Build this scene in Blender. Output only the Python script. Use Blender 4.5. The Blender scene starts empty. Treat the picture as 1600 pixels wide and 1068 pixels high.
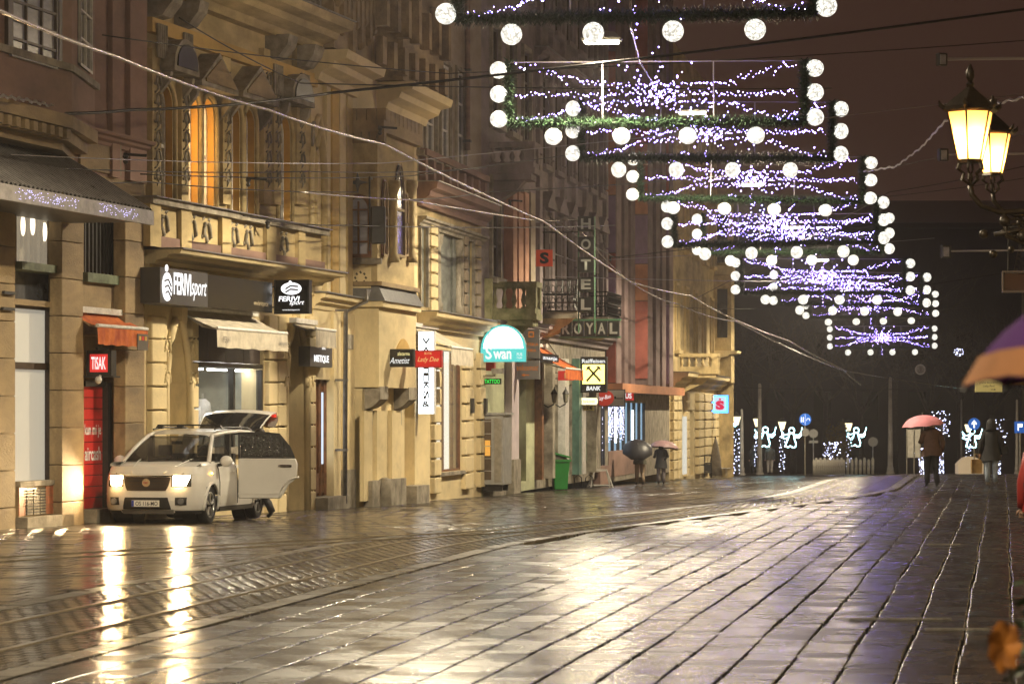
import bpy, bmesh, math, random
from mathutils import Vector, Matrix
random.seed(7)
R = math.radians
sc = bpy.context.scene
COL = sc.collection
# ------------------------------------------------------------------ camera, sky, exposure
FPX, CX, HY, CAMZ = 4800.0, 800.0, 645.0, 1.87          # focal length in photo pixels, centre column, horizon row, eye height
cam = bpy.data.cameras.new('camera'); cam_o = bpy.data.objects.new('camera', cam); COL.objects.link(cam_o)
cam.sensor_width = 36.0; cam.lens = FPX / 1600 * 36.0
cam.shift_y = (HY - 534.0) / 1600.0
cam.clip_start = 0.2; cam.clip_end = 3000
cam_o.location = (0, 0, CAMZ); cam_o.rotation_euler = (R(90), 0, 0)
cam.dof.use_dof = True; cam.dof.focus_distance = 70.0; cam.dof.aperture_fstop = 5.6
sc.camera = cam_o
world = bpy.data.worlds.new('World'); sc.world = world; world.use_nodes = True
wn = world.node_tree; wn.nodes.clear()
wo = wn.nodes.new('ShaderNodeOutputWorld'); bg = wn.nodes.new('ShaderNodeBackground')
sky = wn.nodes.new('ShaderNodeTexSky'); sky.sky_type = 'NISHITA'; sky.sun_disc = False
sky.sun_elevation = R(-6.0); sky.sun_rotation = R(200)
bg.inputs['Strength'].default_value = 0.05
bg2 = wn.nodes.new('ShaderNodeBackground'); bg2.inputs['Color'].default_value = (0.66, 0.31, 0.20, 1)   # low cloud lit by the town
bg2.inputs['Strength'].default_value = 0.064
add = wn.nodes.new('ShaderNodeAddShader')
wn.links.new(sky.outputs[0], bg.inputs['Color']); wn.links.new(bg.outputs[0], add.inputs[0])
wn.links.new(bg2.outputs[0], add.inputs[1]); wn.links.new(add.outputs[0], wo.inputs['Surface'])
sc.view_settings.view_transform = 'Standard'; sc.view_settings.look = 'None'
sc.view_settings.exposure = 0.0; sc.view_settings.gamma = 1.0; sc.view_settings.use_curve_mapping = False
sc.render.engine = 'CYCLES'
sc.cycles.use_denoising = True
sc.cycles.max_bounces = 5; sc.cycles.diffuse_bounces = 2; sc.cycles.glossy_bounces = 3
sc.cycles.transmission_bounces = 4; sc.cycles.transparent_max_bounces = 8
sc.cycles.sample_clamp_indirect = 6.0; sc.cycles.sample_clamp_direct = 0.0
sc.cycles.use_adaptive_sampling = True; sc.cycles.adaptive_threshold = 0.025; sc.cycles.adaptive_min_samples = 16
sc.cycles.caustics_reflective = False; sc.cycles.caustics_refractive = False
LAMP_W = 10500.0      # one suspended street lamp
HAZE = 0.00042

# ------------------------------------------------------------------ helpers
def at(x, y, Y):
    """photo pixel + distance -> point"""
    return Vector(((x - CX) / FPX * Y, Y, CAMZ + (HY - y) / FPX * Y))

def sstep(a, b, x):
    t = min(1.0, max(0.0, (x - a) / (b - a))); return t * t * (3 - 2 * t)

def street_x(Y):                                   # the street's axis, through the camera
    return 0.1604 * Y - 0.00004 * max(0.0, Y - 50.0) ** 2

def ground(u, Y):                                  # height of the ground, u metres right of the axis
    Y = min(Y, 300.0)
    k = 0.25
    l0 = 1.27 + 0.01292 * Y
    L = 0.5 * (1.87 + l0 + math.sqrt((l0 - 1.87) ** 2 + k * 0.02))
    r0 = 0.0198 * Y
    Rr = 0.5 * (1.87 + r0 + math.sqrt((r0 - 1.87) ** 2 + k * 0.02))
    if Y > 185: L = max(L, 0.0198 * Y)
    w = sstep(-12.0, -2.0, u)
    return CAMZ - (L * (1 - w) + Rr * w) + 0.003

def gxy(X, Y): return ground(X - street_x(Y), Y)

def mesh_obj(name, verts, faces, mat=None, parent=None, smooth=False):
    me = bpy.data.meshes.new(name)
    me.from_pydata([tuple(v) for v in verts], [], faces)
    if smooth: me.polygons.foreach_set('use_smooth', [True] * len(me.polygons))
    if mat: me.materials.append(mat)
    o = bpy.data.objects.new(name, me); COL.objects.link(o)
    if parent is not None: o.parent = parent
    return o

class MB:
    def __init__(s): s.v = []; s.f = []
    def add(s, vs, fs):
        b = len(s.v); s.v += [tuple(q) for q in vs]; s.f += [tuple(i + b for i in q) for q in fs]; return s
    def box(s, x0, x1, y0, y1, z0, z1):
        if x0 > x1: x0, x1 = x1, x0
        if y0 > y1: y0, y1 = y1, y0
        if z0 > z1: z0, z1 = z1, z0
        return s.add([(x0,y0,z0),(x1,y0,z0),(x1,y1,z0),(x0,y1,z0),(x0,y0,z1),(x1,y0,z1),(x1,y1,z1),(x0,y1,z1)],
                     [(0,3,2,1),(4,5,6,7),(0,1,5,4),(1,2,6,5),(2,3,7,6),(3,0,4,7)])
    def fb(s, a0, a1, d0, d1, z0, z1):             # box on a facade: d metres out of the wall
        return s.box(a0, a1, -d1, -d0, z0, z1)
    def prism(s, pts, lo, hi, axis='y'):           # pts: 2-D outline, extruded along axis
        n = len(pts)
        def P(p, h):
            return {'y': (p[0], h, p[1]), 'x': (h, p[0], p[1]), 'z': (p[0], p[1], h)}[axis]
        vs = [P(p, lo) for p in pts] + [P(p, hi) for p in pts]
        fs = [tuple(range(n))[::-1], tuple(range(n, 2 * n))] + [(i, (i + 1) % n, n + (i + 1) % n, n + i) for i in range(n)]
        return s.add(vs, fs)
    def profile(s, prof, a0, a1):                  # moulding: outline of (d, z), run along the wall
        return s.prism([(-d, z) for d, z in prof], a0, a1, 'x')
    def tube(s, path, r, n=6, caps=True, r1=None):
        path = [Vector(p) for p in path]; m = len(path); vs = []; fs = []
        for i, p in enumerate(path):
            t = (path[min(i + 1, m - 1)] - path[max(i - 1, 0)])
            if t.length < 1e-9: t = Vector((0, 0, 1))
            t.normalize()
            up = Vector((0, 0, 1)) if abs(t.z) < 0.9 else Vector((1, 0, 0))
            a = t.cross(up).normalized(); b = a.cross(t)
            rr = r if r1 is None else r + (r1 - r) * i / max(1, m - 1)
            if isinstance(r, (list, tuple)): rr = r[i]
            for k in range(n):
                q = 2 * math.pi * k / n
                vs.append(p + (a * math.cos(q) + b * math.sin(q)) * rr)
        for i in range(m - 1):
            for k in range(n):
                fs.append((i*n+k, i*n+(k+1) % n, (i+1)*n+(k+1) % n, (i+1)*n+k))
        if caps: fs += [tuple(range(n))[::-1], tuple(range((m-1)*n, m*n))]
        return s.add(vs, fs)
    def lathe(s, prof, c=(0, 0, 0), n=12, axis='z', sx=1.0, sy=1.0, caps=True):
        vs = []; fs = []; m = len(prof)
        for r, h in prof:
            for k in range(n):
                q = 2 * math.pi * k / n
                x, y = r * math.cos(q) * sx, r * math.sin(q) * sy
                vs.append({'z': (c[0]+x, c[1]+y, c[2]+h), 'y': (c[0]+x, c[1]+h, c[2]+y), 'x': (c[0]+h, c[1]+x, c[2]+y)}[axis])
        for i in range(m - 1):
            for k in range(n):
                fs.append((i*n+k, i*n+(k+1) % n, (i+1)*n+(k+1) % n, (i+1)*n+k))
        if caps: fs += [tuple(range(n))[::-1], tuple(range((m-1)*n, m*n))]
        return s.add(vs, fs)
    def sphere(s, c, r, n=12, m=8, sx=1, sy=1, sz=1):
        prof = [(max(1e-4, r * math.sin(math.pi * i / m)), -r * math.cos(math.pi * i / m) * sz) for i in range(m + 1)]
        return s.lathe(prof, c, n, 'z', sx, sy)
    def loft(s, rings, caps=True, closed=True):
        n = len(rings[0]); vs = [p for rg in rings for p in rg]; fs = []
        for i in range(len(rings) - 1):
            for k in range(n if closed else n - 1):
                fs.append((i*n+k, i*n+(k+1) % n, (i+1)*n+(k+1) % n, (i+1)*n+k))
        if caps and closed: fs += [tuple(range(n))[::-1], tuple(range((len(rings)-1)*n, len(rings)*n))]
        return s.add(vs, fs)
    def build(s, name, mat=None, parent=None, smooth=False, kind=None):
        o = mesh_obj(name, s.v, s.f, mat, parent, smooth)
        if kind: o['kind'] = kind
        return o

def box_part(name, mat, parent, *d):
    return MB().fb(*d).build(name, mat, parent)

def tag(o, label=None, cat=None, group=None, kind=None):
    if label: o['label'] = label
    if cat: o['category'] = cat
    if group: o['group'] = group
    if kind: o['kind'] = kind
    return o

def thing(name, label, cat, loc=(0, 0, 0), rz=0.0, group=None):
    o = bpy.data.objects.new(name, None); COL.objects.link(o)
    o.empty_display_size = 0.2
    o.location = loc; o.rotation_euler = (0, 0, rz)
    return tag(o, label, cat, group)

def copy_tree(o, parent=None):
    c = o.copy(); COL.objects.link(c)
    if parent is not None:
        c.parent = parent; c.matrix_parent_inverse = o.matrix_parent_inverse.copy()
    for ch in list(o.children): copy_tree(ch, c)
    return c

def smooth_angle(o, deg=40):
    me = o.data
    me.polygons.foreach_set('use_smooth', [True] * len(me.polygons))
    bm = bmesh.new(); bm.from_mesh(me)
    for e in bm.edges:
        e.smooth = not (len(e.link_faces) == 2 and e.calc_face_angle(0) > R(deg))
    bm.to_mesh(me); bm.free()
    return o

def bevel(o, w, seg=1):
    bm = bmesh.new(); bm.from_mesh(o.data)
    bmesh.ops.remove_doubles(bm, verts=bm.verts, dist=1e-5)
    bmesh.ops.bevel(bm, geom=[e for e in bm.edges if e.calc_face_angle(0) > R(30)], offset=w, segments=seg, affect='EDGES', profile=0.6)
    bm.to_mesh(o.data); bm.free(); return o

# ------------------------------------------------------------------ materials
MATS = {}
def mat(name, base, rough=0.7, var=0.0, vscale=2.0, base2=None, bump=0.0, bscale=40.0, spec=0.5, metal=0.0,
        emit=None, estr=0.0, coat=0.0, streak=False, alpha=1.0, rvar=0.0, trans=0.0, soot=None):
    if name in MATS: return MATS[name]
    m = bpy.data.materials.new(name); m.use_nodes = True; MATS[name] = m
    nt = m.node_tree; b = nt.nodes['Principled BSDF']
    b.inputs['Base Color'].default_value = (*base, 1); b.inputs['Roughness'].default_value = rough
    b.inputs['Metallic'].default_value = metal; b.inputs['Specular IOR Level'].default_value = spec
    b.inputs['Coat Weight'].default_value = coat; b.inputs['Coat Roughness'].default_value = 0.08
    b.inputs['Transmission Weight'].default_value = trans
    if alpha < 1: b.inputs['Alpha'].default_value = alpha
    if emit: b.inputs['Emission Color'].default_value = (*emit, 1); b.inputs['Emission Strength'].default_value = estr
    if var or bump or rvar:
        tc = nt.nodes.new('ShaderNodeTexCoord'); mp = nt.nodes.new('ShaderNodeMapping')
        nt.links.new(tc.outputs['Object'], mp.inputs[0])
        if streak: mp.inputs['Scale'].default_value = (0.24, 1, 0.7)
        n1 = nt.nodes.new('ShaderNodeTexNoise'); n1.inputs['Scale'].default_value = vscale
        n1.inputs['Detail'].default_value = 6; n1.inputs['Roughness'].default_value = 0.62
        nt.links.new(mp.outputs[0], n1.inputs['Vector'])
        if var or base2:
            cr = nt.nodes.new('ShaderNodeValToRGB')
            lo = base2 or tuple(c * (1 - var) for c in base); hi = base if base2 else tuple(min(1, c * (1 + var * 0.6)) for c in base)
            cr.color_ramp.elements[0].color = (*lo, 1); cr.color_ramp.elements[1].color = (*hi, 1)
            cr.color_ramp.elements[0].position = 0.34; cr.color_ramp.elements[1].position = 0.64
            nt.links.new(n1.outputs[0], cr.inputs[0]); nt.links.new(cr.outputs[0], b.inputs['Base Color'])
            if streak:                              # rain streaks and soot: patches and runs with a shape of their own
                m3 = nt.nodes.new('ShaderNodeMapping'); m3.inputs['Scale'].default_value = (0.42, 1.7, 0.55); nt.links.new(tc.outputs['Object'], m3.inputs[0])
                n3 = nt.nodes.new('ShaderNodeTexNoise'); n3.inputs['Scale'].default_value = 1.9; n3.inputs['Detail'].default_value = 8; n3.inputs['Roughness'].default_value = 0.7
                nt.links.new(m3.outputs[0], n3.inputs['Vector'])
                r3 = nt.nodes.new('ShaderNodeMapRange'); r3.inputs['From Min'].default_value = 0.50; r3.inputs['From Max'].default_value = 0.72; r3.inputs['To Max'].default_value = 0.36
                nt.links.new(n3.outputs[0], r3.inputs[0])
                mx = nt.nodes.new('ShaderNodeMixRGB'); mx.inputs[2].default_value = (base[0] * .30, base[1] * .29, base[2] * .33, 1)
                nt.links.new(r3.outputs[0], mx.inputs[0]); nt.links.new(cr.outputs[0], mx.inputs[1]); nt.links.new(mx.outputs[0], b.inputs['Base Color'])
        if rvar:
            mr = nt.nodes.new('ShaderNodeMapRange'); mr.inputs['To Min'].default_value = max(0.02, rough - rvar); mr.inputs['To Max'].default_value = rough + rvar
            mr.inputs['From Min'].default_value = 0.3; mr.inputs['From Max'].default_value = 0.7
            nt.links.new(n1.outputs[0], mr.inputs[0]); nt.links.new(mr.outputs[0], b.inputs['Roughness'])
        if bump:
            n2 = nt.nodes.new('ShaderNodeTexNoise'); n2.inputs['Scale'].default_value = bscale; n2.inputs['Detail'].default_value = 4
            nt.links.new(tc.outputs['Object'], n2.inputs['Vector'])
            bp = nt.nodes.new('ShaderNodeBump'); bp.inputs['Strength'].default_value = min(1, bump); bp.inputs['Distance'].default_value = 0.02
            nt.links.new(n2.outputs[0], bp.inputs['Height']); nt.links.new(bp.outputs[0], b.inputs['Normal'])
    return m

def glow(name, col, st, sample=True):
    m = mat(name, (0.02, 0.02, 0.02), 0.5, emit=col, estr=st)
    if not sample: m.cycles.emission_sampling = 'NONE'
    return m

def wet_stone(name, base, base2, rough, rv, scale, bump=0.25, fine=26.0):
    m = bpy.data.materials.new(name); m.use_nodes = True; MATS[name] = m
    nt = m.node_tree; b = nt.nodes['Principled BSDF']; L = nt.links.new
    ge = nt.nodes.new('ShaderNodeNewGeometry')
    n1 = nt.nodes.new('ShaderNodeTexNoise'); n1.inputs['Scale'].default_value = scale; n1.inputs['Detail'].default_value = 7; n1.inputs['Roughness'].default_value = 0.65
    L(ge.outputs['Position'], n1.inputs['Vector'])
    oi = nt.nodes.new('ShaderNodeObjectInfo')
    cr = nt.nodes.new('ShaderNodeValToRGB'); cr.color_ramp.elements[0].color = (*base2, 1); cr.color_ramp.elements[1].color = (*base, 1)
    cr.color_ramp.elements[0].position = 0.35; cr.color_ramp.elements[1].position = 0.66
    L(n1.outputs[0], cr.inputs[0])
    hs = nt.nodes.new('ShaderNodeHueSaturation'); mr0 = nt.nodes.new('ShaderNodeMapRange'); mr0.inputs['To Min'].default_value = 0.88; mr0.inputs['To Max'].default_value = 1.12
    L(oi.outputs['Random'], mr0.inputs[0]); L(mr0.outputs[0], hs.inputs['Value']); L(cr.outputs[0], hs.inputs['Color']); L(hs.outputs[0], b.inputs['Base Color'])
    n3 = nt.nodes.new('ShaderNodeTexNoise'); n3.inputs['Scale'].default_value = scale * 0.23; n3.inputs['Detail'].default_value = 5
    L(ge.outputs['Position'], n3.inputs['Vector'])
    mr = nt.nodes.new('ShaderNodeMapRange'); mr.inputs['From Min'].default_value = 0.32; mr.inputs['From Max'].default_value = 0.68
    mr.inputs['To Min'].default_value = max(0.04, rough - rv); mr.inputs['To Max'].default_value = rough + rv
    L(n3.outputs[0], mr.inputs[0]); L(mr.outputs[0], b.inputs['Roughness'])
    n2 = nt.nodes.new('ShaderNodeTexNoise'); n2.inputs['Scale'].default_value = fine; n2.inputs['Detail'].default_value = 3
    L(ge.outputs['Position'], n2.inputs['Vector'])
    bp = nt.nodes.new('ShaderNodeBump'); bp.inputs['Strength'].default_value = bump; bp.inputs['Distance'].default_value = 0.006
    L(n2.outputs[0], bp.inputs['Height'])
    n4 = nt.nodes.new('ShaderNodeTexNoise'); n4.inputs['Scale'].default_value = 3.4; n4.inputs['Detail'].default_value = 5; n4.inputs['Roughness'].default_value = 0.6
    mp4 = nt.nodes.new('ShaderNodeMapping'); mp4.inputs['Scale'].default_value = (0.45, 2.2, 1.0); L(ge.outputs['Position'], mp4.inputs[0]); L(mp4.outputs[0], n4.inputs['Vector'])
    bp2 = nt.nodes.new('ShaderNodeBump'); bp2.inputs['Strength'].default_value = min(1.0, bump * 1.6); bp2.inputs['Distance'].default_value = 0.022
    L(n4.outputs[0], bp2.inputs['Height']); L(bp.outputs[0], bp2.inputs['Normal']); L(bp2.outputs[0], b.inputs['Normal'])
    b.inputs['Specular IOR Level'].default_value = 0.27      # a film of water
    return m

def led_ball_mat():
    m = bpy.data.materials.new('led_ball'); m.use_nodes = True
    nt = m.node_tree; b = nt.nodes['Principled BSDF']; L = nt.links.new
    tc = nt.nodes.new('ShaderNodeTexCoord')
    n = nt.nodes.new('ShaderNodeTexNoise'); n.inputs['Scale'].default_value = 9; L(tc.outputs['Object'], n.inputs['Vector'])
    mx = nt.nodes.new('ShaderNodeMixRGB'); mx.inputs[0].default_value = 0.12; L(tc.outputs['Object'], mx.inputs[1]); L(n.outputs['Color'], mx.inputs[2])
    v = nt.nodes.new('ShaderNodeTexVoronoi'); v.feature = 'DISTANCE_TO_EDGE'; v.inputs['Scale'].default_value = 15.0
    L(mx.outputs[0], v.inputs['Vector'])
    mr = nt.nodes.new('ShaderNodeMapRange'); mr.inputs['From Min'].default_value = 0.0; mr.inputs['From Max'].default_value = 0.16
    mr.inputs['To Min'].default_value = 0.12; mr.inputs['To Max'].default_value = 1.0; L(v.outputs['Distance'], mr.inputs[0])
    mu = nt.nodes.new('ShaderNodeMath'); mu.operation = 'MULTIPLY'; mu.inputs[1].default_value = 1.6; L(mr.outputs[0], mu.inputs[0])
    b.inputs['Base Color'].default_value = (0.5, 0.5, 0.47, 1); b.inputs['Emission Color'].default_value = (1.0, 0.98, 0.88, 1)
    L(mu.outputs[0], b.inputs['Emission Strength'])
    return m

# lettering: built from the default font, as a flat mesh with a little depth
def lettering(name, text, mat_, parent, w, h, cx=0.0, cz=0.0, y=-0.02, shear=0.0, bold=0.0, space=1.0, depth=0.008, rot=0.0, fit=True):
    cu = bpy.data.curves.new(name, 'FONT'); cu.body = text; cu.shear = shear; cu.offset = bold
    cu.extrude = 0.0; cu.space_character = space; cu.align_x = 'CENTER'; cu.resolution_u = 3; cu.size = 1.0
    to = bpy.data.objects.new(name, cu); COL.objects.link(to)
    dg = bpy.context.evaluated_depsgraph_get(); me = bpy.data.meshes.new_from_object(to.evaluated_get(dg))
    bpy.data.objects.remove(to, do_unlink=True); bpy.data.curves.remove(cu)
    me.name = name
    if not me.vertices:
        return None
    xs = [v.co.x for v in me.vertices]; ys = [v.co.y for v in me.vertices]
    x0, x1, y0, y1 = min(xs), max(xs), min(ys), max(ys)
    sx = w / max(1e-6, x1 - x0); sy = h / max(1e-6, y1 - y0)
    cr_, sr_ = math.cos(rot), math.sin(rot)
    for v in me.vertices:
        X = (v.co.x - (x0 + x1) / 2) * sx; Z = (v.co.y - (y0 + y1) / 2) * sy
        v.co = (cx + X * cr_ - Z * sr_, y, cz + X * sr_ + Z * cr_)
    me.materials.append(mat_)
    o = bpy.data.objects.new(name, me); COL.objects.link(o)
    if parent is not None: o.parent = parent
    return o

# ------------------------------------------------------------------ palette
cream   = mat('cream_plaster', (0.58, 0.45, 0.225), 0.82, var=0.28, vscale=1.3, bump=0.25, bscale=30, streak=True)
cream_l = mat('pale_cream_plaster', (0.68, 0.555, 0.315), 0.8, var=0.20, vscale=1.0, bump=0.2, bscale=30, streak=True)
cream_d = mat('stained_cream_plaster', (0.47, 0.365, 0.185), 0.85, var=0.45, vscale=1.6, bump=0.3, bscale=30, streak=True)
ochre   = mat('ochre_plaster', (0.52, 0.34, 0.10), 0.8, var=0.25, vscale=1.4, bump=0.2, streak=True)
stone   = mat('brown_stone', (0.38, 0.275, 0.14), 0.75, var=0.5, vscale=2.0, bump=0.5, bscale=22, base2=(0.15, 0.105, 0.06), streak=True)
stone_g = mat('grey_stone', (0.36, 0.32, 0.25), 0.8, var=0.4, vscale=2.4, bump=0.5, bscale=25, base2=(0.14, 0.12, 0.09))
mossy   = mat('mossy_stone', (0.40, 0.37, 0.20), 0.85, var=0.5, vscale=3.0, bump=0.6, bscale=25, base2=(0.16, 0.18, 0.07))
rose    = mat('rose_plaster', (0.27, 0.165, 0.13), 0.82, var=0.35, vscale=1.2, bump=0.25, streak=True)
tan     = mat('tan_plaster', (0.34, 0.285, 0.215), 0.85, var=0.42, vscale=1.4, bump=0.3, base2=(0.20, 0.155, 0.10), streak=True)
greyp   = mat('grey_plaster', (0.29, 0.235, 0.235), 0.85, var=0.45, vscale=1.6, bump=0.3, base2=(0.15, 0.125, 0.12), streak=True)
dirty   = mat('weathered_plaster', (0.22, 0.155, 0.15), 0.88, var=0.55, vscale=1.3, bump=0.4, base2=(0.10, 0.07, 0.062), streak=True)
redp    = mat('red_panel', (0.34, 0.10, 0.075), 0.7, var=0.3, vscale=1.2, streak=True)
orangep = mat('orange_panel', (0.46, 0.20, 0.10), 0.7, var=0.3, vscale=1.2, streak=True)
purplep = mat('purple_panel', (0.24, 0.15, 0.24), 0.7, var=0.3, vscale=1.2, streak=True)
salmon  = mat('salmon_plaster', (0.46, 0.24, 0.15), 0.82, var=0.35, vscale=1.4, streak=True)
brick_m = mat('red_tile', (0.40, 0.13, 0.06), 0.45, var=0.3, vscale=6)
slate   = mat('slate_sheet', (0.13, 0.13, 0.13), 0.45, var=0.3, vscale=5, rvar=0.15)
dark    = mat('dark_metal', (0.03, 0.028, 0.026), 0.45, var=0.3, vscale=6)
iron    = mat('black_iron', (0.02, 0.019, 0.018), 0.5)
steel   = mat('steel', (0.45, 0.45, 0.45), 0.3, metal=0.9, var=0.2, vscale=8)
zinc    = mat('zinc_sheet', (0.26, 0.25, 0.24), 0.38, metal=0.6, var=0.35, vscale=5, rvar=0.12)
wood    = mat('brown_wood', (0.17, 0.072, 0.03), 0.5, var=0.4, vscale=8, streak=True, bump=0.2)
wood_d  = mat('dark_wood', (0.06, 0.036, 0.022), 0.5, var=0.4, vscale=8, streak=True, bump=0.2)
white_f = mat('white_frame', (0.62, 0.60, 0.56), 0.5, var=0.2, vscale=6)
fabric_w= mat('off_white_canvas', (0.50, 0.45, 0.36), 0.9, var=0.25, vscale=4, bump=0.2, bscale=80)
fabric_o= mat('orange_canvas', (0.58, 0.15, 0.02), 0.85, var=0.45, vscale=3, base2=(0.32, 0.05, 0.01))
curtain = mat('pale_curtain', (0.55, 0.52, 0.48), 0.9, var=0.3, vscale=7, streak=True)
glass_d = mat('dark_glass', (0.018, 0.018, 0.02), 0.06, spec=0.9, var=0.3, vscale=1.0)
glass_s = mat('street_glass', (0.10, 0.105, 0.12), 0.10, spec=0.8, var=0.6, vscale=1.6)
black_g = mat('black_gloss_panel', (0.012, 0.012, 0.013), 0.16, spec=0.7, rvar=0.06, vscale=3)
red_b   = mat('red_board', (0.55, 0.03, 0.03), 0.4)
# ------------------------------------------------------------------ facade frames: where each house stands along the street
class Facade:
    """local x runs along the wall away from the camera, local -y points out to the street"""
    def __init__(s, p0, p1):
        s.p = Vector((p0[0], p0[1])); t = Vector((p1[0] - p0[0], p1[1] - p0[1])); s.L = t.length; s.t = t / s.L
        s.n = Vector((s.t.y, -s.t.x)); s.rz = math.atan2(s.t.y, s.t.x)
    def a(s, x, d=0.0):
        k = (x - CX) / FPX; px, py = s.p + d * s.n
        return (k * py - px) / (s.t.x - k * s.t.y)
    def w(s, a, d=0.0): return s.p + a * s.t + d * s.n
    def z(s, x, y, d=0.0):
        q = s.w(s.a(x, d), d); return CAMZ + (HY - y) / FPX * q.y
    def d_at(s, a, x):                              # how far out of the wall column x lies, at a metres along it
        k = (x - CX) / FPX; q = s.w(a); return (k * q.y - q.x) / (s.n.x - k * s.n.y)
    def g(s, a, d=0.0):
        q = s.w(a, d); return gxy(q.x, q.y)
    def empty(s, name, label, cat, group=None):
        return thing(name, label, cat, (s.p.x, s.p.y, 0), s.rz, group)
    def rect(s, x0, x1, yt, yb, d=0.0):             # pixel box (heights read at its left edge) -> a0, a1, z0, z1
        return s.a(x0, d), s.a(x1, d), s.z(x0, yb, d), s.z(x0, yt, d)

def fp(x, Y): return ((x - CX) / FPX * Y, Y)
FA = Facade(fp(-70, 50.0), fp(226, 58.6))
FB = Facade(fp(226, 58.6), fp(486, 68.7))
FC = Facade(fp(486, 68.7), fp(546, 72.6))
FD = Facade(fp(546, 72.6), fp(652, 80.0))
FE = Facade(fp(652, 80.0), fp(752, 89.6))
FF = Facade(fp(752, 89.6), fp(835, 100.0))
FG = Facade(fp(835, 100.0), fp(945, 117.1))
FH = Facade(fp(945, 117.1), fp(1046, 140.0))
FI = Facade(fp(1046, 140.0), fp(1120, 166.0))
FACADES = [FA, FB, FC, FD, FE, FF, FG, FH, FI]
def facade_u(Y):
    for F in FACADES:
        q = F.p + F.L * F.t
        if Y <= q.y:
            k = (Y - F.p.y) / F.t.y; return F.p.x + k * F.t.x - street_x(Y)
    return q.x + (Y - q.y) * 0.155 - street_x(Y)

def wall(name, m, parent, a0, a1, z0, z1, holes=(), depth=0.35, d=0.0, thick=0.5, reveal=None, arch_n=10):
    """a wall sheet with real openings: holes = (a0, a1, z0, z1, kind) with kind '', 'round' or 'pointed'"""
    mb = MB(); rvs = []
    A = sorted({a0, a1, *[h[0] for h in holes], *[h[1] for h in holes]})
    Z = sorted({z0, z1, *[h[2] for h in holes], *[h[3] for h in holes]})
    A = [q for q in A if a0 - 1e-6 <= q <= a1 + 1e-6]; Z = [q for q in Z if z0 - 1e-6 <= q <= z1 + 1e-6]
    for i in range(len(A) - 1):
        for j in range(len(Z) - 1):
            ca, cz = (A[i] + A[i+1]) / 2, (Z[j] + Z[j+1]) / 2
            if any(h[0] < ca < h[1] and h[2] < cz < h[3] for h in holes): continue
            mb.add([(A[i], -d, Z[j]), (A[i+1], -d, Z[j]), (A[i+1], -d, Z[j+1]), (A[i], -d, Z[j+1])], [(0, 1, 2, 3)])
    for h in holes:
        b0, b1, y0, y1 = h[:4]; kind = h[4] if len(h) > 4 else ''
        pts = arch_pts(b0, b1, y0, y1, kind, arch_n)
        if kind:
            n = len(pts); mid = (b0 + b1) / 2
            top = [p for p in pts if p[1] > y0 + 1e-6 or True]
            arc = pts[1:-1] if False else pts
            # spandrels left and right of the arch
            la = [p for p in pts if p[0] <= mid + 1e-6 and p[1] > y0 + 1e-9]; ra = [p for p in pts if p[0] >= mid - 1e-6 and p[1] > y0 + 1e-9]
            la.sort(key=lambda p: p[1]); ra.sort(key=lambda p: p[1])
            for q, cor in ((la, (b0, y1)), (ra, (b1, y1))):
                for e in range(len(q) - 1):
                    tri = [(q[e][0], -d, q[e][1]), (q[e+1][0], -d, q[e+1][1]), (cor[0], -d, cor[1])]
                    if cor[0] == b0: tri = tri[::-1]
                    mb.add(tri, [(0, 1, 2)])
        n = len(pts); rv = MB(); rvs.append(rv)
        for e in range(n):
            p, q = pts[e], pts[(e + 1) % n]
            rv.add([(p[0], -d, p[1]), (p[0], -d + depth, p[1]), (q[0], -d + depth, q[1]), (q[0], -d, q[1])], [(0, 1, 2, 3)])
    # roof edge, ends and back
    mb.add([(a0, -d, z1), (a1, -d, z1), (a1, -d + thick + 6, z1), (a0, -d + thick + 6, z1)], [(0, 1, 2, 3)])
    mb.add([(a0, -d, z0), (a0, -d, z1), (a0, -d + thick + 6, z1), (a0, -d + thick + 6, z0)], [(0, 1, 2, 3)])
    mb.add([(a1, -d, z0), (a1, -d + thick + 6, z0), (a1, -d + thick + 6, z1), (a1, -d, z1)], [(0, 1, 2, 3)])
    w_ = mb.build(name, m, parent)
    for rv in rvs: rv.build('window_reveal', reveal or m, parent)
    return w_

def arch_pts(b0, b1, y0, y1, kind, n=10):
    """outline of an opening, anticlockwise from the lower left"""
    if not kind: return [(b0, y0), (b1, y0), (b1, y1), (b0, y1)]
    r = (b1 - b0) / 2; mid = (b0 + b1) / 2
    if kind == 'round':
        hgt = min(r * 1.0, (y1 - y0) * 0.8); sp = y1 - hgt
        arc = [(mid + r * math.cos(math.pi * i / n), sp + hgt * math.sin(math.pi * i / n)) for i in range(n + 1)]
    else:
        hgt = min(r * 1.9, (y1 - y0) * 0.8); sp = y1 - hgt; arc = []
        for i in range(n + 1):
            t = i / n; x = b1 - t * (b1 - b0); q = abs(x - mid) / r
            arc.append((x, sp + hgt * max(0.0, 1 - q ** 1.7) ** 0.75))
    return [(b0, y0), (b1, y0)] + arc

def pane_shape(name, m, parent, b0, b1, y0, y1, kind, d):
    pts = arch_pts(b0, b1, y0, y1, kind)
    mb = MB(); mb.prism(pts, -d, -d + 0.02, 'y'); return mb.build(name, m, parent)

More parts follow.
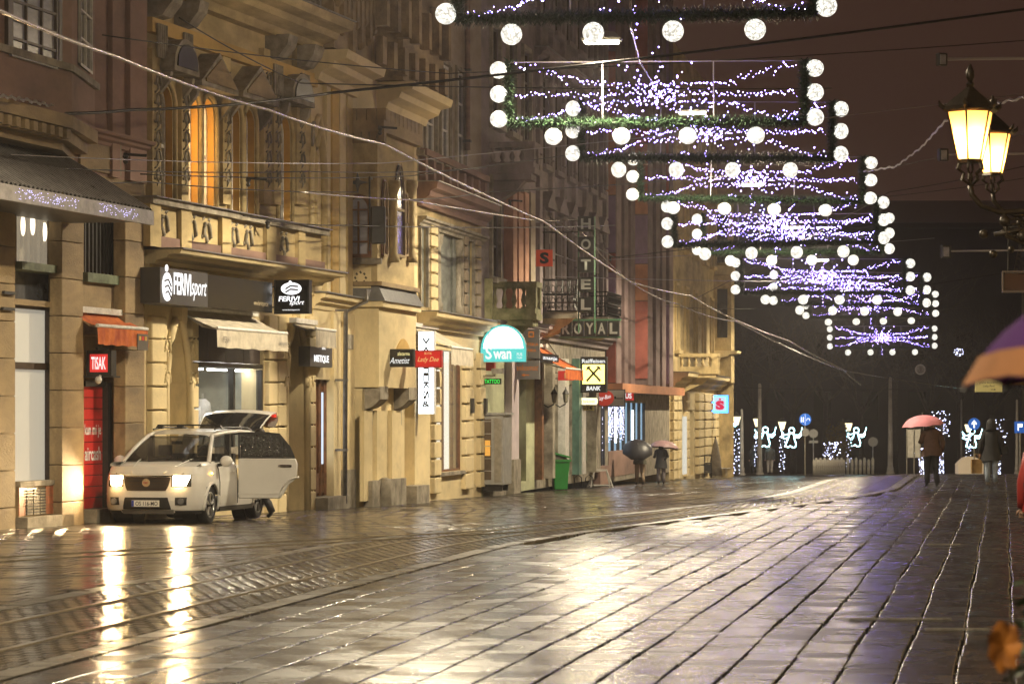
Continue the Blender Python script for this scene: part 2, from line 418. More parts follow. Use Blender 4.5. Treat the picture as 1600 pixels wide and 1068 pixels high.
def window(parent, b0, b1, y0, y1, kind='', depth=0.3, glass=None, frame=None, cols=2, rows=2, fw=0.05, mull=0.03, backing=None):
    """frame with its panes as sub-parts"""
    d = -depth
    frame = frame or white_f; glass = glass or glass_d
    mb = MB()
    pts = arch_pts(b0, b1, y0, y1, kind); c = ((b0 + b1) / 2, (y0 + y1) / 2)
    ins = [(c[0] + (p[0] - c[0]) * (1 - 2 * fw / (b1 - b0)), c[1] + (p[1] - c[1]) * (1 - 2 * fw / (y1 - y0))) for p in pts]
    n = len(pts)
    for e in range(n):
        p, q, r_, s_ = pts[e], pts[(e+1) % n], ins[(e+1) % n], ins[e]
        mb.add([(p[0], -d - .05, p[1]), (q[0], -d - .05, q[1]), (r_[0], -d - .05, r_[1]), (s_[0], -d - .05, s_[1])], [(0, 1, 2, 3)])
        mb.add([(s_[0], -d - .05, s_[1]), (r_[0], -d - .05, r_[1]), (r_[0], -d, r_[1]), (s_[0], -d, s_[1])], [(0, 1, 2, 3)])
    for k in range(1, cols):
        xx = b0 + (b1 - b0) * k / cols; mb.box(xx - mull, xx + mull, -d - 0.045, -d, y0 + fw, y1 - fw * (1 if not kind else 2))
    for k in range(1, rows):
        zz = y0 + (y1 - y0) * k / rows; mb.box(b0 + fw, b1 - fw, -d - 0.042, -d, zz - mull, zz + mull)
    fr = mb.build('window', frame, parent)
    if kind or cols * rows > 16:
        pane_shape('pane', glass, fr, b0 + 0.01, b1 - 0.01, y0 + 0.01, y1 - 0.01, kind, -depth - 0.002)
    else:
        for i in range(cols):
            for j in range(rows):
                x0 = b0 + (b1 - b0) * i / cols + 0.012; x1 = b0 + (b1 - b0) * (i + 1) / cols - 0.012
                z0 = y0 + (y1 - y0) * j / rows + 0.012; z1 = y0 + (y1 - y0) * (j + 1) / rows - 0.012
                t = random.uniform(-0.004, 0.004)
                MB().add([(x0, -d + .002, z0), (x1, -d + .002 + t, z0), (x1, -d + .004, z1), (x0, -d + .004 - t, z1)], [(0, 1, 2, 3)]).build('pane', glass, fr)
    return fr

CORN = lambda z0, z1, d: [(0, z0), (d * .25, z0), (d * .32, z0 + (z1-z0) * .25), (d * .6, z0 + (z1-z0) * .42), (d * .66, z0 + (z1-z0) * .62), (d * .95, z0 + (z1-z0) * .72), (d, z1 - 0.03), (d, z1), (0, z1)]
def cornice(parent, m, a0, a1, z0, z1, d, name='cornice', cap=None):
    o = MB().profile(CORN(z0, z1, d), a0, a1).build(name, m, parent)
    if cap: MB().fb(a0 - .03, a1 + .03, 0, d + 0.05, z1 + 0.002, z1 + 0.03).build('sheet_cap', cap, o)
    return o

def blocks(parent, m, a0, a1, z0, z1, n, d=0.1, gap=0.03, name='quoin', bev=0.02):
    """a rusticated pilaster: separate stone blocks one above the other"""
    h = (z1 - z0) / n; me = None
    for k in range(n):
        o = None
        mb = MB().fb(a0, a1, -0.02, d, 0, h - gap)
        if me is None:
            o = mb.build(name, m, parent); bevel(o, bev); me = o.data
        else:
            o = bpy.data.objects.new(name, me); COL.objects.link(o); o.parent = parent
        o.location = (0, 0, z0 + k * h + gap / 2)

def ornament(parent, m, a, z, s, d=0.06, name='ornament', seed=0):
    """a small stucco festoon: mask, scrolls and drops"""
    r_ = random.Random(seed); mb = MB()
    mb.sphere((a, -d * .6, z), s * .20, 8, 6, 1, .6, 1.2)
    for q in (-1, 1):
        pts = [(a + q * s * (.15 + .3 * t), -d * .8, z + s * (.16 - .9 * t * t + .35 * t)) for t in (0, .2, .4, .6, .8, 1)]
        mb.tube(pts, s * .075, 6)
        mb.sphere((a + q * s * .45, -d * .7, z - s * .36), s * .11, 7, 5)
        mb.tube([(a + q * s * .2, -d * .6, z + s * .3), (a + q * s * .36, -d * .8, z + s * .42), (a + q * s * .44, -d * .6, z + s * .26)], s * .05, 5)
    mb.tube([(a, -d * .6, z - s * .15), (a, -d * .8, z - s * .55), (a + .01, -d * .5, z - s * .95)], [s * .10, s * .08, s * .02], 6)
    return mb.build(name, m, parent, smooth=True)

def baluster_prof(h, r):
    return [(r*.9, 0), (r*.9, h*.06), (r*.5, h*.1), (r*.62, h*.18), (r, h*.36), (r*.8, h*.5), (r*.42, h*.72), (r*.5, h*.84), (r*.85, h*.9), (r*.9, h)]

def awning(parent, m, a0, a1, z_top, drop, out, valance, lip=0.02, frame=None, scallop=False):
    """canvas awning: slanting sheet, valance, front bar and arms as parts"""
    n = 10; mb = MB(); rows = []
    for i in range(n + 1):
        t = i / n
        rows.append([(a0 + (a1 - a0) * k / 14, -0.02 - out * t, z_top - drop * t - 0.04 * math.sin(math.pi * t) - 0.008 * math.cos(k * math.pi)) for k in range(15)])
    top = [[(p[0], p[1], p[2]) for p in rg] for rg in rows]
    mb.loft(top, caps=False, closed=False); cv = mb.build('canvas', m, parent, smooth=True)
    v = MB(); N = 42; r0 = []; r1 = []
    for k in range(N + 1):
        xx = a0 + (a1 - a0) * k / N; w_ = 0.012 * math.sin(k * 1.3)
        zb = z_top - drop - valance + (0.05 * abs(math.sin(k * math.pi / 3)) if scallop else 0.01 * math.sin(k * .7))
        r0.append((xx, -0.02 - out - 0.01, z_top - drop + 0.01)); r1.append((xx, -0.04 - out + w_, zb))
    v.loft([r0, r1], caps=False, closed=False); v.build('valance', m, parent, smooth=True)
    fr = frame or steel
    MB().tube([(a0, -0.02 - out, z_top - drop), (a1, -0.02 - out, z_top - drop)], 0.035, 8).build('front_bar', fr, parent)
    MB().fb(a0 - .05, a1 + .05, 0, 0.16, z_top - 0.02, z_top + 0.09).build('cassette', fr, parent)
    for q in (a0 + .12, a1 - .12):
        mid = (q + (.25 if q < (a0 + a1) / 2 else -.25), -out * .5, z_top - drop * .75 - .05)
        MB().tube([(q, -0.05, z_top - 0.06), mid, (q, -0.02 - out, z_top - drop - .01)], 0.028, 6).build('arm', fr, parent)

def label_panel(parent, m, w, h, t=0.06, name='panel', edge=None):
    o = MB().box(-w/2, w/2, 0, t, -h/2, h/2).build(name, m, parent)
    return o
# ------------------------------------------------------------------ the ground
pav_m   = wet_stone('wet_paving_slabs', (0.026, 0.024, 0.025), (0.011, 0.010, 0.010), 0.25, 0.10, 6.0, 0.40)
sett_m  = wet_stone('wet_setts', (0.050, 0.042, 0.034), (0.020, 0.017, 0.014), 0.19, 0.07, 9.0, 0.35)
walk_m  = wet_stone('wet_pavement', (0.075, 0.062, 0.047), (0.03, 0.025, 0.02), 0.19, 0.08, 5.0, 0.30)
kerb_m  = wet_stone('wet_pale_kerb_stone', (0.10, 0.09, 0.078), (0.05, 0.045, 0.038), 0.30, 0.10, 5.0, 0.3)
bed_m   = wet_stone('wet_joint_bed', (0.05, 0.042, 0.034), (0.02, 0.017, 0.014), 0.32, 0.12, 7.0, 0.5)
rail_m  = mat('wet_rail', (0.30, 0.29, 0.28), 0.22, metal=0.9, var=0.3, vscale=9)

def track_u(Y): return -8.4 + 4.4 * sstep(42, 78, Y)
def branch_u(Y): return min(track_u(Y), -13.6 + 0.42 * max(0.0, Y - 38.0) * 1.15) if Y > 30 else -13.6 - 0.1 * (30 - Y)

# base sheet, reaching the horizon
xs = [-900, -300, -120, -60, -40] + [-30 + 1.0 * i for i in range(0, 85)] + [60, 80, 120, 300, 900]
ys = [-40, -20, -8, 0, 8, 14] + [18 + 2.0 * i for i in range(0, 92)] + [210, 230, 260, 300, 380, 500, 800, 1500]
gv = []; gf = []
for Y in ys:
    for X in xs:
        gv.append((X, Y, gxy(X, Y) - 0.055))
nx = len(xs)
for j in range(len(ys) - 1):
    for i in range(nx - 1):
        gf.append((j*nx+i, j*nx+i+1, (j+1)*nx+i+1, (j+1)*nx+i))
tag(mesh_obj('ground', gv, gf, bed_m, smooth=True), kind='structure')

ANG = -math.atan(0.1604)
paving = bpy.data.objects.new('pavement', None); COL.objects.link(paving); paving['kind'] = 'structure'

def slab_mesh(name, w, l, t=0.06, b=0.0045):
    mb = MB(); x, y = w / 2, l / 2
    vs = [(-x,-y,-t),(x,-y,-t),(x,y,-t),(-x,y,-t),(-x,-y,-b),(x,-y,-b),(x,y,-b),(-x,y,-b),(-x+2*b,-y+.001,0),(x-2*b,-y+.001,0),(x-2*b,y-.001,0),(-x+2*b,y-.001,0)]
    fs = [(0,1,5,4),(1,2,6,5),(2,3,7,6),(3,0,4,7),(4,5,9,8),(5,6,10,9),(6,7,11,10),(7,4,8,11),(8,9,10,11)]
    me = bpy.data.meshes.new(name); me.from_pydata(vs, [], fs); me.materials.append(pav_m); return me

rng = random.Random(3)
SW, SL = 0.415, 1.15
slab_me = slab_mesh('paving_slab', SW * 0.987 - 0.022, SL - 0.003)
cells = []
i0 = -16
for i in range(i0, 7):
    off = rng.uniform(0, SL)
    n = int((112 - 12) / SL)
    for k in range(n):
        Y = 12 + off + k * SL
        u = (i + 0.5) * SW - 0.35
        if u - SW / 2 < track_u(Y) + 1.38: continue
        cells.append((Y, u, i))
def in_view(Y, u):
    X = street_x(Y) + u
    return Y > 20.6 and abs(X) < Y / 6.0 + 0.25
vis = sorted([c for c in cells if in_view(c[0], c[1])])
single = set(vis[:300])
big = MB()
for c in cells:
    Y, u, i = c
    wob = 0.010 * math.sin(Y * 0.55 + i * 0.9) + 0.006 * math.sin(Y * 1.3 + i) + rng.uniform(-0.003, 0.003)
    dz = rng.uniform(-0.0015, 0.0015)
    X = street_x(Y) + u + wob; z = ground(u, Y) + dz
    rx, ry, rz = rng.gauss(0, 0.0012), rng.gauss(0, 0.005), ANG + rng.gauss(0, 0.0015)
    if c in single:
        o = bpy.data.objects.new('paving_slab', slab_me); COL.objects.link(o); o.parent = paving
        o.location = (X, Y, z); o.rotation_euler = (rx, ry, rz)
    elif Y > 18:
        M = Matrix.Translation((X, Y, 0)) @ Matrix.Rotation(rz, 4, 'Z')
        vs = []
        for v in slab_me.vertices:
            p = M @ v.co; p.z = gxy(p.x, p.y) + dz + v.co.z + rx * v.co.y - ry * v.co.x
            vs.append(p)
        big.add(vs, [tuple(p.vertices) for p in slab_me.polygons])
big.build('paving_slabs', pav_m, paving, kind='stuff')

# setts between the rails and in the track bed
def pieces(name, m, u0, u1, y0, y1, w, l, tilt, mat_, parent, jit=0.006, stagger=True):
    mb = MB(); r = random.Random(11); Y = y0; row = 0
    while Y < y1:
        ll = l * (1.0 if Y < 60 else 1.6)
        a0, a1 = (u0(Y) if callable(u0) else u0), (u1(Y) if callable(u1) else u1)
        if callable(m):
            pass
        n = max(1, int((a1 - a0) / w))
        sh = (row % 2) * w * 0.5 if stagger else 0
        for k in range(n + 1):
            ua, ub = a0 + k * w - sh + 0.006, a0 + (k + 1) * w - sh - 0.006
            ua, ub = max(a0, ua), min(a1, ub)
            if ub - ua < 0.03: continue
            X0 = street_x(Y)
            if not (abs(X0 + (ua + ub) / 2) < Y / 6 + 0.6): continue
            dz = r.uniform(-jit, jit); tx, ty = r.gauss(0, tilt), r.gauss(0, tilt)
            vs = []
            uc, yc = (ua + ub) / 2, Y + ll / 2
            for (uu, yy, hh) in ((ua, Y+.006, -.03), (ub, Y+.006, -.03), (ub, Y+ll-.006, -.03), (ua, Y+ll-.006, -.03),
                                 (ua+.012, Y+.018, 0), (ub-.012, Y+.018, 0), (ub-.012, Y+ll-.018, 0), (ua+.012, Y+ll-.018, 0)):
                vs.append((street_x(yy) + uu, yy, ground(uu, yy) + dz + hh + tx * (uu - uc) + ty * (yy - yc)))
            mb.add(vs, [(4,5,6,7),(0,1,5,4),(1,2,6,5),(2,3,7,6),(3,0,4,7)])
        Y += ll; row += 1
    return mb.build(name, mat_, parent, kind='stuff')

track = bpy.data.objects.new('track_bed', None); COL.objects.link(track); track['kind'] = 'structure'
tl = lambda Y: track_u(Y) - 1.10
tr = lambda Y: track_u(Y) + 1.10
pieces('setts', None, tl, tr, 22, 105, 0.155, 0.22, 0.004, sett_m, track, 0.002)
pieces('pavement_stones', None, lambda Y: facade_u(Y) - 0.1, lambda Y: track_u(Y) - 1.40, 24, 150, 0.40, 0.55, 0.006, walk_m, paving, 0.003)

def ribbon(name, uf, w, z, y0, y1, m, parent, step=1.0, prof=0.02):
    mb = MB(); rows = []; Y = y0
    while Y <= y1:
        uu = uf(Y); rows.append([(street_x(Y) + uu + q, Y, ground(uu, Y) + h) for q, h in ((-w/2, -0.05), (-w/2 + 0.01, z), (w/2 - 0.01, z), (w/2, -0.05))])
        Y += step
    mb.loft(rows, caps=False, closed=False)
    return mb.build(name, m, parent)
for s in (-1, 1):
    ribbon('rail', lambda Y, s=s: track_u(Y) + 0.5 * s, 0.075, 0.012, 20, 175, rail_m, track)
    ribbon('rail_groove', lambda Y, s=s: track_u(Y) + 0.5 * s - 0.085 * s, 0.06, -0.012, 20, 175, dark, track)
    ribbon('rail', lambda Y, s=s: branch_u(Y) + 0.5 * s, 0.075, 0.016, 32, 62, rail_m, track)
# pale kerb stones that border the track bed, laid one by one
r = random.Random(5)
kerb_far = MB(); nk = 0
for s in (-1, 1):
    Y = 20.0
    while Y < 120:
        l = 0.9
        rows = []
        for yy in (Y + 0.008, Y + l - 0.008):
            uu = track_u(yy) + s * 1.245; h = r.uniform(-0.002, 0.004)
            rows.append([(street_x(yy) + uu + q, yy, ground(uu, yy) + k + h) for q, k in ((-0.13, -0.05), (-0.122, 0.003), (0.122, 0.003), (0.13, -0.05))])
        if Y < 60:
            MB().loft(rows).build('kerb_stone', kerb_m, track)
        else:
            kerb_far.loft(rows)
        Y += l
kerb_far.build('kerb_stones', kerb_m, track, kind='stuff')
# drain covers let into the slabs
drain_m = mat('drain_steel', (0.42, 0.42, 0.44), 0.28, metal=0.85, var=0.3, vscale=12)
def drain(x0, x1, y, label):
    Y = FPX * (CAMZ - 0.02) / (y - HY); p0, p1 = at(x0, y, Y), at(x1, y, Y)
    t = thing('drain_cover', label, 'drain cover', ((p0.x + p1.x) / 2, Y, ground(0, Y) + 0.004))
    w = (p1.x - p0.x) / 2
    MB().box(-w, w, -0.05, -0.038, 0, 0.016).box(-w, w, 0.038, 0.05, 0, 0.016).build('frame', drain_m, t)
    n = int(w * 2 / 0.05)
    mb = MB()
    for k in range(n):
        xx = -w + (k + 0.5) * 2 * w / n
        mb.box(xx - 0.016, xx + 0.016, -0.038, 0.038, 0, 0.012)
    mb.build('grating', drain_m, t)
drain(1327, 1486, 965, 'long bright steel drain grating across the paving slabs')
drain(1445, 1545, 981, 'shorter steel drain grating just in front of a longer one')
drain(1449, 1500, 849, 'small steel drain grating farther along the slabs')
# ------------------------------------------------------------------ house A: stone shop base, rose upper floors with an oriel
lace = mat('lace_behind_glass', (0.34, 0.35, 0.44), 0.25, var=0.35, vscale=5, spec=0.7, streak=True)
frost = mat('frosted_strip', (0.42, 0.38, 0.30), 0.3, emit=(1.0, 0.85, 0.62), estr=0.22, var=0.2, vscale=3)
poster = mat('pale_blind', (0.50, 0.49, 0.43), 0.28, spec=0.5, var=0.06, vscale=1.0, emit=(1.0, 0.93, 0.78), estr=0.30)  # blind given a mild glow to offset the canopy's shade
F = FA
A = F.empty('corner_shop_house', 'house with brown stone shop front, tiled canopy and rose oriel window above', 'house')
zt = 12.5
door_h = (F.a(131), F.a(195), -0.4, F.z(131, 522))
slat_h = (F.a(26), F.a(96), F.z(26, 408), F.z(26, 305))
slat2_h = (F.a(131), F.a(195), F.z(131, 425), F.z(131, 318))
glas_h = (F.a(22), F.a(96), F.z(22, 466), F.z(22, 416))
post_h = (F.a(22), F.a(96), F.z(22, 753), F.z(22, 475))
zc = F.z(100, 262)
wall('wall', stone, A, 0, F.L, -0.6, zc, [door_h, slat_h, slat2_h, glas_h, post_h], depth=0.45)
wall('upper_wall', rose, A, 0, F.L, zc, zt, [], d=0.001)
for x0, x1 in ((-40, 24), (97, 130), (196, 225)):                   # pilasters of separate stones
    a0, a1 = F.a(x0, .22), F.a(x1, .22)
    blocks(A, stone, a0, a1, -0.35, F.z(x0, 318, .22), 9, 0.22, 0.012, 'stone_block', 0.012)
# upper pilaster strips and string course
for x0, x1 in ((168, 180), (196, 222)):
    MB().fb(F.a(x0), F.a(x1), 0, 0.10, zc, zt).build('pilaster', rose, A)
cornice(A, rose, F.a(120), F.a(222), F.z(150, 225), F.z(150, 205), 0.28, 'string_course')
for x0, x1 in ((12, 78), (122, 180)):                               # blind panels under the oriel
    a0, a1, z0, z1 = F.rect(x0, x1, 212, 262)
    MB().fb(a0, a1, 0.002, 0.05, z0, z1).build('panel', stone, A)
    MB().fb(a1, a1 + .06, 0, 0.10, z0, z1).fb(a0, a1, 0, .1, z1, z1 + .06).build('panel_frame', stone_g, A)
# oriel
do = 0.95
oa0, oa1, oa2 = F.a(-80, do), F.a(112, do), F.a(150, .3)
ob = F.z(60, 168, do); os_ = F.z(60, 98, do)
plan = [(oa0, 0.1), (oa0, -do), (oa1, -do), (oa2, -0.28), (oa2, 0.1)]
orl = MB().prism(plan, ob, os_ , 'z').build('oriel', rose, A)
MB().prism(plan, os_ + .12, zt, 'z').build('oriel_wall', rose, orl)
sc_ = lambda k, pl: [(p[0] + (k if p[0] > 3 else -k), p[1] - (k if p[1] < 0 else 0)) for p in pl]
MB().prism(sc_(.07, plan), os_, os_ + .12, 'z').build('sill_course', stone_g, orl)
for k, (e, h0, h1) in enumerate(((.04, ob - .22, ob - .001), (-.10, ob - .42, ob - .221), (-.28, ob - .56, ob - .421))):
    MB().prism(sc_(e, plan), h0, h1, 'z').build('corbel_course', stone, orl)
nd = 14
for k in range(nd):                                                 # dentils along the oriel's foot
    aa = oa0 + (oa1 - oa0) * (k + .5) / nd
    MB().fb(aa - .09, aa + .09, do - .12, do + .02, ob - .40, ob - .24).build('dentil', stone, orl)
wa0, wa1 = F.a(13, do), F.a(86, do)
window(A, wa0, wa1, F.z(13, 88, do), F.z(13, -60, do), depth=-do - 0.01, glass=lace, frame=wood_d, cols=3, rows=5, fw=.07, mull=.022)
MB().fb(wa1 + .02, wa1 + .16, do, do + .07, os_ + .12, zt).fb(wa0 - .16, wa0 - .02, do, do + .07, os_ + .12, zt).build('window_jamb', wood_d, A)
cl = math.hypot(oa2 - oa1, do - .28); ca_ = math.atan2(do - .28, oa2 - oa1)
cwin = window(A, cl * .24, cl * .76, os_ + .2, zt - .2, depth=-.01, glass=glass_s, frame=white_f, cols=2, rows=9, fw=.05, mull=.018)
cwin.location = (oa1, -do, 0); cwin.rotation_euler = (0, 0, ca_)
# slatted windows, glass band, blind, tiled foot
a0, a1, z0, z1 = slat_h
win = MB().fb(a0, a1, -.42, -.36, z0, z1).build('slat_window', dark, A)
n = 9
for k in range(n):
    q = a0 + (a1 - a0) * k / n
    MB().fb(q + .03, q + (a1 - a0) / n - .03, -.34, -.26 + .02 * (k % 2), z0 + .03, z1 - .03).build('slat', frost, win)
warm_disc = glow('warm_reflection_glow', (1.0, 0.86, 0.62), 2.2)  # glowing discs stand in for lamp reflections on the slatted window
for k, (x, y, r_) in enumerate(((30, 366, .16), (56, 352, .13), (71, 350, .14), (90, 362, .12))):
    MB().lathe([(r_, 0), (r_, .02)], (F.a(x), .235, F.z(x, y)), 14, 'y', 0.8, 1.4).build('lamp_reflection', warm_disc, win)
a0, a1, z0, z1 = slat2_h
win = MB().fb(a0, a1, -.42, -.36, z0, z1).build('louvre', dark, A)
for k in range(11):
    q = a0 + (a1 - a0) * (k + .5) / 11
    MB().fb(q - .02, q + .05, -.36, -.16, z0, z1).build('fin', dark, win)
green_s = mat('green_sill', (0.16, 0.20, 0.12), 0.6, var=0.4, vscale=5)
MB().fb(a0 - .05, a1 + .05, -.3, .1, z0 - .17, z0 - .003).build('sill', green_s, A)
MB().fb(slat_h[0] - .05, slat_h[1] + .05, -.3, .12, slat_h[2] - .14, slat_h[2] - .003).build('sill', green_s, A)
a0, a1, z0, z1 = glas_h
MB().fb(a0, a1, -.3, -.25, z0, z1).build('glass_band', glass_s, A)
a0, a1, z0, z1 = post_h
zm = F.z(22, 570)
MB().fb(a0, a1, -.25, -.2, z0, zm - .06).build('blind', poster, A)
MB().fb(a0, a1, -.25, -.2, zm + .06, z1).build('blind', poster, A)
MB().fb(a0, a1, -.24, -.14, zm - .06, zm + .06).fb(a1 - .28, a1, -.2, -.1, z0, z1).fb(a0, a1, -.24, -.10, z1 - .05, z1).build('window_frame', wood_d, A)
fa0, fa1 = F.a(25), F.a(97)
zf = z0 - .08
MB().fb(fa0, fa1, -.1, .08, zf, z0 + .01).build('sill', stone_g, A)
MB().fb(fa0, fa1, -.1, .04, -.4, zf).build('foot', stone, A)
for i in range(7):
    for j in range(3):
        if 1 <= i <= 3: continue
        q = fa0 + (fa1 - fa0) * i / 7
        MB().fb(q + .01, q + (fa1 - fa0) / 7 - .01, .04, .055, zf - .5 + j * .165, zf - .345 + j * .165).build('tile', brick_m, A)
vent = MB().fb(fa0 + (fa1 - fa0) / 7, fa0 + (fa1 - fa0) * 4 / 7, .04, .05, zf - .5, zf - .03).build('vent', dark, A)
for i in range(3):
    for j in range(9):
        q = fa0 + (fa1 - fa0) * (1.08 + i) / 7
        MB().fb(q, q + (fa1 - fa0) / 7 * .84, .05, .075, zf - .49 + j * .05, zf - .462 + j * .05).build('vent_slat', stone_g, vent)
MB().fb(fa0 - .02, fa1 + .02, -.1, .22, -.4, zf - .52).build('plinth', stone_g, A)
# kiosk recess: back wall, red roller shutter, threshold
a0, a1, z0, z1 = door_h
rd0, rd1 = F.a(133, -.25), F.a(164, -.25)
MB().fb(a0, a1 + .3, -.75, -.45, -.5, z1 + .1).build('recess_wall', stone, A)
red_s = mat('red_shutter', (0.62, 0.035, 0.03), 0.35, var=0.15, vscale=3)
dz0, dz1 = F.z(133, 795, -.25), F.z(133, 603, -.25)
dr = MB().fb(rd0 - .1, rd1, -.45, -.3, dz0, dz1).build('shop_door', dark, A)
nS = 11
for k in range(nS):
    h = (dz1 - dz0) / nS
    o = MB().fb(rd0 - .08, rd1 - .08, -.3, -.27, dz0 + k * h + .008, dz0 + (k + 1) * h - .008).build('shutter_slat', red_s, dr)
MB().fb(rd1 - .08, rd1 + .10, -.4, -.16, dz0 - .2, dz1 + .08).fb(rd0 - .1, rd1 - .08, -.4, -.2, dz1, dz1 + .1).build('door_frame', dark, A)
MB().fb(rd0 - .2, rd1 + .15, -.4, .05, -.4, dz0).build('threshold', stone_g, A)
wl = mat('white_lettering', (0.85, 0.82, 0.8), 0.5)
for txt, yy in (('kun mi je', 673), ('aircash', 708)):
    l = lettering('lettering', txt, wl, dr, (rd1 - rd0) * .82, .26, (rd0 + rd1) / 2 - .08, F.z(148, yy, -.25), .262, bold=0.02)
# graffiti scrawl on the side of the recess
gr = random.Random(4); mb = MB()
ga0, ga1, gz0, gz1 = F.a(167, -.42), F.a(203, -.42), F.z(167, 712, -.42), F.z(167, 664, -.42)
for row in range(3):
    for k in range(7):
        q = ga0 + (ga1 - ga0) * (k + .2) / 7; zz = gz0 + (gz1 - gz0) * (row + .1) / 3
        pts = []
        for e in range(7):
            pts.append((q + gr.uniform(-.02, .26), .443, zz + gr.uniform(0, .24)))
        mb.tube(pts, .012, 4)
mb.build('graffiti', mat('grey_spray_paint', (0.5, 0.46, 0.42), 0.7), A)
# corrugated canopy
cd = 1.75
ce = F.z(100, 309, cd); cw = F.z(100, 262)
ca0, ca1 = F.a(-90, cd), F.a(237, cd)
can = MB(); rows = []
N = 150
for q in range(N + 1):
    aa = ca0 + (F.a(238, cd) - ca0) * q / N; wv = .03 * (1 if q % 3 else -1)
    rows.append([(aa, 0.0, cw + .25 + wv), (aa, -cd * .5, (cw + ce) / 2 + .18 + wv), (aa, -cd, ce + .06 + wv)])
can.loft(rows, caps=False, closed=False)
cano = can.build('canopy', zinc, A)
aE = F.a(238, cd)
MB().fb(ca0, aE, cd - .04, cd + .03, ce - .20, ce + .05).build('fascia', mat('pale_fascia', (0.24, 0.22, 0.20), 0.4, var=0.3, vscale=6), cano)
MB().fb(ca0, aE, 0.05, cd - .05, ce - .14, ce - .09).build('soffit', dark, cano)
MB().prism([(0, cw + .2), (-cd, ce - .15), (-cd, ce + .05), (0, cw + .28)], aE - .04, aE + .02, 'x').build('gable_plate', zinc, cano)
led_w = glow('canopy_fairy_light', (0.62, 0.58, 1.0), 2.6, False)
mb = MB(); gr = random.Random(8)
for k in range(330):
    aa = ca0 + (aE - ca0) * gr.random()
    if int(aa * 1.1) % 3 == 1: continue
    c = (aa, -cd - .05, ce - .16 + gr.random() * .17); q = .008
    mb.add([(c[0]-q, c[1], c[2]), (c[0], c[1], c[2]-q), (c[0]+q, c[1], c[2]), (c[0], c[1], c[2]+q), (c[0], c[1]-q, c[2]), (c[0], c[1]+q, c[2])],
           [(0,1,4),(1,2,4),(2,3,4),(3,0,4),(1,0,5),(2,1,5),(3,2,5),(0,3,5)])
mb.build('fairy_lights', led_w, cano, kind='stuff')
for x, y in ((4, 457), (2, 482), (150, 545)):                       # iron brackets left on the stones
    aa = F.a(x, .25); MB().fb(aa, aa + .5, .24, .29, F.z(x, y, .25) - .02, F.z(x, y, .25) + .03).build('bracket', iron, A)
# kiosk awning
aw = F.empty('shop_awning', 'folding orange canvas awning over the red kiosk door', 'awning')
wa = F.a(135, .3); wb = F.a(214, .3)
awning(aw, fabric_o, wa, wb, F.z(135, 487, .1), .26, .48, .34, frame=white_f)
MB().fb(wb - .62, wb - .06, .535, .543, F.z(135, 487, .1) - .66, F.z(135, 487, .1) - .36).build('advert_patch', mat('advert_grey', (0.10, 0.085, 0.07), 0.6), aw)
yel = mat('advert_yellow', (0.55, 0.32, 0.05), 0.6)
for k in range(3):
    MB().fb(wb - .55 + k * .15, wb - .43 + k * .15, .543, .548, F.z(135, 487, .1) - .48, F.z(135, 487, .1) - .40).build('advert_square', yel if k != 1 else red_b, aw)

# ------------------------------------------------------------------ house B: arched upper windows, balcony band, sports shop
F = FB
B = F.empty('arcaded_house', 'cream house with tall arched windows, two of them lit orange', 'house')
zt = 15.0
lit  = mat('lit_pane', (0.2, 0.15, 0.1), 0.2, emit=(1.0, 0.74, 0.42), estr=1.6)
dim  = mat('dim_pane', (0.05, 0.045, 0.04), 0.1, emit=(1.0, 0.62, 0.25), estr=0.02, spec=0.8)
reveal_o = mat('orange_reveal', (0.55, 0.30, 0.06), 0.75, var=0.15, vscale=2)
arches = [(247, 269, 131, 316, 0), (290, 309, 144, 326, 2), (315, 334, 152, 332, 2), (358, 374, 162, 338, 1), (381, 397, 169, 344, 1), (434, 453, 178, 352, 0)]
hs = []
for x0, x1, y0, y1, lv in arches:
    hs.append((F.a(x0), F.a(x1), F.z(x0, y1), F.z(x0, y0), 'round'))
zb = F.z(228, 330)
zs = F.z(228, 412)
niche = (F.a(256), F.a(291), -0.1, F.z(256, 502), 'pointed')
shop  = (F.a(302), F.a(412), F.z(302, 700), F.z(302, 492))
door  = (F.a(443), F.a(475), -0.3, F.z(443, 500), 'pointed')
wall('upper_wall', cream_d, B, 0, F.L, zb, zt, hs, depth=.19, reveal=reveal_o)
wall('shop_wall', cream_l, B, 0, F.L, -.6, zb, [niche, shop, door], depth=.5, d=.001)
for k, (h, ar) in enumerate(zip(hs, arches)):
    window(B, *h, depth=.19, glass=(dim, dim, lit)[ar[4]], frame=white_f, cols=1, rows=2, fw=.06, mull=.035)
    # moulded archivolt
    pts = arch_pts(h[0] - .09, h[1] + .09, h[2], h[3] + .09, 'round')[1:]
    MB().tube([(p[0], -.03, p[1]) for p in pts] + [(h[0] - .09, -.03, h[2])], .055, 6).build('archivolt', cream_d, B, True)
    MB().fb(h[0] - .14, h[1] + .14, 0, .13, h[2] - .10, h[2] - .002).build('sill', stone_g, B)
# lamps in the two lit window niches (the photograph shows them alight)
for k in (1, 2):
    h = hs[k]; l = bpy.data.lights.new('niche_lamp', 'AREA'); l.energy = 14; l.color = (1, .55, .16); l.size = .12; l.size_y = 1.6; l.shape = 'RECTANGLE'
    lo = bpy.data.objects.new('niche_lamp', l); COL.objects.link(lo); lo.parent = B
    lo.location = (h[0] + .04, .10, (h[2] + h[3]) / 2); lo.rotation_euler = (R(90), 0, R(-90))
h = hs[0]
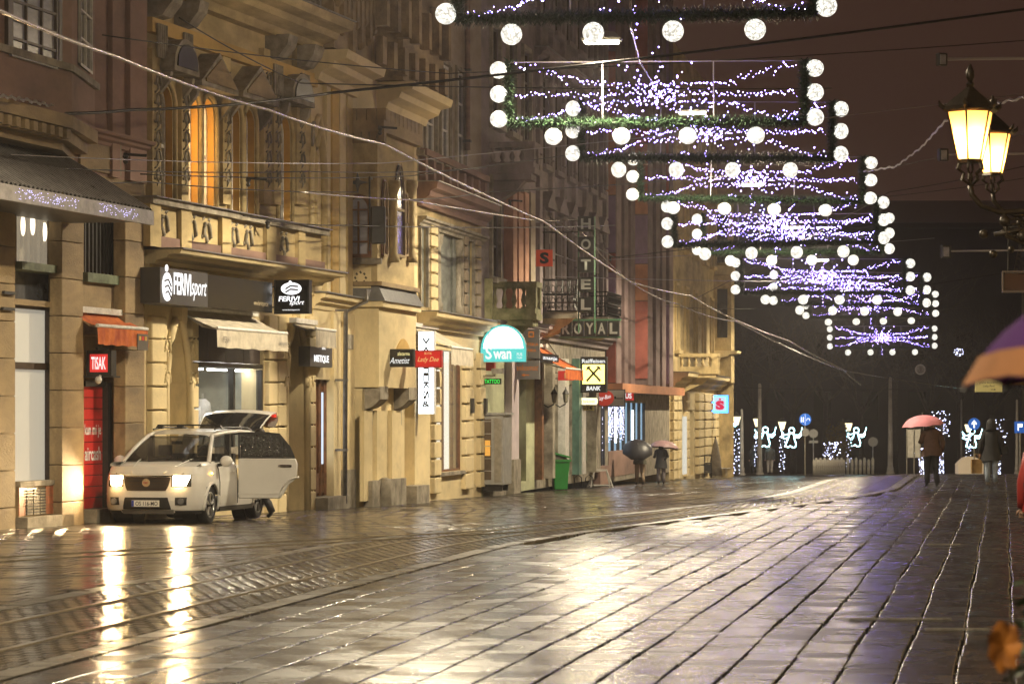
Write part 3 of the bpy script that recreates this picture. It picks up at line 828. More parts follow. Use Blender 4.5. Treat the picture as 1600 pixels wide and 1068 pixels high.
# pediments above the windows, on carved consoles
for x0, x1, yt, kind in ((243, 278, 50, 'r'), (286, 340, 75, 't'), (352, 404, 95, 't'), (430, 462, 105, 'r')):
    a0, a1 = F.a(x0), F.a(x1); z1 = F.z(x0, yt); w_ = (a1 - a0)
    if kind == 't':
        pr = [(a0 - .08, z1 - .75), (a1 + .08, z1 - .75), (a1 + .08, z1 - .65), ((a0 + a1) / 2, z1), (a0 - .08, z1 - .65)]
    else:
        pr = [(a0 - .08, z1 - .75), (a1 + .08, z1 - .75)] + [((a0 + a1) / 2 + (w_ / 2 + .08) * math.cos(q * math.pi / 8), z1 - .68 + .6 * math.sin(q * math.pi / 8)) for q in range(9)]
    MB().prism(pr, -.42, 0, 'y').build('pediment', stone_g, B)
    ins = [((p[0] - (a0 + a1) / 2) * .8 + (a0 + a1) / 2, (p[1] - z1 + .42) * .7 + z1 - .42) for p in pr]
    MB().prism(ins, -.45, -.40, 'y').build('tympanum', dark if kind == 'r' else stone, B)
    for q in (a0, a1):
        MB().prism([(0, z1 - .78), (-.34, z1 - .78), (-.3, z1 - .95), (-.1, z1 - 1.2), (0, z1 - 1.3)], q - .07, q + .07, 'x').build('console', stone_g, B)
# carved pilaster strips between the bays
sd = 0
for x0, x1 in ((229, 243), (275, 286), (340, 352), (404, 416), (420, 431), (456, 470)):
    a0, a1 = F.a(x0), F.a(x1); z0 = F.z(x0, 318); z1 = F.z(x0, 75)
    MB().fb(a0, a1, 0, .12, z0, z1).build('pilaster', cream_d, B)
    for k in range(6):
        sd += 1; ornament(B, stone_g, (a0 + a1) / 2, z0 + .6 + (z1 - z0 - .8) * k / 6, .30, .2, 'pilaster_relief', sd)
# frieze, brackets and main cornice
zf0, zf1 = F.z(230, 28), F.z(230, -18)
MB().fb(0, F.L, 0, .16, zf0 - .28, zf0).build('architrave', ochre, B)
cornice(B, cream_d, -.05, F.L + .05, zf0 + .5, zf0 + 1.15, 1.0, 'main_cornice', zinc)
for x0, x1 in ((230, 246), (272, 286), (414, 428), (456, 470)):
    a0 = F.a(x0); a1 = F.a(x1)
    MB().prism([(0, zf0), (-.30, zf0 + .05), (-.5, zf0 + .3), (-.55, zf0 + .52), (0, zf0 + .52)], a0, a1, 'x').build('cornice_bracket', stone_g, B)
    for k in range(5):
        q = a0 + (a1 - a0) * (k + .5) / 5; MB().tube([(q, -.20, zf0 - .75), (q, -.20, zf0 - .1)], .035, 6).build('fluting', stone_g, B)
MB().fb(.1, F.L - .1, .05, .5, zf0 + 1.3, zf0 + 1.42).build('attic_ledge', stone_g, B)
for k in range(26):
    q = .3 + (F.L - .6) * k / 25
    MB().fb(q - .07, q + .07, .15, .32, zf0 + 1.42, zf0 + 2.2).build('attic_baluster', stone_g, B)
# balcony band with festoons
bz0, bz1 = F.z(230, 388), F.z(230, 322)
bd = .32
MB().fb(F.a(232, bd), F.L - .1, -.1, bd - .05, bz0, bz1).build('balcony_band', cream_d, B)
MB().fb(F.a(230, bd), F.L - .02, 0, bd + .12, bz1, bz1 + .12).build('balcony_rail', stone_g, B)
MB().fb(F.a(230, bd), F.L - .02, 0, bd + .20, bz1 + .121, bz1 + .14).build('sheet_cap', zinc, B)
for x0, x1 in ((231, 248), (280, 296), (344, 358), (414, 428), (464, 474)):
    a0, a1 = F.a(x0, bd), F.a(x1, bd); MB().fb(a0, a1, 0, bd + .05, bz0, bz1).build('balcony_pier', cream_d, B)
MB().fb(F.a(232, bd), F.L - .05, 0, bd + .02, bz0, bz0 + .22).build('balcony_foot', rose, B)
for k, x in enumerate((258, 302, 325, 368, 390, 446)):
    ornament(B, stone_g, F.a(x, bd), F.z(230, 345) , .48, bd + .06, 'festoon', k + 30)
# shop cornice
cornice(B, cream_l, -.02, F.L + .25, F.z(228, 412), F.z(228, 390), .75, 'shop_cornice', zinc)
MB().fb(0, F.L, 0, .10, F.z(228, 430), F.z(228, 412)).build('shop_frieze', cream, B)
# ground floor: quoins, niche, shop window, arched door
for x0, x1 in ((229, 252), (292, 302), (413, 426), (428, 440), (476, 486)):
    blocks(B, cream_l, F.a(x0), F.a(x1), -.35, F.z(x0, 492), 9, .12, .03)
for h in (niche, door):
    pts = arch_pts(h[0] - .06, h[1] + .06, h[2], h[3] + .1, 'pointed')[1:]
    MB().tube([(p[0], -.06, p[1]) for p in pts] + [(h[0] - .06, -.06, h[2])], .085, 6).build('archivolt', cream_l, B, True)
    MB().prism([((h[0] + h[1]) / 2 - .14, h[3] + .02), ((h[0] + h[1]) / 2 + .14, h[3] + .02), ((h[0] + h[1]) / 2 + .2, h[3] + .48), ((h[0] + h[1]) / 2 - .2, h[3] + .48)], -.2, 0, 'y').build('keystone', cream_l, B)
    for q in (h[0] - .12, h[1] + .12):
        for zz in (2.6, 3.2): ornament(B, cream_l, q, zz, .34, .16, 'capital', 5)
pane_shape('niche_back', cream, B, niche[0], niche[1], niche[2], niche[3], 'pointed', -.5)
dd = MB().prism(arch_pts(*door[:4], 'pointed'), .45, .5, 'y').build('street_door', wood_d, B)
for q in (.12, .55):
    for zz in ((.3, 1.1), (1.25, 2.3)):
        w_ = door[1] - door[0]; MB().fb(door[0] + w_ * q, door[0] + w_ * (q + .33), -.45, -.41, zz[0], zz[1]).build('door_panel', wood, dd)
window(B, door[0] + .12, door[1] - .12, 2.75, door[3] - .3, 'pointed', .46, glass_d, iron, 3, 3, .05, .02)
a0, a1, z0, z1 = shop
zm = F.z(302, 573)
shop_br = mat('brown_blind', (0.060, 0.046, 0.042), 0.55, var=0.25, vscale=2)
bl = MB().fb(a0, a1, -.2, -.12, zm + .12, z1).build('blind_box', dark, B)
for k in range(4):
    w_ = (a1 - a0) / 4; MB().fb(a0 + k * w_ + .012, a0 + (k + 1) * w_ - .012, -.12, -.08, zm + .12, z1 - .02).build('blind_panel', shop_br, bl)
shopglass = mat('display_glass', (0.25, 0.27, 0.25), 0.05, spec=0.5, alpha=0.22)
sw = MB().fb(a0, a1, -.14, -.02, zm + .02, zm + .11).fb(a0, a0 + .08, -.14, -.02, z0, zm).fb(a1 - .08, a1, -.14, -.02, z0, zm).fb((a0 * .42 + a1 * .58) - .05, (a0 * .42 + a1 * .58) + .05, -.14, -.02, z0, zm).build('display_window', dark, B)
am = a0 * .42 + a1 * .58
for q0, q1 in ((a0 + .08, am - .05), (am + .05, a1 - .08)):
    MB().fb(q0, q1, -.12, -.105, z0, zm + .02).build('pane', shopglass, sw)
greyroom = mat('shop_room', (0.26, 0.28, 0.26), 0.8, var=0.3, vscale=2)
MB().fb(a0, a1, -1.7, -1.6, z0 - .2, z1).fb(a0 - .05, a0, -2.4, -.45, z0 - .2, z1).fb(a1, a1 + .05, -2.4, -.45, z0 - .2, z1).fb(a0, a1, -2.4, -.5, z0 - .3, z0 - .2).fb(a0, a1, -2.4, -.45, z1, z1 + .05).build('shop_interior', greyroom, B)
strip = glow('shop_strip_light', (1.0, 0.96, 0.88), 34.0)
for k in range(3):
    q = a0 + (a1 - a0) * (.12 + .33 * k); MB().fb(q, q + .9, -.42, -.30, zm - .04, zm - .005).build('strip_light', strip, B)
MB().fb(a0, a1, -.5, .1, z0 - .15, z0).build('sill', stone_g, B)
wallgreen = mat('display_board', (0.06, 0.10, 0.06), 0.6, var=.3, vscale=3)
MB().fb(am + .4, a1 - .4, -1.5, -1.4, z0, zm - .3).build('display_board', wallgreen, B)
# a wreath and a white jacket on show
dm = F.empty('shop_mannequin', 'white jacket on a dummy behind the sports shop glass', 'mannequin')
mx = F.a(316, -1.0)
jk = mat('white_jacket', (0.75, 0.74, 0.74), 0.7, var=.15, vscale=6)
MB().loft([[(mx + rx * math.cos(q * math.pi / 6), 1.0 + ry * math.sin(q * math.pi / 6), zz) for q in range(12)] for rx, ry, zz in ((.26, .16, z0 + .05), (.27, .17, z0 + .4), (.30, .18, z0 + .75), (.24, .15, z0 + .92), (.08, .08, z0 + 1.0))]).build('jacket', jk, dm, True)
MB().tube([(mx - .28, 1.0, z0 + .82), (mx - .40, .95, z0 + .5), (mx - .38, .85, z0 + .15)], .075, 8).build('sleeve', jk, dm, True)
MB().tube([(mx + .28, 1.0, z0 + .82), (mx + .40, .95, z0 + .5), (mx + .38, .85, z0 + .15)], .075, 8).build('sleeve', jk, dm, True)
MB().tube([(mx, 1, z0 - .2), (mx, 1, z0 + 1.12)], .03, 8).build('stand', steel, dm)
aw = F.empty('shop_awning', 'off-white folding awning over the sports shop display window', 'awning')
awning(aw, fabric_w, F.a(308, .4), F.a(420, .4), F.z(306, 484, .1) , .38, .78, .38, frame=white_f)
lettering('lettering', 'FERIVI', mat('faded_print', (0.2, 0.19, 0.18), .8), aw, .42, .12, F.a(306, .4) + .55, F.z(306, 484, .1) - .60, -.85, bold=.01)
lettering('lettering', 'ferivisport.hr', MATS['faded_print'], aw, .62, .12, F.a(424, .4) - .5, F.z(306, 484, .1) - .60, -.85, bold=.01)
# shop sign panel on the wall
sg = F.empty('shop_sign', 'long black glossy sign panel with glowing white lettering above the sports shop', 'sign')
d = .62
a0, a1 = F.a(250, d), F.a(426, d); z0, z1 = F.z(250, 473, d), F.z(250, 417, d)
am = a0 + (a1 - a0) * .40
MB().fb(a0, am - .01, .1, d, z0, z1).build('lit_panel', mat('grey_panel', (0.055, 0.052, 0.05), 0.45, var=.15), sg)
MB().fb(am, a1, .1, d - .01, z0 + .02, z1 - .02).build('dark_panel', black_g, sg)
wglow = glow('sign_white', (1.0, 0.98, 0.97), 1.7)
pc = (a0 * .9 + am * .1, (z0 + z1) / 2)
zc_ = (z0 + z1) / 2
MB().lathe([(.27, 0), (.27, .015)], (a0 + .36, -d - .018, zc_ - .02), 20, 'y', .95, 1.0).build('logo_disc', wglow, sg)
MB().sphere((a0 + .33, -d - .01, zc_ + .33), .07, 10, 8, 1, .3, 1).build('logo_head', wglow, sg)
for k in range(3):
    MB().tube([(a0 + .18 + .03 * k, -d - .022, zc_ + .08 - .11 * k), (a0 + .38, -d - .022, zc_ + .12 - .11 * k), (a0 + .54, -d - .022, zc_ - .01 - .11 * k)], .018, 4).build('logo_stroke', dark, sg)
wA = am - a0
lettering('lettering', 'FERIVI', wglow, sg, wA * .36, .42, a0 + wA * .45, zc_ + .06, -d - .01, bold=.02)
lettering('lettering', 'sport', wglow, sg, wA * .33, .38, a0 + wA * .80, zc_ - .04, -d - .01, shear=.35)
lettering('lettering', 'www.ferivisport.hr', mat('dim_gold', (0.4, 0.33, 0.2), .5), sg, .95, .13, a1 - .75, z0 + .18, -d - .0)
# projecting sign, facing up the street
def board(F, name, label, x0, x1, y0, y1, d0, face, body=None, t=0.14, cat='sign', group=None, edge=None, poly=None):
    """a board that stands out from the wall square to it; returns the thing with its face at local y=0, x centred, z centred"""
    a = F.a(x0, d0); d1 = F.d_at(a, x1); q = F.w(a, (d0 + d1) / 2)
    w = d1 - d0; h = (y1 - y0) / FPX * q.y; z = CAMZ + (HY - (y0 + y1) / 2) / FPX * q.y
    ang = math.atan2(F.n.y, F.n.x)
    t_ = thing(name, label, cat, (q.x, q.y, z), ang, group)
    if poly:
        pts = [(px * w / 2, pz * h / 2) for px, pz in poly]; MB().prism(pts, 0.0, t, 'y').build('box', body or dark, t_)
        MB().prism(pts, -0.012, -0.001, 'y').build('face', face, t_)
    else:
        MB().box(-w/2, w/2, 0, t, -h/2, h/2).build('box', body or dark, t_)
        e = edge if edge is not None else .03
        MB().box(-w/2 + e, w/2 - e, -.012, -.001, -h/2 + e, h/2 - e).build('face', face, t_)
    # two brackets back to the wall
    if d0 > 0.03:
        for zz in (-h * .3, h * .3): MB().tube([(-w/2 - d0 - .05, t / 2, zz), (-w/2 + .02, t / 2, zz)], .018, 6).build('bracket', iron, t_)
    return t_, w, h
t, w, h = board(FB, 'projecting_sign', 'black box sign with white oval figure logo, jutting out beside the sports shop panel', 428, 483, 437, 490, .35, black_g, dark, .2)
MB().lathe([(h * .18, 0), (h * .18, .012)], (0, -.026, h * .24), 24, 'y', 1.75, 1).build('logo_disc', wglow, t)
MB().sphere((-.03 * w, -.02, h * .43), h * .045, 10, 8, 1, .4, 1).build('logo_head', wglow, t)
for k in range(2):
    MB().tube([(-w * .16, -.032, h * (.13 + .1 * k)), (-w * .02, -.032, h * (.22 + .1 * k)), (w * .2, -.032, h * (.20 + .1 * k))], .018, 4).build('logo_stroke', dark, t)
lettering('lettering', 'FERIVI', wglow, t, w * .60, h * .15, -w * .06, -h * .06, -.02, shear=.12, bold=.02)
lettering('lettering', 'sport', wglow, t, w * .42, h * .15, w * .16, -h * .20, -.02, shear=.35)
lettering('lettering', 'www.ferivisport.hr', wglow, t, w * .50, h * .055, 0, -h * .39, -.02)
# kiosk sign on house A
t, w, h = board(FA, 'kiosk_sign', 'small red sign with white TISAK lettering in a dark metal case', 135, 174, 547, 587, .02, mat('red_lit', (0.5, .02, .02), .4, emit=(1, .06, .05), estr=.55), dark, .25, edge=.07)
lettering('lettering', 'TISAK', glow('kiosk_letters', (1, .9, .85), 1.1), t, w * .58, h * .5, 0, 0, -.02, bold=.02)
MB().tube([(w * .1, -.05, -h * .5), (w * .1, -.1, -h * .62)], .03, 6).sphere((w * .1, -.14, -h * .66), .07, 8, 6).build('camera', white_f, t)
MB().box(-w * .56, w * .62, -.06, .3, -h * .56, -h * .5).build('hood', dark, t)
# ------------------------------------------------------------------ house C: narrow pale house with a lancet bay and a brown shop door
F = FC
C = F.empty('pale_house', 'narrow pale yellow house with pointed lancet bay and brown glazed shop door', 'house')
zt = 15.5
zl = F.z(490, 458)
lan = (F.a(488.5), F.a(496), F.z(488, 408), F.z(488, 255), 'pointed')
sdoor = (F.a(487.5), F.a(513), -.3, F.z(488, 592))
wall('wall', cream_l, C, 0, F.L, zl, zt, [lan], depth=.25)
wall('shop_wall', cream_l, C, 0, F.L, -.6, zl, [sdoor], depth=.3, d=.05)
window(C, *lan, depth=.1, glass=glass_d, frame=wood, cols=2, rows=4, fw=.06, mull=.03)
pts = arch_pts(F.a(487), F.a(503), lan[2] - .3, F.z(490, 205), 'pointed')[1:]
MB().tube([(p[0], -.04, p[1]) for p in pts] + [(F.a(487), -.04, lan[2] - .3)], .10, 6).build('arch_moulding', cream, C, True)
pts = arch_pts(F.a(487) - .15, F.a(505) + .1, lan[2] - .3, F.z(490, 180), 'pointed')[1:]
MB().tube([(p[0], -.03, p[1]) for p in pts] + [(F.a(487) - .15, -.03, lan[2] - .3)], .07, 6).build('arch_moulding', cream_l, C, True)
MB().lathe([(.22, 0), (.22, .05)], (F.a(489), -.05, F.z(489, 215)), 14, 'y', 1, 1.7).build('roundel', stone_g, C)
MB().fb(F.a(487), F.a(500), 0, .16, lan[2] - .25, lan[2] - .06).build('sill', cream, C)
for x0, x1, m_ in ((504, 510, cream_l), (513, 523, ochre), (525, 534, cream_l), (537, 545, cream)):
    MB().fb(F.a(x0), F.a(x1), 0, .10, zl, F.z(x0, 130)).build('pilaster', m_, C)
cornice(C, cream_l, -.25, F.L - .1, F.z(490, 128), F.z(490, 82), .9, 'cornice')
att = MB().fb(-.1, F.L, -.1, .55, F.z(490, 78), zt + 2).build('attic', stone, C)
for k in range(9):                                                   # hanging tracery
    q = .1 + (F.L - .2) * k / 8; hh = (.5, 1.1, .7, 1.5, .8, 1.2, .6, 1.0, .7)[k]
    MB().fb(q - .13, q + .13, .5, .66, F.z(490, 78) + 1.6 - hh, zt).build('tracery', stone, C)
    MB().sphere((q, -.58, F.z(490, 78) + 1.55 - hh), .12, 8, 6).build('pendant', stone, C)
cornice(C, cream_l, -.05, F.L - .05, zl - .35, zl, .35, 'ledge', slate)
MB().fb(F.a(513), F.a(524), .05, .13, -.3, zl - .36).build('pilaster', cream_l, C)
MB().fb(F.a(528), F.a(543), .05, .17, -.3, zl - .36).build('pilaster', cream_l, C)
MB().fb(F.a(528) - .03, F.a(543) + .03, .05, .20, -.5, .55).build('plinth', stone_g, C)
MB().fb(F.a(528), F.a(540), .17, .19, F.z(530, 545), F.z(530, 522)).build('relief_panel', stone_g, C)
a0, a1, z0, z1 = sdoor
cold = glow('cool_shop_light', (0.72, 0.84, 1.0), 1.1)
dr = MB().fb(a0, a1, -.2, -.12, z0, z1).build('shop_door', wood, C)
n = 3
for k in range(n):
    q0 = a0 + (a1 - a0) * k / n + .05; q1 = a0 + (a1 - a0) * (k + 1) / n - .05
    if k != 1: MB().fb(q0, q1, -.12, -.105, F.z(488, 726), F.z(488, 612)).build('pane', cold, dr)
    MB().fb(q0, q1, -.12, -.08, z0 + .35, F.z(488, 740)).build('door_panel', wood, dr)
for k in range(n + 1):
    q = a0 + (a1 - a0) * k / n; MB().tube([(q, .09, z0 + .3), (q, .09, z1)], .05, 8).build('door_post', wood, dr)
MB().fb(a0 - .03, a1 + .03, -.35, -.1, z1 - .12, z1 + .05).build('door_head', wood, dr)
MB().fb(a0 - .15, a1 + .45, -.4, .40, -.6, F.z(488, 777)).build('step', stone_g, C)
sill_pos = F.z(488, 777)
aw = F.empty('shop_awning', 'short off-white scalloped awning above the brown shop door', 'awning')
awning(aw, fabric_w, F.a(487, .5) + .05, F.a(519, .5), F.z(488, 506, .1), .15, .55, .42, scallop=True, frame=white_f)
t = F.empty('shop_sign', 'dark grey sign with glowing white name above the brown shop door', 'sign')
d = .32; a0, a1, z0, z1 = F.a(487, d) - .15, F.a(519, d), F.z(488, 572, d), F.z(488, 541, d)
MB().fb(a0, a1, .06, d, z0, z1).build('panel', mat('grey_panel', (.05,.05,.05)), t)
lettering('lettering', 'MISTIQUE', wglow, t, (a1 - a0) * .66, (z1 - z0) * .42, (a0 + a1) / 2 , (z0 + z1) / 2 - .05, -d - .01, bold=.015)
lettering('lettering', 'BAR', wglow, t, (a1 - a0) * .16, (z1 - z0) * .14, (a0 * .4 + a1 * .6), (z0 + z1) / 2 + .2, -d - .01)
dp = F.empty('downpipe', 'pale zinc downpipe running down beside the oriel tower', 'pipe')
pa = F.a(549.5, .5); MB().tube([(pa - .0, -.9, F.z(549, 452, .5)), (pa, -.85, F.z(549, 470, .5)), (pa - .1, -.38, F.z(549, 488, .5)), (pa - .1, -.36, -.2)], .055, 8).build('pipe', zinc, dp, True)
for zz in (1.0, 2.6, 4.2): MB().fb(pa - .18, pa - .02, .15, .43, zz, zz + .05).build('pipe_clip', zinc, dp)

# ------------------------------------------------------------------ house D: castle-like oriel tower
F = FD
D = F.empty('tower_house', 'castle-like stone oriel tower with battlements and arched brown window', 'house')
zt = 17.0
dt = F.d_at(0, 592)                       # how far the tower stands out
zl = F.z(600, 470, dt)                    # slate skirt
zk = F.z(600, 605, dt)                    # underside of the overhang
zp = F.z(540, 205)                        # foot of the battlements
aE_ = F.a(650, dt)
gate = (F.a(622, .35), F.a(648, .35), -.3, F.z(622, 560, .35), 'pointed')
wall('wall', cream_l, D, 0, F.L, -.6, zt, [], depth=.3, d=.0)
wall('ground_wall', cream_l, D, .05, F.L - .05, -.6, zk + .6, [(F.a(632, .35), F.a(648, .35), -.1, F.z(632, 575, .35), 'round')], depth=.35, d=.35)
gold = glow('amber_passage', (1.0, .55, .12), .55)
MB().fb(F.a(632, .35), F.a(648, .35), -.1, -.02, -.1, F.z(632, 575, .35)).build('passage_door', wood, D)
MB().fb(F.a(632, .35) + .1, F.a(648, .35) - .15, -.02, -.005, 1.0, F.z(632, 600, .35)).build('lit_panel', gold, D)
body = MB().box(0, aE_, -dt, 0, zk, zl - .12).build('overhang', cream_l, D)
MB().prism([(-.08, -dt - .12), (aE_ + .08, -dt - .12), (aE_ + .08, .0), (-.08, .0)], zl - .16, zl - .02, 'z').build('skirt_moulding', cream_l, D)
sk = [(-.12, -dt - .18), (aE_ + .12, -dt - .18), (aE_ + .12, .0), (-.12, .0)]; si = [(.0, -dt + .05), (aE_, -dt + .05), (aE_, .02), (.0, .02)]
mb = MB(); mb.loft([[(p[0], p[1], zl - .02) for p in sk], [(p[0], p[1], zl + .42) for p in si]]); mb.build('slate_skirt', slate, D)
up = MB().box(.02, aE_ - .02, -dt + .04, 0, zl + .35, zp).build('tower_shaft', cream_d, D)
# base panels with tracery
def on_side(F, x, y):                     # pixel on the tower's side face (a = 0): -> (d, z)
    dd_ = F.d_at(0, x); q = F.w(0, dd_); return dd_, CAMZ + (HY - y) / FPX * q.y
d0, z0 = on_side(F, 548, 450); d1, z1 = on_side(F, 580, 418)
fr = MB().box(-.04, .02, -d1, -d0, z0, z1).build('tracery_panel', cream_l, D)
mb = MB(); c = ((d0 + d1) / 2, (z0 + z1) / 2); rr = (d1 - d0) * .42
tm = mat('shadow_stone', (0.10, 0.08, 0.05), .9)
for k in range(8):
    q = k * math.pi / 4; p = (c[0] + rr * .62 * math.cos(q), c[1] + rr * .62 * math.sin(q)); s_ = rr * .17
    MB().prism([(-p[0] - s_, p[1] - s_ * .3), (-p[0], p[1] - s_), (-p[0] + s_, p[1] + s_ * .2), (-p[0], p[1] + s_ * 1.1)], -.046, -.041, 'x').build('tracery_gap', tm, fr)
MB().box(-.09, .0, -dt - .08, .0, z1 + .08, z1 + .22).build('ledge', stone_g, D)
MB().box(-.08, aE_ + .06, -dt - .09, .0, zl + .34, zl + .44).build('base_course', stone, D)
# arched window on the side face
wd0, wz0 = on_side(F, 541, 403); wd1, wz1 = on_side(F, 582, 303)
w_ = window(D, 0, wd1 - wd0, wz0, wz1, 'round', .0, lace, wood, 2, 4, .09, .022)
w_.location = (-.06, -wd0, 0); w_.rotation_euler = (0, 0, R(-90))
MB().box(-.10, .0, -wd1 - .06, -wd0 + .06, wz0 - .12, wz0 - .01).build('sill', stone_g, D)
# four-pointed star
sd_, sz_ = on_side(F, 559, 285)
pts = []
for k in range(8):
    r_ = .25 if k % 2 == 0 else .07; q = k * math.pi / 4; pts.append((-sd_ + r_ * math.cos(q), sz_ + r_ * math.sin(q)))
MB().prism(pts, -.03, .03, 'x').build('star', slate, D)
# front face: colonnettes, lancets, shutter strip
for x in (612, 640):
    aa = F.a(x, dt); zz0, zz1 = F.z(x, 402, dt), F.z(x, 290, dt)
    MB().lathe([(.17, zz0 - .12), (.17, zz0), (.12, zz0 + .05), (.10, zz1 - .25), (.13, zz1 - .2), (.19, zz1), (.19, zz1 + .12)], (aa, -dt - .02, 0), 10).build('colonnette', cream_d, D, True)
for x0, x1, yb, yt, m_ in ((597, 604, 400, 278, wood), (617, 631, 400, 252, mat('violet_glass', (.05, .035, .07), .2)), (632, 636, 400, 300, wood)):
    a0, a1 = F.a(x0, dt), F.a(x1, dt)
    window(D, a0, a1, F.z(x0, yb, dt), F.z(x0, yt, dt), 'pointed', -dt + .0, m_, stone, 1, 2, .06)
# battlements
zb0 = zp; ztop = F.z(540, 168)
MB().box(-.12, aE_ + .1, -dt - .15, 0, zb0, zb0 + .28).build('parapet', stone, D)
for k in range(5):
    dd_ = .05 + (dt + .05) * k / 4; MB().box(-.13, .10, -dd_ - .06, -dd_ + .10, zb0 - .25, zb0 - .003).build('corbel', stone, D)
for k in range(4):
    dd_ = .02 + (dt + .08) * k / 3.3; MB().box(-.12, .12, -dd_ - .17, -dd_ + .05, zb0 + .28, ztop).build('merlon', stone, D)
for k in range(9):
    aa = .4 + (aE_ - .3) * k / 8.5; MB().box(aa - .2, aa + .2, -dt - .15, -dt + .08, zb0 + .28, ztop).build('merlon', stone, D)
# moulded cornice above and upper battlements
cz0, cz1 = F.z(575, 165), F.z(575, 122)
cornice(D, cream_l, F.a(588, 0), F.L, cz0, cz1, .95, 'cornice')
MB().fb(F.a(586, 0), F.L, -.1, .7, cz1 + .02, zt + 1).build('attic', stone, D)
for k in range(7):
    aa = F.a(588, .7) + (F.L - F.a(588, .7)) * k / 6.5
    MB().fb(aa, aa + .42, .7, .86, cz1 + .1, cz1 + .75).build('attic_panel', stone, D)
    MB().fb(aa + .05, aa + .36, .62, .95, cz1 + 1.0, cz1 + 1.9 + .3 * (k % 2)).build('attic_merlon', stone, D)
# corbels under the overhang, ground pilasters and plinth
for y0 in (.05, aE_ - .9):
    prof = [(-dt - .02, zk + .02), (-dt - .02, zk - .28), (-dt + .10, zk - .40), (-dt + .22, zk - .48), (-.36, zk - .52), (-.36, zk - .9), (-.30, zk - .9), (-.30, zk + .02)]
    MB().prism(prof, y0, y0 + .85, 'x').build('corbel', stone_g, D)
MB().prism([(-.05, zk - .02), (-.05, zk - .35), (-.25, zk - .35)], .0, .0, 'y')
for x0, x1 in ((562, 575), (582, 596), (606, 620)):
    MB().fb(F.a(x0, .35), F.a(x1, .35), .35, .46, -.2, zk - .55).build('pilaster', cream_l, D)
MB().fb(.0, F.a(622, .35), .35, .56, -.6, F.z(600, 748, .35)).build('plinth', stone_g, D)
MB().lathe([(.17, -.6), (.17, .18), (.14, .28), (.06, .33)], (F.a(600, .6), -.62, 0), 12).build('corner_post', stone_g, D, True)
MB().fb(F.a(630, .35), F.a(650, .35), .3, .7, -.6, .05).build('step', stone_g, D)
pts = arch_pts(F.a(618, dt) - .1, F.a(640, dt) + .1, F.z(620, 562, dt), F.z(620, 528, dt), 'pointed')
MB().prism(pts, -dt - .03, -dt + .01, 'y').build('blind_arch', ochre, D)
for k, x in enumerate(()):
    MB().prism([(-dt - .16, F.z(x, 497, dt)), (-dt - .16, F.z(x, 505, dt)), (-dt, F.z(x, 520, dt)), (-dt, F.z(x, 495, dt))], F.a(x, dt), F.a(x, dt) + .3, 'x').build('bracket', stone_g, D)
bx = thing('hanging_box', 'black weatherproof box hung on a rod before the tower window', 'box', at(591, 385, 71.0))
MB().box(-.17, .17, -.12, .12, .06, .92).build('case', dark, bx); bevel(bx.children[0], .03)
MB().tube([(-.2, 0, -.1), (-.2, 0, 1.6)], .025, 6).build('rod', iron, bx)
for zz in (.15, .8): MB().box(-.22, -.1, -.03, .03, zz, zz + .05).build('clamp', iron, bx)
MB().tube([(-.2, 0, 1.6), (-.2, 1.25, 1.65)], .02, 6).build('arm', iron, bx)

# ------------------------------------------------------------------ house E: clothes shop with rusticated pilasters
F = FE
E = F.empty('rusticated_house', 'tan house with rusticated pilasters, green worn shutters and bright shop window', 'house')
zt = 17.5
zc1 = F.z(655, 487); zc2 = F.z(655, 290)
up_w = [(663, 680, 84, 240), (687, 703, 96, 250), (712, 726, 108, 256), (648.0, 656, 72, 232)]
hs = [(max(.05, F.a(x0)), F.a(x1), F.z(x0, yb), F.z(x0, yt)) for x0, x1, yt, yb in up_w]
bigw = (F.a(682), F.a(719), F.z(682, 485), F.z(682, 362))
smallw = [(F.a(655), F.a(665), F.z(655, 478), F.z(655, 352)), (F.a(727), F.a(737), F.z(727, 490), F.z(727, 373))]
shopw = (F.a(682), F.a(721), F.z(682, 738), F.z(682, 545))
sdoor = (F.a(655), F.a(671), -.3, F.z(655, 560))
rdoor = (F.a(735), F.a(744), -.2, F.z(735, 560))
wall('upper_wall', tan, E, 0, F.L, zc2, zt, hs, depth=.3)
wall('middle_wall', cream_d, E, 0, F.L, zc1, zc2, [bigw] + smallw, depth=.45, d=.001)
wall('shop_wall', cream_l, E, 0, F.L, -.6, zc1, [shopw, sdoor, rdoor], depth=.45, d=.002)
for h in hs:
    window(E, *h, depth=.09, glass=glass_s, frame=white_f, cols=2, rows=3, fw=.07, mull=.03)
    MB().fb(h[0] - .12, h[0], 0, .07, h[2], h[3] + .1).fb(h[1], h[1] + .12, 0, .07, h[2], h[3] + .1).fb(h[0], h[1], 0, .07, h[3], h[3] + .1).build('surround', stone_g, E)
    MB().fb(h[0] - .18, h[1] + .18, 0, .2, h[2] - .16, h[2] - .01).build('sill', stone_g, E)
shut = mat('worn_shutter', (0.16, 0.17, 0.15), .7, var=.5, vscale=4, streak=True)
for h in smallw + [bigw]:
    w2 = h[1] - h[0]
    n = 4 if h is bigw else 2
    for k in range(n):
        MB().fb(h[0] + w2 * k / n + .01, h[0] + w2 * (k + 1) / n - .01, -.16, -.10 + .05 * (k % 2), h[2], h[3]).build('shutter', shut, E)
    MB().fb(h[0] - .14, h[0], 0, .08, h[2], h[3] + .14).fb(h[1], h[1] + .14, 0, .08, h[2], h[3] + .14).fb(h[0], h[1], 0, .08, h[3], h[3] + .14).build('surround', stone_g, E)
for q in (bigw[0] + .3, bigw[1] - .3):
    MB().lathe([(.14, bigw[2]), (.14, bigw[2] + .2), (.1, bigw[2] + .25), (.085, bigw[3] - .4), (.13, bigw[3] - .3), (.17, bigw[3] - .05)], (q, .02, 0), 10).build('column', stone_g, E, True)
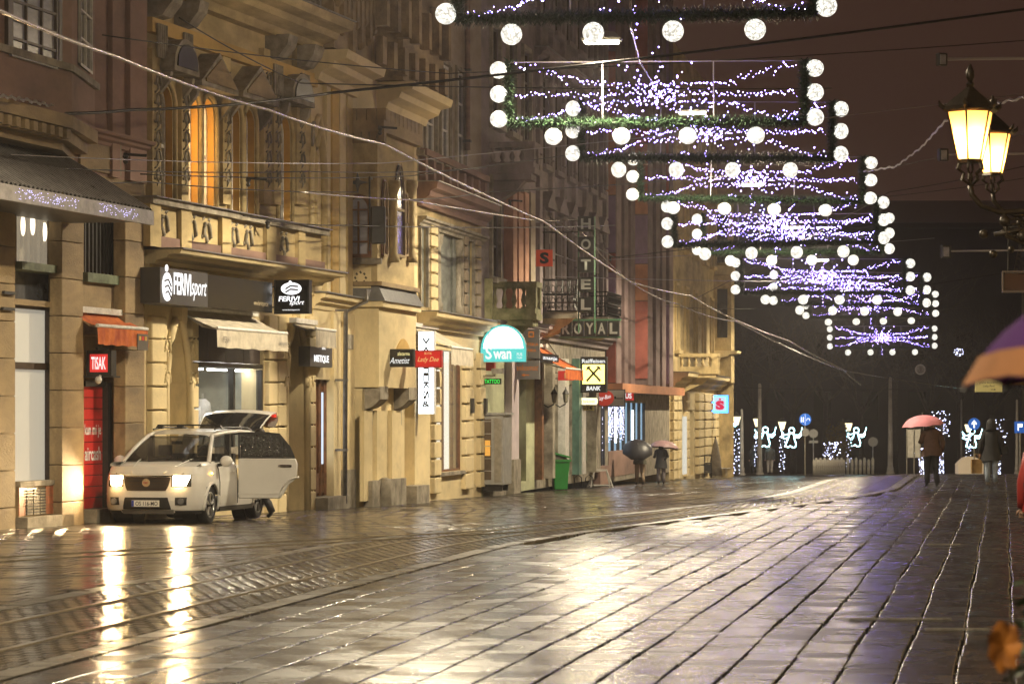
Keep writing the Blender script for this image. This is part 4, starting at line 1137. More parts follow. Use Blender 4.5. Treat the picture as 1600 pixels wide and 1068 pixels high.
for x0, x1 in ((668, 678), (721, 726), (739, 746)):
    blocks(E, cream_l if x0 < 700 else tan, F.a(x0), F.a(x1), zc1 + .05, F.z(x0, 345 if x0 < 700 else 365), 7, .12, .05)
for x0, x1 in ((672, 682), (721, 733), (744, 752)):
    blocks(E, cream_l, F.a(x0), F.a(x1), -.3, F.z(x0, 550), 8, .14, .05)
cornice(E, cream_l, -.05, F.L + .1, zc1 - .42, zc1, .55, 'shop_cornice', zinc)
cornice(E, rose, -.05, F.L + .05, F.z(655, 322), F.z(655, 285), .55, 'string_cornice', zinc)
for k in range(9):
    aa = .3 + (F.L - .6) * k / 8; MB().fb(aa - .16, aa + .16, .02, .2, zc2 + .12, zc2 + .75).build('parapet_block', rose, E)
MB().fb(0, F.L, 0, .26, zc2 + .78, zc2 + .95).build('parapet_rail', rose, E)
cornice(E, stone_g, 0, F.L, zc2 - 1.05, zc2 - .8, .25, 'window_cornice')
# bright display window with curtains
a0, a1, z0, z1 = shopw
lightbox = glow('bright_window', (1.0, .93, .76), 1.5)
MB().fb(a0, a1, -.42, -.36, z0, z1).build('lit_back', lightbox, E)
for k, (q, w2) in enumerate(((.50, .10), (.90, .09))):
    aa = a0 + (a1 - a0) * q; mb = MB()
    rows = [[(aa + w2 * t * (a1 - a0) + .015 * math.sin(t * 40 + zz), .26 + .04 * math.sin(t * 30), zz) for t in [i / 10 for i in range(11)]] for zz in (z0 + .02, (z0 + z1) / 2, z1 - .02)]
    mb.loft(rows, caps=False, closed=False).build('curtain', mat('brown_curtain', (.30, .15, .08), .9, var=.2, vscale=12), E, True)
fr = MB().fb(a0, a0 + .06, -.14, -.04, z0, z1).fb(a1 - .06, a1, -.14, -.04, z0, z1).fb(a0, a1, -.14, -.04, z0, z0 + .06).build('display_window', wood, E)
MB().fb(a0 + .06, a1 - .06, -.11, -.10, z0 + .06, z1).build('pane', shopglass, fr)
MB().fb(a0 - .1, a1 + .1, -.3, .12, z0 - .1, z0 - .005).build('sill', stone_g, E)
a0, a1, z0, z1 = sdoor
dr = MB().fb(a0, a1, -.4, -.34, z0, z1).build('shop_door', wood_d, E)
MB().fb(a0 + .15, a1 - .15, -.34, -.325, .5, z1 - .6).build('pane', glass_d, dr)
MB().tube([(a0 + .2, .27, 1.0), (a0 + .2, .27, 1.7)], .025, 6).build('handle', steel, dr)
a0, a1, z0, z1 = rdoor
MB().fb(a0, a1, -.42, -.36, z0, z1).build('side_door', mat('ochre_door', (.32, .22, .10), .6, var=.4, vscale=4), E)
for x in (727, 748):
    MB().fb(F.a(x), F.a(x) + .28, .14, .22, F.z(x, 645), F.z(x, 622)).build('letter_case', dark, E)
dp = F.empty('downpipe', 'rusty downpipe down the upper wall of the tan house', 'pipe')
aa = F.a(729.5, .1); MB().tube([(aa, -.12, F.z(730, 235, .1)), (aa, -.12, zt)], .08, 8).build('pipe', mat('rusty_pipe', (.17, .10, .07), .6, var=.4, vscale=5), dp, True)
for zz in (9.5, 11.5, 13.5): MB().fb(aa - .1, aa + .1, 0, .22, zz, zz + .07).build('pipe_clip', iron, dp)
aw = F.empty('shop_awning', 'wide cream awning with printed valance over the bright clothes window', 'awning')
awning(aw, fabric_w, F.a(676, .6), F.a(728, .9), F.z(668, 512, .1), .55, 1.05, .45, frame=white_f)
# ------------------------------------------------------------------ house F: balconies with stone balusters, pub below
def stone_balcony(parent, F, x0, x1, y_top, y_bot, d_out, m, nb, a_depth_x=None):
    """a balcony seen end-on: slab, corner piers, balusters, hand rail"""
    a0 = F.a(x0, 0.0); d1 = d_out
    z1 = F.z(x0, y_top); z0 = F.z(x0, y_bot)
    aL = F.a(x1, d1)
    if aL < a0 + 1.2: aL = a0 + 1.2
    bal = MB().fb(a0, aL, 0, d1 + .12, z0 - .18, z0).build('balcony', m, parent)
    MB().fb(a0 + .08, aL - .08, 0, d1, z0 - .36, z0 - .181).build('under_moulding', m, bal)
    for q in (a0 + .4, aL - .5):
        MB().prism([(0, z0 - .36), (-d1 * .8, z0 - .36), (-d1 * .6, z0 - .65), (-d1 * .2, z0 - .95), (0, z0 - 1.1)], q, q + .25, 'x').build('console', m, bal)
    hgt = z1 - z0
    MB().fb(a0, aL, d1 - .14, d1 + .12, z1 - .16, z1).fb(a0, a0 + .26, 0, d1 - .14, z1 - .16, z1).fb(aL - .26, aL, 0, d1 - .14, z1 - .16, z1).build('hand_rail', m, bal)
    MB().fb(a0, aL, d1 - .12, d1 + .08, z0, z0 + .16).fb(a0, a0 + .22, 0, d1 - .12, z0, z0 + .16).build('foot_rail', m, bal)
    for q in (a0 + .001, (aL - .3)):
        MB().fb(q, q + .3, d1 - .2, d1 + .10, z0 + .16, z1 - .16).build('pier', m, bal)
    pr = baluster_prof(hgt - .32, .085)
    for k in range(nb):                                               # end row, facing the camera
        dd_ = .10 + (d1 - .38) * k / max(1, nb - 1)
        MB().lathe(pr, (a0 + .12, -dd_, z0 + .16), 8).build('baluster', m, bal, True)
    n2 = max(3, int((aL - a0 - .7) / .3))
    for k in range(n2):
        aa = a0 + .42 + (aL - a0 - .84) * k / (n2 - 1)
        MB().lathe(pr, (aa, -d1 + .02, z0 + .16), 8).build('baluster', m, bal, True)
    return bal
def simple_windows(parent, F, cols, rows, a0, a1, z0, dz, w, h, glass=None, frame=None, surround=None, ped=False):
    hs = []
    for j in range(rows):
        for k in range(cols):
            c = a0 + (a1 - a0) * (k + .5) / cols; hs.append((c - w / 2, c + w / 2, z0 + j * dz, z0 + j * dz + h))
    return hs
def dress(parent, hs, glass=None, frame=None, sur=None, ped=False, cols=2, rows=3):
    for k, h in enumerate(hs):
        window(parent, *h, depth=.09, glass=glass or glass_s, frame=frame or white_f, cols=cols, rows=rows, fw=.07, mull=.03)
        sur_ = sur or stone_g
        MB().fb(h[0] - .16, h[0] - .001, 0, .10, h[2], h[3] + .14).fb(h[1] + .001, h[1] + .16, 0, .10, h[2], h[3] + .14).fb(h[0], h[1], 0, .10, h[3] + .001, h[3] + .14).build('surround', sur_, parent)
        MB().fb(h[0] - .22, h[1] + .22, 0, .24, h[2] - .18, h[2] - .01).build('sill', sur_, parent)
        if ped:
            MB().prism([(h[0] - .3, h[3] + .35), (h[1] + .3, h[3] + .35), (h[1] + .3, h[3] + .45), ((h[0] + h[1]) / 2, h[3] + .95), (h[0] - .3, h[3] + .45)], -.32, 0, 'y').build('pediment', sur_, parent)
            for q in (h[0] - .1, h[1] + .1): ornament(parent, sur_, q, h[3] + .15, .4, .2, 'console', k)

F = FF
Fh = F.empty('balconied_house', 'grey-brown house with two stone baluster balconies above the pub', 'house')
zt = 19.5
zg = F.z(757, 515)
ha = simple_windows(Fh, F, 3, 3, .8, F.L - .4, F.z(757, 430), 4.6, 1.5, 2.9)
wall('upper_wall', greyp, Fh, 0, F.L, zg, zt, ha, depth=.3)
dress(Fh, ha, glass_d, wood_d)
pdoor = (F.a(802, 0), F.a(822, 0), -.3, F.z(802, 592))
wall('ground_wall', mat('pale_green_plaster', (.46, .48, .30), .8, var=.3, vscale=1.5, streak=True), Fh, 0, F.L, -.6, zg, [pdoor], depth=.5, d=.001)
MB().fb(pdoor[0], pdoor[1], -.5, -.42, pdoor[2], pdoor[3]).build('pub_door', wood_d, Fh)
for k in range(4):
    q = pdoor[0] + (pdoor[1] - pdoor[0]) * k / 3; MB().fb(q - .05, q + .05, -.42, -.34, pdoor[2], pdoor[3]).build('door_bar', wood, Fh)
lil = mat('lilac_plaster', (.58, .50, .52), .75, var=.12, vscale=2)
MB().fb(F.a(789), F.a(800), 0, .22, -.3, F.z(789, 560)).build('pilaster', lil, Fh)
MB().fb(F.a(789) - .02, F.a(800) + .02, 0, .28, -.6, .45).build('plinth', stone_g, Fh)
for x0, x1, m_ in ((787, 793, salmon), (796, 803, salmon), (806, 812, salmon), (815, 822, tan)):
    MB().fb(F.a(x0), F.a(x1), 0, .3, zg + .4, F.z(x0, 300)).build('pilaster', m_, Fh)
cornice(Fh, greyp, 0, F.L, zg - .1, zg + .25, .45, 'string_course', zinc)
stone_balcony(Fh, F, 767, 838, 440, 490, 1.25, mossy, 4)
stone_balcony(Fh, F, 764, 826, 222, 262, 1.25, greyp, 4)
mb = MB().fb(F.a(757), F.a(757) + .2, 0, .22, F.z(757, 505), F.z(757, 435)).build('end_wall', mossy, Fh)
MB().fb(F.a(760, .1), F.a(786, .1), 0, .2, -.6, .05).build('plinth', stone_g, Fh)
# glazed case and green board next to the pub
gc = F.empty('display_cabinet', 'tall grey steel display cabinet on the wall under the pub sign', 'cabinet')
a0 = F.a(756, .12); dd_ = F.d_at(a0, 787)
z0, z1 = F.z(757, 757, .1), F.z(757, 648, .1)
gcm = mat('grey_cabinet', (.38, .38, .37), .4, metal=.3, var=.2, vscale=4)
MB().fb(a0, a0 + 1.5, .05, dd_, z0, z1).build('case', gcm, gc); bevel(gc.children[0], .02)
MB().box(a0 - .012, a0 - .001, -dd_ * .48, -dd_ * .16, z0 + .15, z1 - .12).build('glass_door', mat('amber_reflecting_glass', (.10, .07, .05), .12, spec=.9, var=.4, vscale=2), gc)
for k in range(5): MB().box(a0 - .02, a0 - .012, -dd_ * .48, -dd_ * .16, z0 + .4 + k * .36, z0 + .42 + k * .36).build('shelf', gcm, gc)
MB().box(a0 - .02, a0 - .002, -dd_ * .92, -dd_ * .62, z0 + .1, z1 - .1).build('steel_panel', steel, gc)
MB().fb(a0 - .05, a0 + 1.55, .02, dd_ + .06, z1, z1 + .07).build('roof', gcm, gc)
for q in (.15, 1.2): MB().fb(a0 + q, a0 + q + .12, .05, dd_ * .9, -.4, z0).build('foot', dark, gc)
amb = glow('amber_reflection', (1.0, .45, .06), .9)  # glowing patch painted as an orange reflection on the cabinet door
MB().box(a0 - .016, a0 - .013, -dd_ * .44, -dd_ * .22, z0 + .85, z0 + 1.3).build('reflection_patch', amb, gc)
cm = F.empty('wall_camera', 'small grey floodlight bracket on the pub wall above the green sign', 'lamp')
aa = F.a(775, .5)
MB().tube([(aa, 0, F.z(775, 590)), (aa - .1, -.5, F.z(775, 588))], .04, 6).build('arm', steel, cm); MB().fb(aa - .35, aa - .05, .42, .75, F.z(775, 586), F.z(775, 578)).build('head', steel, cm)
# ------------------------------------------------------------------ house G: hotel with iron balconies
F = FG
G = F.empty('hotel', 'ornate grey hotel front with wrought-iron balconies and shops below', 'hotel')
zt = 24.0
zg = F.z(840, 530)
hs = simple_windows(G, F, 6, 4, .6, F.L - .6, F.z(840, 478), 4.7, 1.4, 2.9)
wall('upper_wall', greyp, G, 0, F.L, zg, zt, hs, depth=.3)
dress(G, hs, glass_d, wood_d, greyp, ped=True)
for k in range(7):
    aa = .25 + (F.L - .9) * k / 6
    blocks(G, greyp, aa, aa + .5, zg + .5, zt - 1.5, 16, .16, .06)
cornice(G, greyp, 0, F.L, zg, zg + .45, .5, 'string_course', zinc)
cornice(G, greyp, 0, F.L, zg + 9.1, zg + 9.5, .4, 'string_course', zinc)
shops = [(F.a(838), F.a(852), -.3, F.z(838, 600)), (F.a(856), F.a(872), -.3, F.z(856, 600)), (F.a(878), F.a(894), -.3, F.z(878, 600)), (F.a(906), F.a(921), -.3, F.z(906, 618)), (F.a(930), F.a(943), F.z(931, 728), F.z(931, 632))]
teal = mat('teal_shop_front', (.10, .20, .16), .45, var=.35, vscale=2.5, streak=True)
wall('shop_wall', stone_g, G, 0, F.L, -.6, zg, shops, depth=.5, d=.001)
for k, h in enumerate(shops[:4]):
    m_ = (wood_d, teal, teal, mat('green_shop_panel', (.16, .26, .13), .5, var=.3, vscale=2.5))[k]
    MB().fb(h[0], h[1], -.25, -.12, h[2], h[3]).build('shop_panel', m_, G)
    n = 3
    for j in range(n):
        q0 = h[0] + (h[1] - h[0]) * j / n + .08; q1 = h[0] + (h[1] - h[0]) * (j + 1) / n - .08
        MB().fb(q0, q1, -.12, -.10, 1.0, h[3] - .3).build('pane', glass_s, G)
        MB().fb(q0, q1, -.12, -.08, .1, .85).build('panel', m_, G)
for x0, x1, m_ in ((835, 838, wood), (852, 856, stone_g), (872, 878, white_f), (894, 898, teal), (900, 905, white_f), (921, 928, stone_g)):
    MB().fb(F.a(x0), F.a(x1), 0, .25, -.3, F.z(x0, 560)).build('shop_post', m_, G)
# LED curtain window
h = shops[4]
MB().fb(h[0], h[1], -.2, -.12, h[2], h[3]).build('window_back', glow('cool_window', (.50, .62, .85), .45), G)
ledc = glow('white_fairy_light', (.72, .72, 1.0), 4.5, False)
lr = random.Random(2); mb = MB()
def dot(mb, c, q=.018):
    mb.add([(c[0]-q, c[1], c[2]), (c[0]+q, c[1], c[2]), (c[0], c[1]-q, c[2]), (c[0], c[1]+q, c[2]), (c[0], c[1], c[2]-q), (c[0], c[1], c[2]+q)],
           [(0,2,5),(2,1,5),(1,3,5),(3,0,5),(2,0,4),(1,2,4),(3,1,4),(0,3,4)])
for k in range(30):
    aa = h[0] + (h[1] - h[0]) * (k + .5) / 30; L_ = lr.uniform(.6, 1.0)
    for j in range(16): dot(mb, (aa + lr.uniform(-.05, .05), .06 + lr.uniform(-.04, .05), h[3] - (h[3] - h[2]) * L_ * (j + lr.random()) / 16), .02)
mb.build('fairy_light_curtain', ledc, G, kind='stuff')
for k in range(4):
    q = h[0] + (h[1] - h[0]) * k / 3; MB().fb(q - .06, q + .06, -.1, .05, h[2], h[3]).build('window_post', dark, G)
MB().fb(h[0] - .05, h[1] + .05, -.2, .2, h[2] - .7, h[2]).build('window_foot', rose, G)
# wrought-iron balconies
def iron_balcony(F, x0, x1, y0, y1, dout, parent):
    a0, a1 = F.a(x0, .0), F.a(x1, dout); z1, z0 = F.z(x0, y0), F.z(x0, y1)
    b = MB().fb(a0, a1, 0, dout, z0 - .22, z0).build('balcony', stone_g, parent)
    MB().profile([(0, z0 - .9), (dout * .4, z0 - .7), (dout * .8, z0 - .4), (dout * .95, z0 - .221), (0, z0 - .221)], a0 + .2, a1 - .2).build('corbel', cream_d, b)
    mb = MB()
    def run(p, q, n):
        for k in range(n + 1):
            t = k / n; x, y = p[0] + (q[0] - p[0]) * t, p[1] + (q[1] - p[1]) * t
            dx, dy = (q[0] - p[0]) / n, (q[1] - p[1]) / n
            bell = [(0, 0), (.10, .2), (.14, .42), (.06, .7), (0, 1)]
            nx_, ny_ = dy, -dx; ln = math.hypot(nx_, ny_) or 1; nx_, ny_ = nx_ / ln, ny_ / ln
            sg_ = -1 if (nx_ * 1 + 0) > .5 else 1
            mb.tube([(x + nx_ * o * sg_, y + ny_ * o * sg_, z0 + (z1 - z0) * tt) for o, tt in bell], .013, 4)
            if k < n:
                c = (x + dx * .5, y + dy * .5)
                mb.tube([(c[0] + dx * .45 * math.cos(w), c[1] + dy * .45 * math.cos(w), z0 + (z1 - z0) * (.3 + .16 * math.sin(w))) for w in [i * math.pi / 4 for i in range(9)]], .011, 4)
                mb.tube([(c[0] + dx * .4 * math.cos(w), c[1] + dy * .4 * math.cos(w), z0 + (z1 - z0) * (.72 + .12 * math.sin(w))) for w in [i * math.pi / 4 for i in range(9)]], .010, 4)
    run((a0, -.05), (a0, -dout), 6); run((a0, -dout), (a1, -dout), 16); run((a1, -dout), (a1, -.05), 5)
    for zz in (z0 + .03, z0 + (z1 - z0) * .55, z1):
        mb.tube([(a0, 0, zz), (a0, -dout, zz), (a1, -dout, zz), (a1, 0, zz)], .022, 4)
    mb.build('railing', iron, b)
iron_balcony(F, 848, 902, 438, 488, 1.25, G)
iron_balcony(F, 922, 950, 462, 500, 1.15, G)
aw = F.empty('shop_awning', 'orange awning with white valance over the dark bookshop sign', 'awning')
awning(aw, fabric_o, F.a(843, .5), F.a(872, .5), F.z(843, 541, .1), .75, 1.3, .35, frame=white_f)
for k, x in enumerate((866, 884)):
    l = F.empty('wall_lantern', 'small black wall lantern between the teal shop panels', 'lantern', 'pair of wall lanterns by the teal shops')
    aa = F.a(x, .5); z_ = F.z(x, 618, .5)
    MB().lathe([(.03, 0), (.075, .05), (.11, .30), (.115, .31)], (aa, -.5, z_ - .25), 6).build('glass', mat('unlit_lantern_glass', (.25, .24, .18), .2), l)
    MB().lathe([(.14, .06), (.09, .14), (.03, .22), (.012, .30)], (aa, -.5, z_), 6).build('cap', iron, l)
    MB().tube([(aa, 0, z_ - .2), (aa, -.3, z_ - .38), (aa, -.5, z_ - .27)], .025, 6).build('arm', iron, l)
# ------------------------------------------------------------------ house H: plain slab with red and purple vertical bands
F = FH
H = F.empty('banded_house', 'worn modern block with vertical red, orange and purple panel bands', 'house')
zt = 25.5
zg = F.z(970, 600)
wall('wall', dirty, H, 0, F.L, zg, zt, [], d=0)
wall('ground_wall', stone_g, H, 0, F.L, -.8, zg, [(F.a(950), F.a(1008), -.4, F.z(950, 628))], depth=.9, d=.001)
def pier(x0, x1, cols, edge=dirty):
    """a projecting pier: weathered core, coloured panels on the face looking up the street"""
    a = F.a(x0); d1 = F.d_at(a, x1)
    MB().fb(a + .03, a + 1.6, -.05, d1, zg, zt - .2).build('pier', edge, H)
    for yb, yt, m_ in cols:
        q = F.w(a, d1 / 2); z0 = CAMZ + (HY - yb) / FPX * q.y; z1 = CAMZ + (HY - yt) / FPX * q.y
        MB().fb(a - .03, a + .028, .03, d1 - .03, max(zg, z0) + .02, min(z1, zt - .3) - .02).build('panel', m_, H)
pier(946, 963, ((600, 470, redp), (470, 425, purplep), (425, 395, redp), (395, 305, purplep), (305, 200, orangep), (200, 80, redp), (80, -120, purplep)))
pier(985, 1013, ((592, 470, redp), (470, 412, orangep), (412, 335, purplep), (335, 300, orangep), (300, 200, redp), (200, 110, purplep), (110, -60, redp)))
pier(1034, 1046, ((600, 475, purplep), (475, 380, dirty), (380, 300, purplep), (300, 180, redp), (180, 60, purplep)))
for x0, x1 in ((966, 972), (976, 983), (1016, 1022), (1026, 1032)):
    MB().fb(F.a(x0), F.a(x1), 0, .25, zg, zt - .3).build('pilaster', dirty, H)
a0, a1, z0, z1 = F.a(950), F.a(1008), -.4, F.z(950, 628)
MB().fb(a0, a1, -.2, -.12, z0, z1).build('shop_back', glow('cool_shop_window', (.42, .72, 1.0), .55), H)
n = 7
for k in range(n + 1):
    q = a0 + (a1 - a0) * k / n; MB().fb(q - .08, q + .08, -.12, -.0, z0, z1).build('window_post', dark, H)
tube_w = glow('cool_tube', (.8, .93, 1.0), 7.0)
for q in (.25, .45, .7): MB().fb(a0 + (a1 - a0) * q, a0 + (a1 - a0) * q + .10, -.12, -.07, .7, z1 - .3).build('light_tube', tube_w, H)
MB().fb(a0, a1, -.2, .02, -.6, .40).build('window_foot', rose, H)
MB().fb(-.1, F.L, 0, .7, zg - .35, zg - .01).build('ledge', orangep, H)
mb = MB()
for k in range(26):
    aa = a0 + (a1 - a0) * .42 * (k + .5) / 26; L_ = lr.uniform(.6, 1.0)
    for j in range(18): dot(mb, (aa + lr.uniform(-.06, .06), .02 + lr.uniform(-.04, .05), z1 - (z1 - .6) * L_ * (j + lr.random()) / 18), .018)
mb.build('fairy_light_curtain', ledc, H, kind='stuff')
# ------------------------------------------------------------------ house I: cream end house with balcony
F = FI
I = F.empty('end_house', 'cream end house with baluster balcony on a carved console', 'house')
zt = 19.0
zg = F.z(1050, 590)
hs = simple_windows(I, F, 5, 3, .9, F.L - 1.2, F.z(1050, 545), 4.8, 1.5, 3.0)
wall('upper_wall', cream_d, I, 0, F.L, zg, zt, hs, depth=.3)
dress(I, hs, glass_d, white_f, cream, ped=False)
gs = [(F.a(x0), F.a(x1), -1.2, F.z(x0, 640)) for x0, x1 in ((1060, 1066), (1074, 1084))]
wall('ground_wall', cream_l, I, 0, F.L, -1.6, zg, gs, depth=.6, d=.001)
for h in gs: MB().fb(h[0], h[1], -.55, -.5, h[2], h[3]).build('entrance', wood_d, I)
MB().fb(F.a(1066, .2), F.a(1070, .2), .2, .3, -1.0, F.z(1066, 650)).build('lit_case', glow('warm_case', (1, .95, .8), .7), I)
for x0, x1 in ((1047, 1052), (1054, 1059), (1068, 1072), (1086, 1094), (1096, 1106), (1108, 1118)):
    blocks(I, cream_l, F.a(x0), F.a(x1), -1.2, zg - .6, 9, .2, .07)
cornice(I, cream_l, -.1, F.L + .5, zg - .4, zg + .25, .9, 'string_course', zinc)
# return front facing the camera side street, at the corner
crn = MB().fb(F.L, F.L + .1, -9, .9, -1.6, zt - 5).build('corner_wall', cream_d, I)
stone_balcony(I, F, 1062, 1108, 552, 578, 1.7, cream, 5)
pd = F.a(1078, .3)
MB().fb(F.L - 1.2, F.L + .0, 0, 1.0, F.z(1100, 420), F.z(1100, 420) + .5).build('corner_cornice', cream_l, I)
MB().fb(F.L - 2.2, F.L, 0, .95, zg, F.z(1100, 422)).build('corner_bay', cream_d, I)
cornice(I, cream_l, F.L - 2.4, F.L + .3, zg + 1.2, zg + 1.7, 1.3, 'bay_cornice')
for zz in (zg + 2.4, zg + 6.4):
    MB().fb(F.L - 2.206, F.L - 2.2, .2, .75, zz, zz + 2.6).build('bay_window', glass_d, I)
# ------------------------------------------------------------------ signs along the street
t, w, h = board(FD, 'jeweller_sign', 'black box sign with yellow and white script lettering beside a red one', 603, 646.5, 545, 573, FD.d_at(0, 592) - .1, black_g, dark, .16)
ylw = glow('yellow_letters', (1, .85, .35), 1.0); wht = glow('white_letters', (1, 1, .95), 1.05)
lettering('lettering', 'zlatarna', ylw, t, w * .44, h * .20, w * .14, h * .24, -.02, bold=.01)
lettering('lettering', 'Ametist', wht, t, w * .72, h * .34, 0, -h * .14, -.02, shear=.45)
t, w, h = board(FE, 'boutique_sign', 'red box sign with gold script beside the black jeweller sign', 648.5, 690, 547, 574, .85, mat('red_lit_board', (.5, .02, .02), .35, emit=(1, .03, .02), estr=.32), red_b, .16)
gld = glow('gold_letters', (1, .6, .2), .9)
lettering('lettering', 'BUTIK', gld, t, w * .28, h * .13, 0, h * .32, -.02)
lettering('lettering', 'Lady Dee', gld, t, w * .80, h * .36, 0, -h * .06, -.02, shear=.4)
# tall vertical clothes-shop sign
lbx = glow('white_lightbox', (.90, .97, 1.0), 3.0)
t, w, h = board(FE, 'vertical_lightbox_sign', 'tall white lightbox with black vertical lettering behind the red boutique sign', 653, 679, 517, 647, .35, lbx, white_f, .2, edge=.02)
blk = mat('black_lettering', (.01, .01, .01), .5)
for k, ch in enumerate('VARTEKS&'):
    lettering('lettering', ch, blk, t, w * .52 if ch != '&' else w * .50, h * .070, 0, h * (.38 - .108 * k), -.02, bold=.03, rot=R(-90) if ch in 'TEKS' else 0)
# pub sign: half round
teal_l = glow('teal_lightbox', (.08, .60, .55), 1.2)
poly = [(-1, -1), (1, -1)] + [(math.cos(q * math.pi / 14), -.35 + 1.35 * math.sin(q * math.pi / 14)) for q in range(15)]
t, w, h = board(FE, 'pub_sign', 'half-round turquoise and white lit sign with a swan above the pub', 751, 822, 507, 565, .05, teal_l, teal, .2, poly=poly)
inn = [(math.cos(q * math.pi / 14) * .88 * w / 2, (-.28 + 1.18 * math.sin(q * math.pi / 14)) * h / 2) for q in range(15)]
MB().prism(inn, -.024, -.013, 'y').build('white_panel', glow('white_sign_panel', (.95, 1, .99), 3.2), t)
lettering('lettering', 'S', wht, t, w * .14, h * .34, -w * .32, -h * .26, -.03, bold=.02)
lettering('lettering', 'wan', wht, t, w * .40, h * .22, -w * .02, -h * .32, -.03, bold=.03)
lettering('lettering', 'PUB', wht, t, w * .12, h * .08, w * .36, -h * .30, -.03)
lettering('lettering', 'OSIJEK', wht, t, w * .12, h * .06, w * .36, -h * .40, -.03)
sw_line = mat('pale_grey_line', (.30, .34, .34), .6)
nk = [(-.30, .05), (-.33, .16), (-.30, .25), (-.24, .27), (-.20, .20), (-.23, .10), (-.26, 0), (-.20, -.08), (-.05, -.1), (.12, -.09), (.28, -.05), (.34, .02), (.2, .03), (.05, .10), (-.08, .08), (-.18, 0)]
MB().tube([(p[0] * w, -.032, (p[1] + .05) * h) for p in nk], .010, 4).build('swan_outline', sw_line, t)
MB().tube([(-.34 * w, -.032, .2 * h), (-.31 * w, -.032, .24 * h)], .018, 4).build('swan_beak', sw_line, t)
# small signs
grn = glow('green_letters', (.05, 1, .10), 1.1)
t, w, h = board(FF, 'tattoo_sign', 'small black sign with green TATTOO lettering under the pub sign', 755.5, 783, 591, 600, .1, black_g, dark, .1, edge=.005)
lettering('lettering', 'TATTOO', grn, t, w * .86, h * .7, 0, 0, -.02, bold=.015)
t = FF.empty('red_plate', 'small red plate on the wall just under the half-round pub sign', 'sign'); a_ = FF.a(762, .1)
MB().fb(a_, a_ + .25, .05, .3, FF.z(762, 579, .1), FF.z(762, 566, .1)).build('plate', red_b, t); MB().fb(a_, a_ + .04, 0, .05, FF.z(762, 575, .1), FF.z(762, 570, .1)).build('bracket', iron, t)
gry = mat('grey_sign_board', (.26, .25, .25), .45); org = glow('orange_print', (1, .26, .02), .42)
t, w, h = board(FF, 'bank_sign', 'grey board with orange emblem and lettering partly behind the pub sign', 800, 843, 514, 560, .05, gry, gry, .12, edge=.0)
MB().box(w * .10, w * .30, -.02, -.013, h * .22, h * .42).build('emblem', org, t); MB().box(w * .14, w * .26, -.028, -.021, h * .26, h * .38).build('emblem_core', gry, t)
lettering('lettering', 'HRVATSKA', org, t, w * .9, h * .10, w * .02, -h * .02, -.02, bold=.02)
lettering('lettering', 'BANKA', org, t, w * .5, h * .10, w * .14, -h * .22, -.02, bold=.02)
t, w, h = board(FF, 'cash_point_sign', 'grey board reading bankomat with an orange arrow', 799, 843, 563, 592, .05, gry, gry, .12, edge=.0)
lettering('lettering', 'bankomat', org, t, w * .92, h * .32, 0, h * .12, -.02, shear=.2)
MB().prism([(-w*.15, -h*.28), (-w*.03, -h*.2), (-w*.03, -h*.255), (w*.14, -h*.255), (w*.14, -h*.305), (-w*.03, -h*.305), (-w*.03, -h*.36)], -.02, -.014, 'y').build('arrow', org, t)
# dark bookshop sign on the awning's edge, slanting in view because it hangs along the wall
t = FG.empty('bookshop_sign', 'dark sign with white lettering hung under the orange awning', 'sign')
a0, a1 = FG.a(845, .9), FG.a(873, .9); z0, z1 = FG.z(845, 566, .9), FG.z(845, 551, .9)
MB().fb(a0, a1, .84, .90, z0, z1).build('panel', black_g, t)
lettering('lettering', 'znanje', wht, t, (a1 - a0) * .8, (z1 - z0) * .5, (a0 + a1) / 2, (z0 + z1) / 2, -.91, bold=.01)
for q in (a0 + .3, a1 - .3): MB().tube([(q, -.87, z1), (q, -.6, z1 + .4)], .015, 5).build('hanger', iron, t)
t, w, h = board(FG, 'discount_sign', 'small red board with a pale square beside the awning', 872, 897, 579, 594, .2, red_b, red_b, .06, edge=.0)
MB().box(-w * .1, w * .1, -.02, -.013, -h * .3, h * .3).build('pale_square', mat('pale_orange', (.6, .3, .15), .5), t)
lettering('lettering', '%', mat('white_lettering', (.8,.8,.8)), t, w * .2, h * .5, w * .33, 0, -.02)
# red square S on wires
s_y = 92.0; p = at(850.5, 403, s_y)
t = thing('hanging_stop_sign', 'red square board with black S hung from the overhead wires', 'sign', p, R(-4))
MB().box(-.25, .25, 0, .03, -.25, .25).build('board', mat('red_orange_board', (.75, .09, .03), .45, emit=(1, .1, .03), estr=.10), t)
lettering('lettering', 'S', blk, t, .27, .34, 0, 0, -.012, bold=.05)
for q in (-.16, .16): MB().tube([(q, .015, .25), (q, .015, .42)], .012, 5).build('hook', iron, t)
# hotel letters
hb = mat('hotel_letter_box', (.012, .014, .012), .5, var=.3, vscale=4); hl = mat('grey_neon_letter', (.30, .31, .27), .5, emit=(.9, .95, .8), estr=.03)
a = FG.a(903, 1.35); d0 = 1.35; d1 = FG.d_at(a, 928); q = FG.w(a, (d0 + d1) / 2); ang = math.atan2(FG.n.y, FG.n.x)
t = thing('hotel_vertical_sign', 'tall vertical sign of five dark boxes spelling HOTEL', 'sign', (q.x, q.y, 0), ang)
sc_px = FPX / q.y; w = d1 - d0
for ch, y0, y1 in zip('HOTEL', (338, 370, 402, 433, 464), (361, 393, 425, 455, 487)):
    z0, z1 = CAMZ + (HY - y1) / sc_px, CAMZ + (HY - y0) / sc_px
    b = MB().box(-w/2, w/2, 0, .25, z0, z1).build('letter_box', hb, t)
    lettering('letter', ch, hl, b, w * .62, (z1 - z0) * .72, 0, (z0 + z1) / 2, -.015, bold=.03)
zt0, zt1 = CAMZ + (HY - 520) / sc_px, CAMZ + (HY - 338) / sc_px
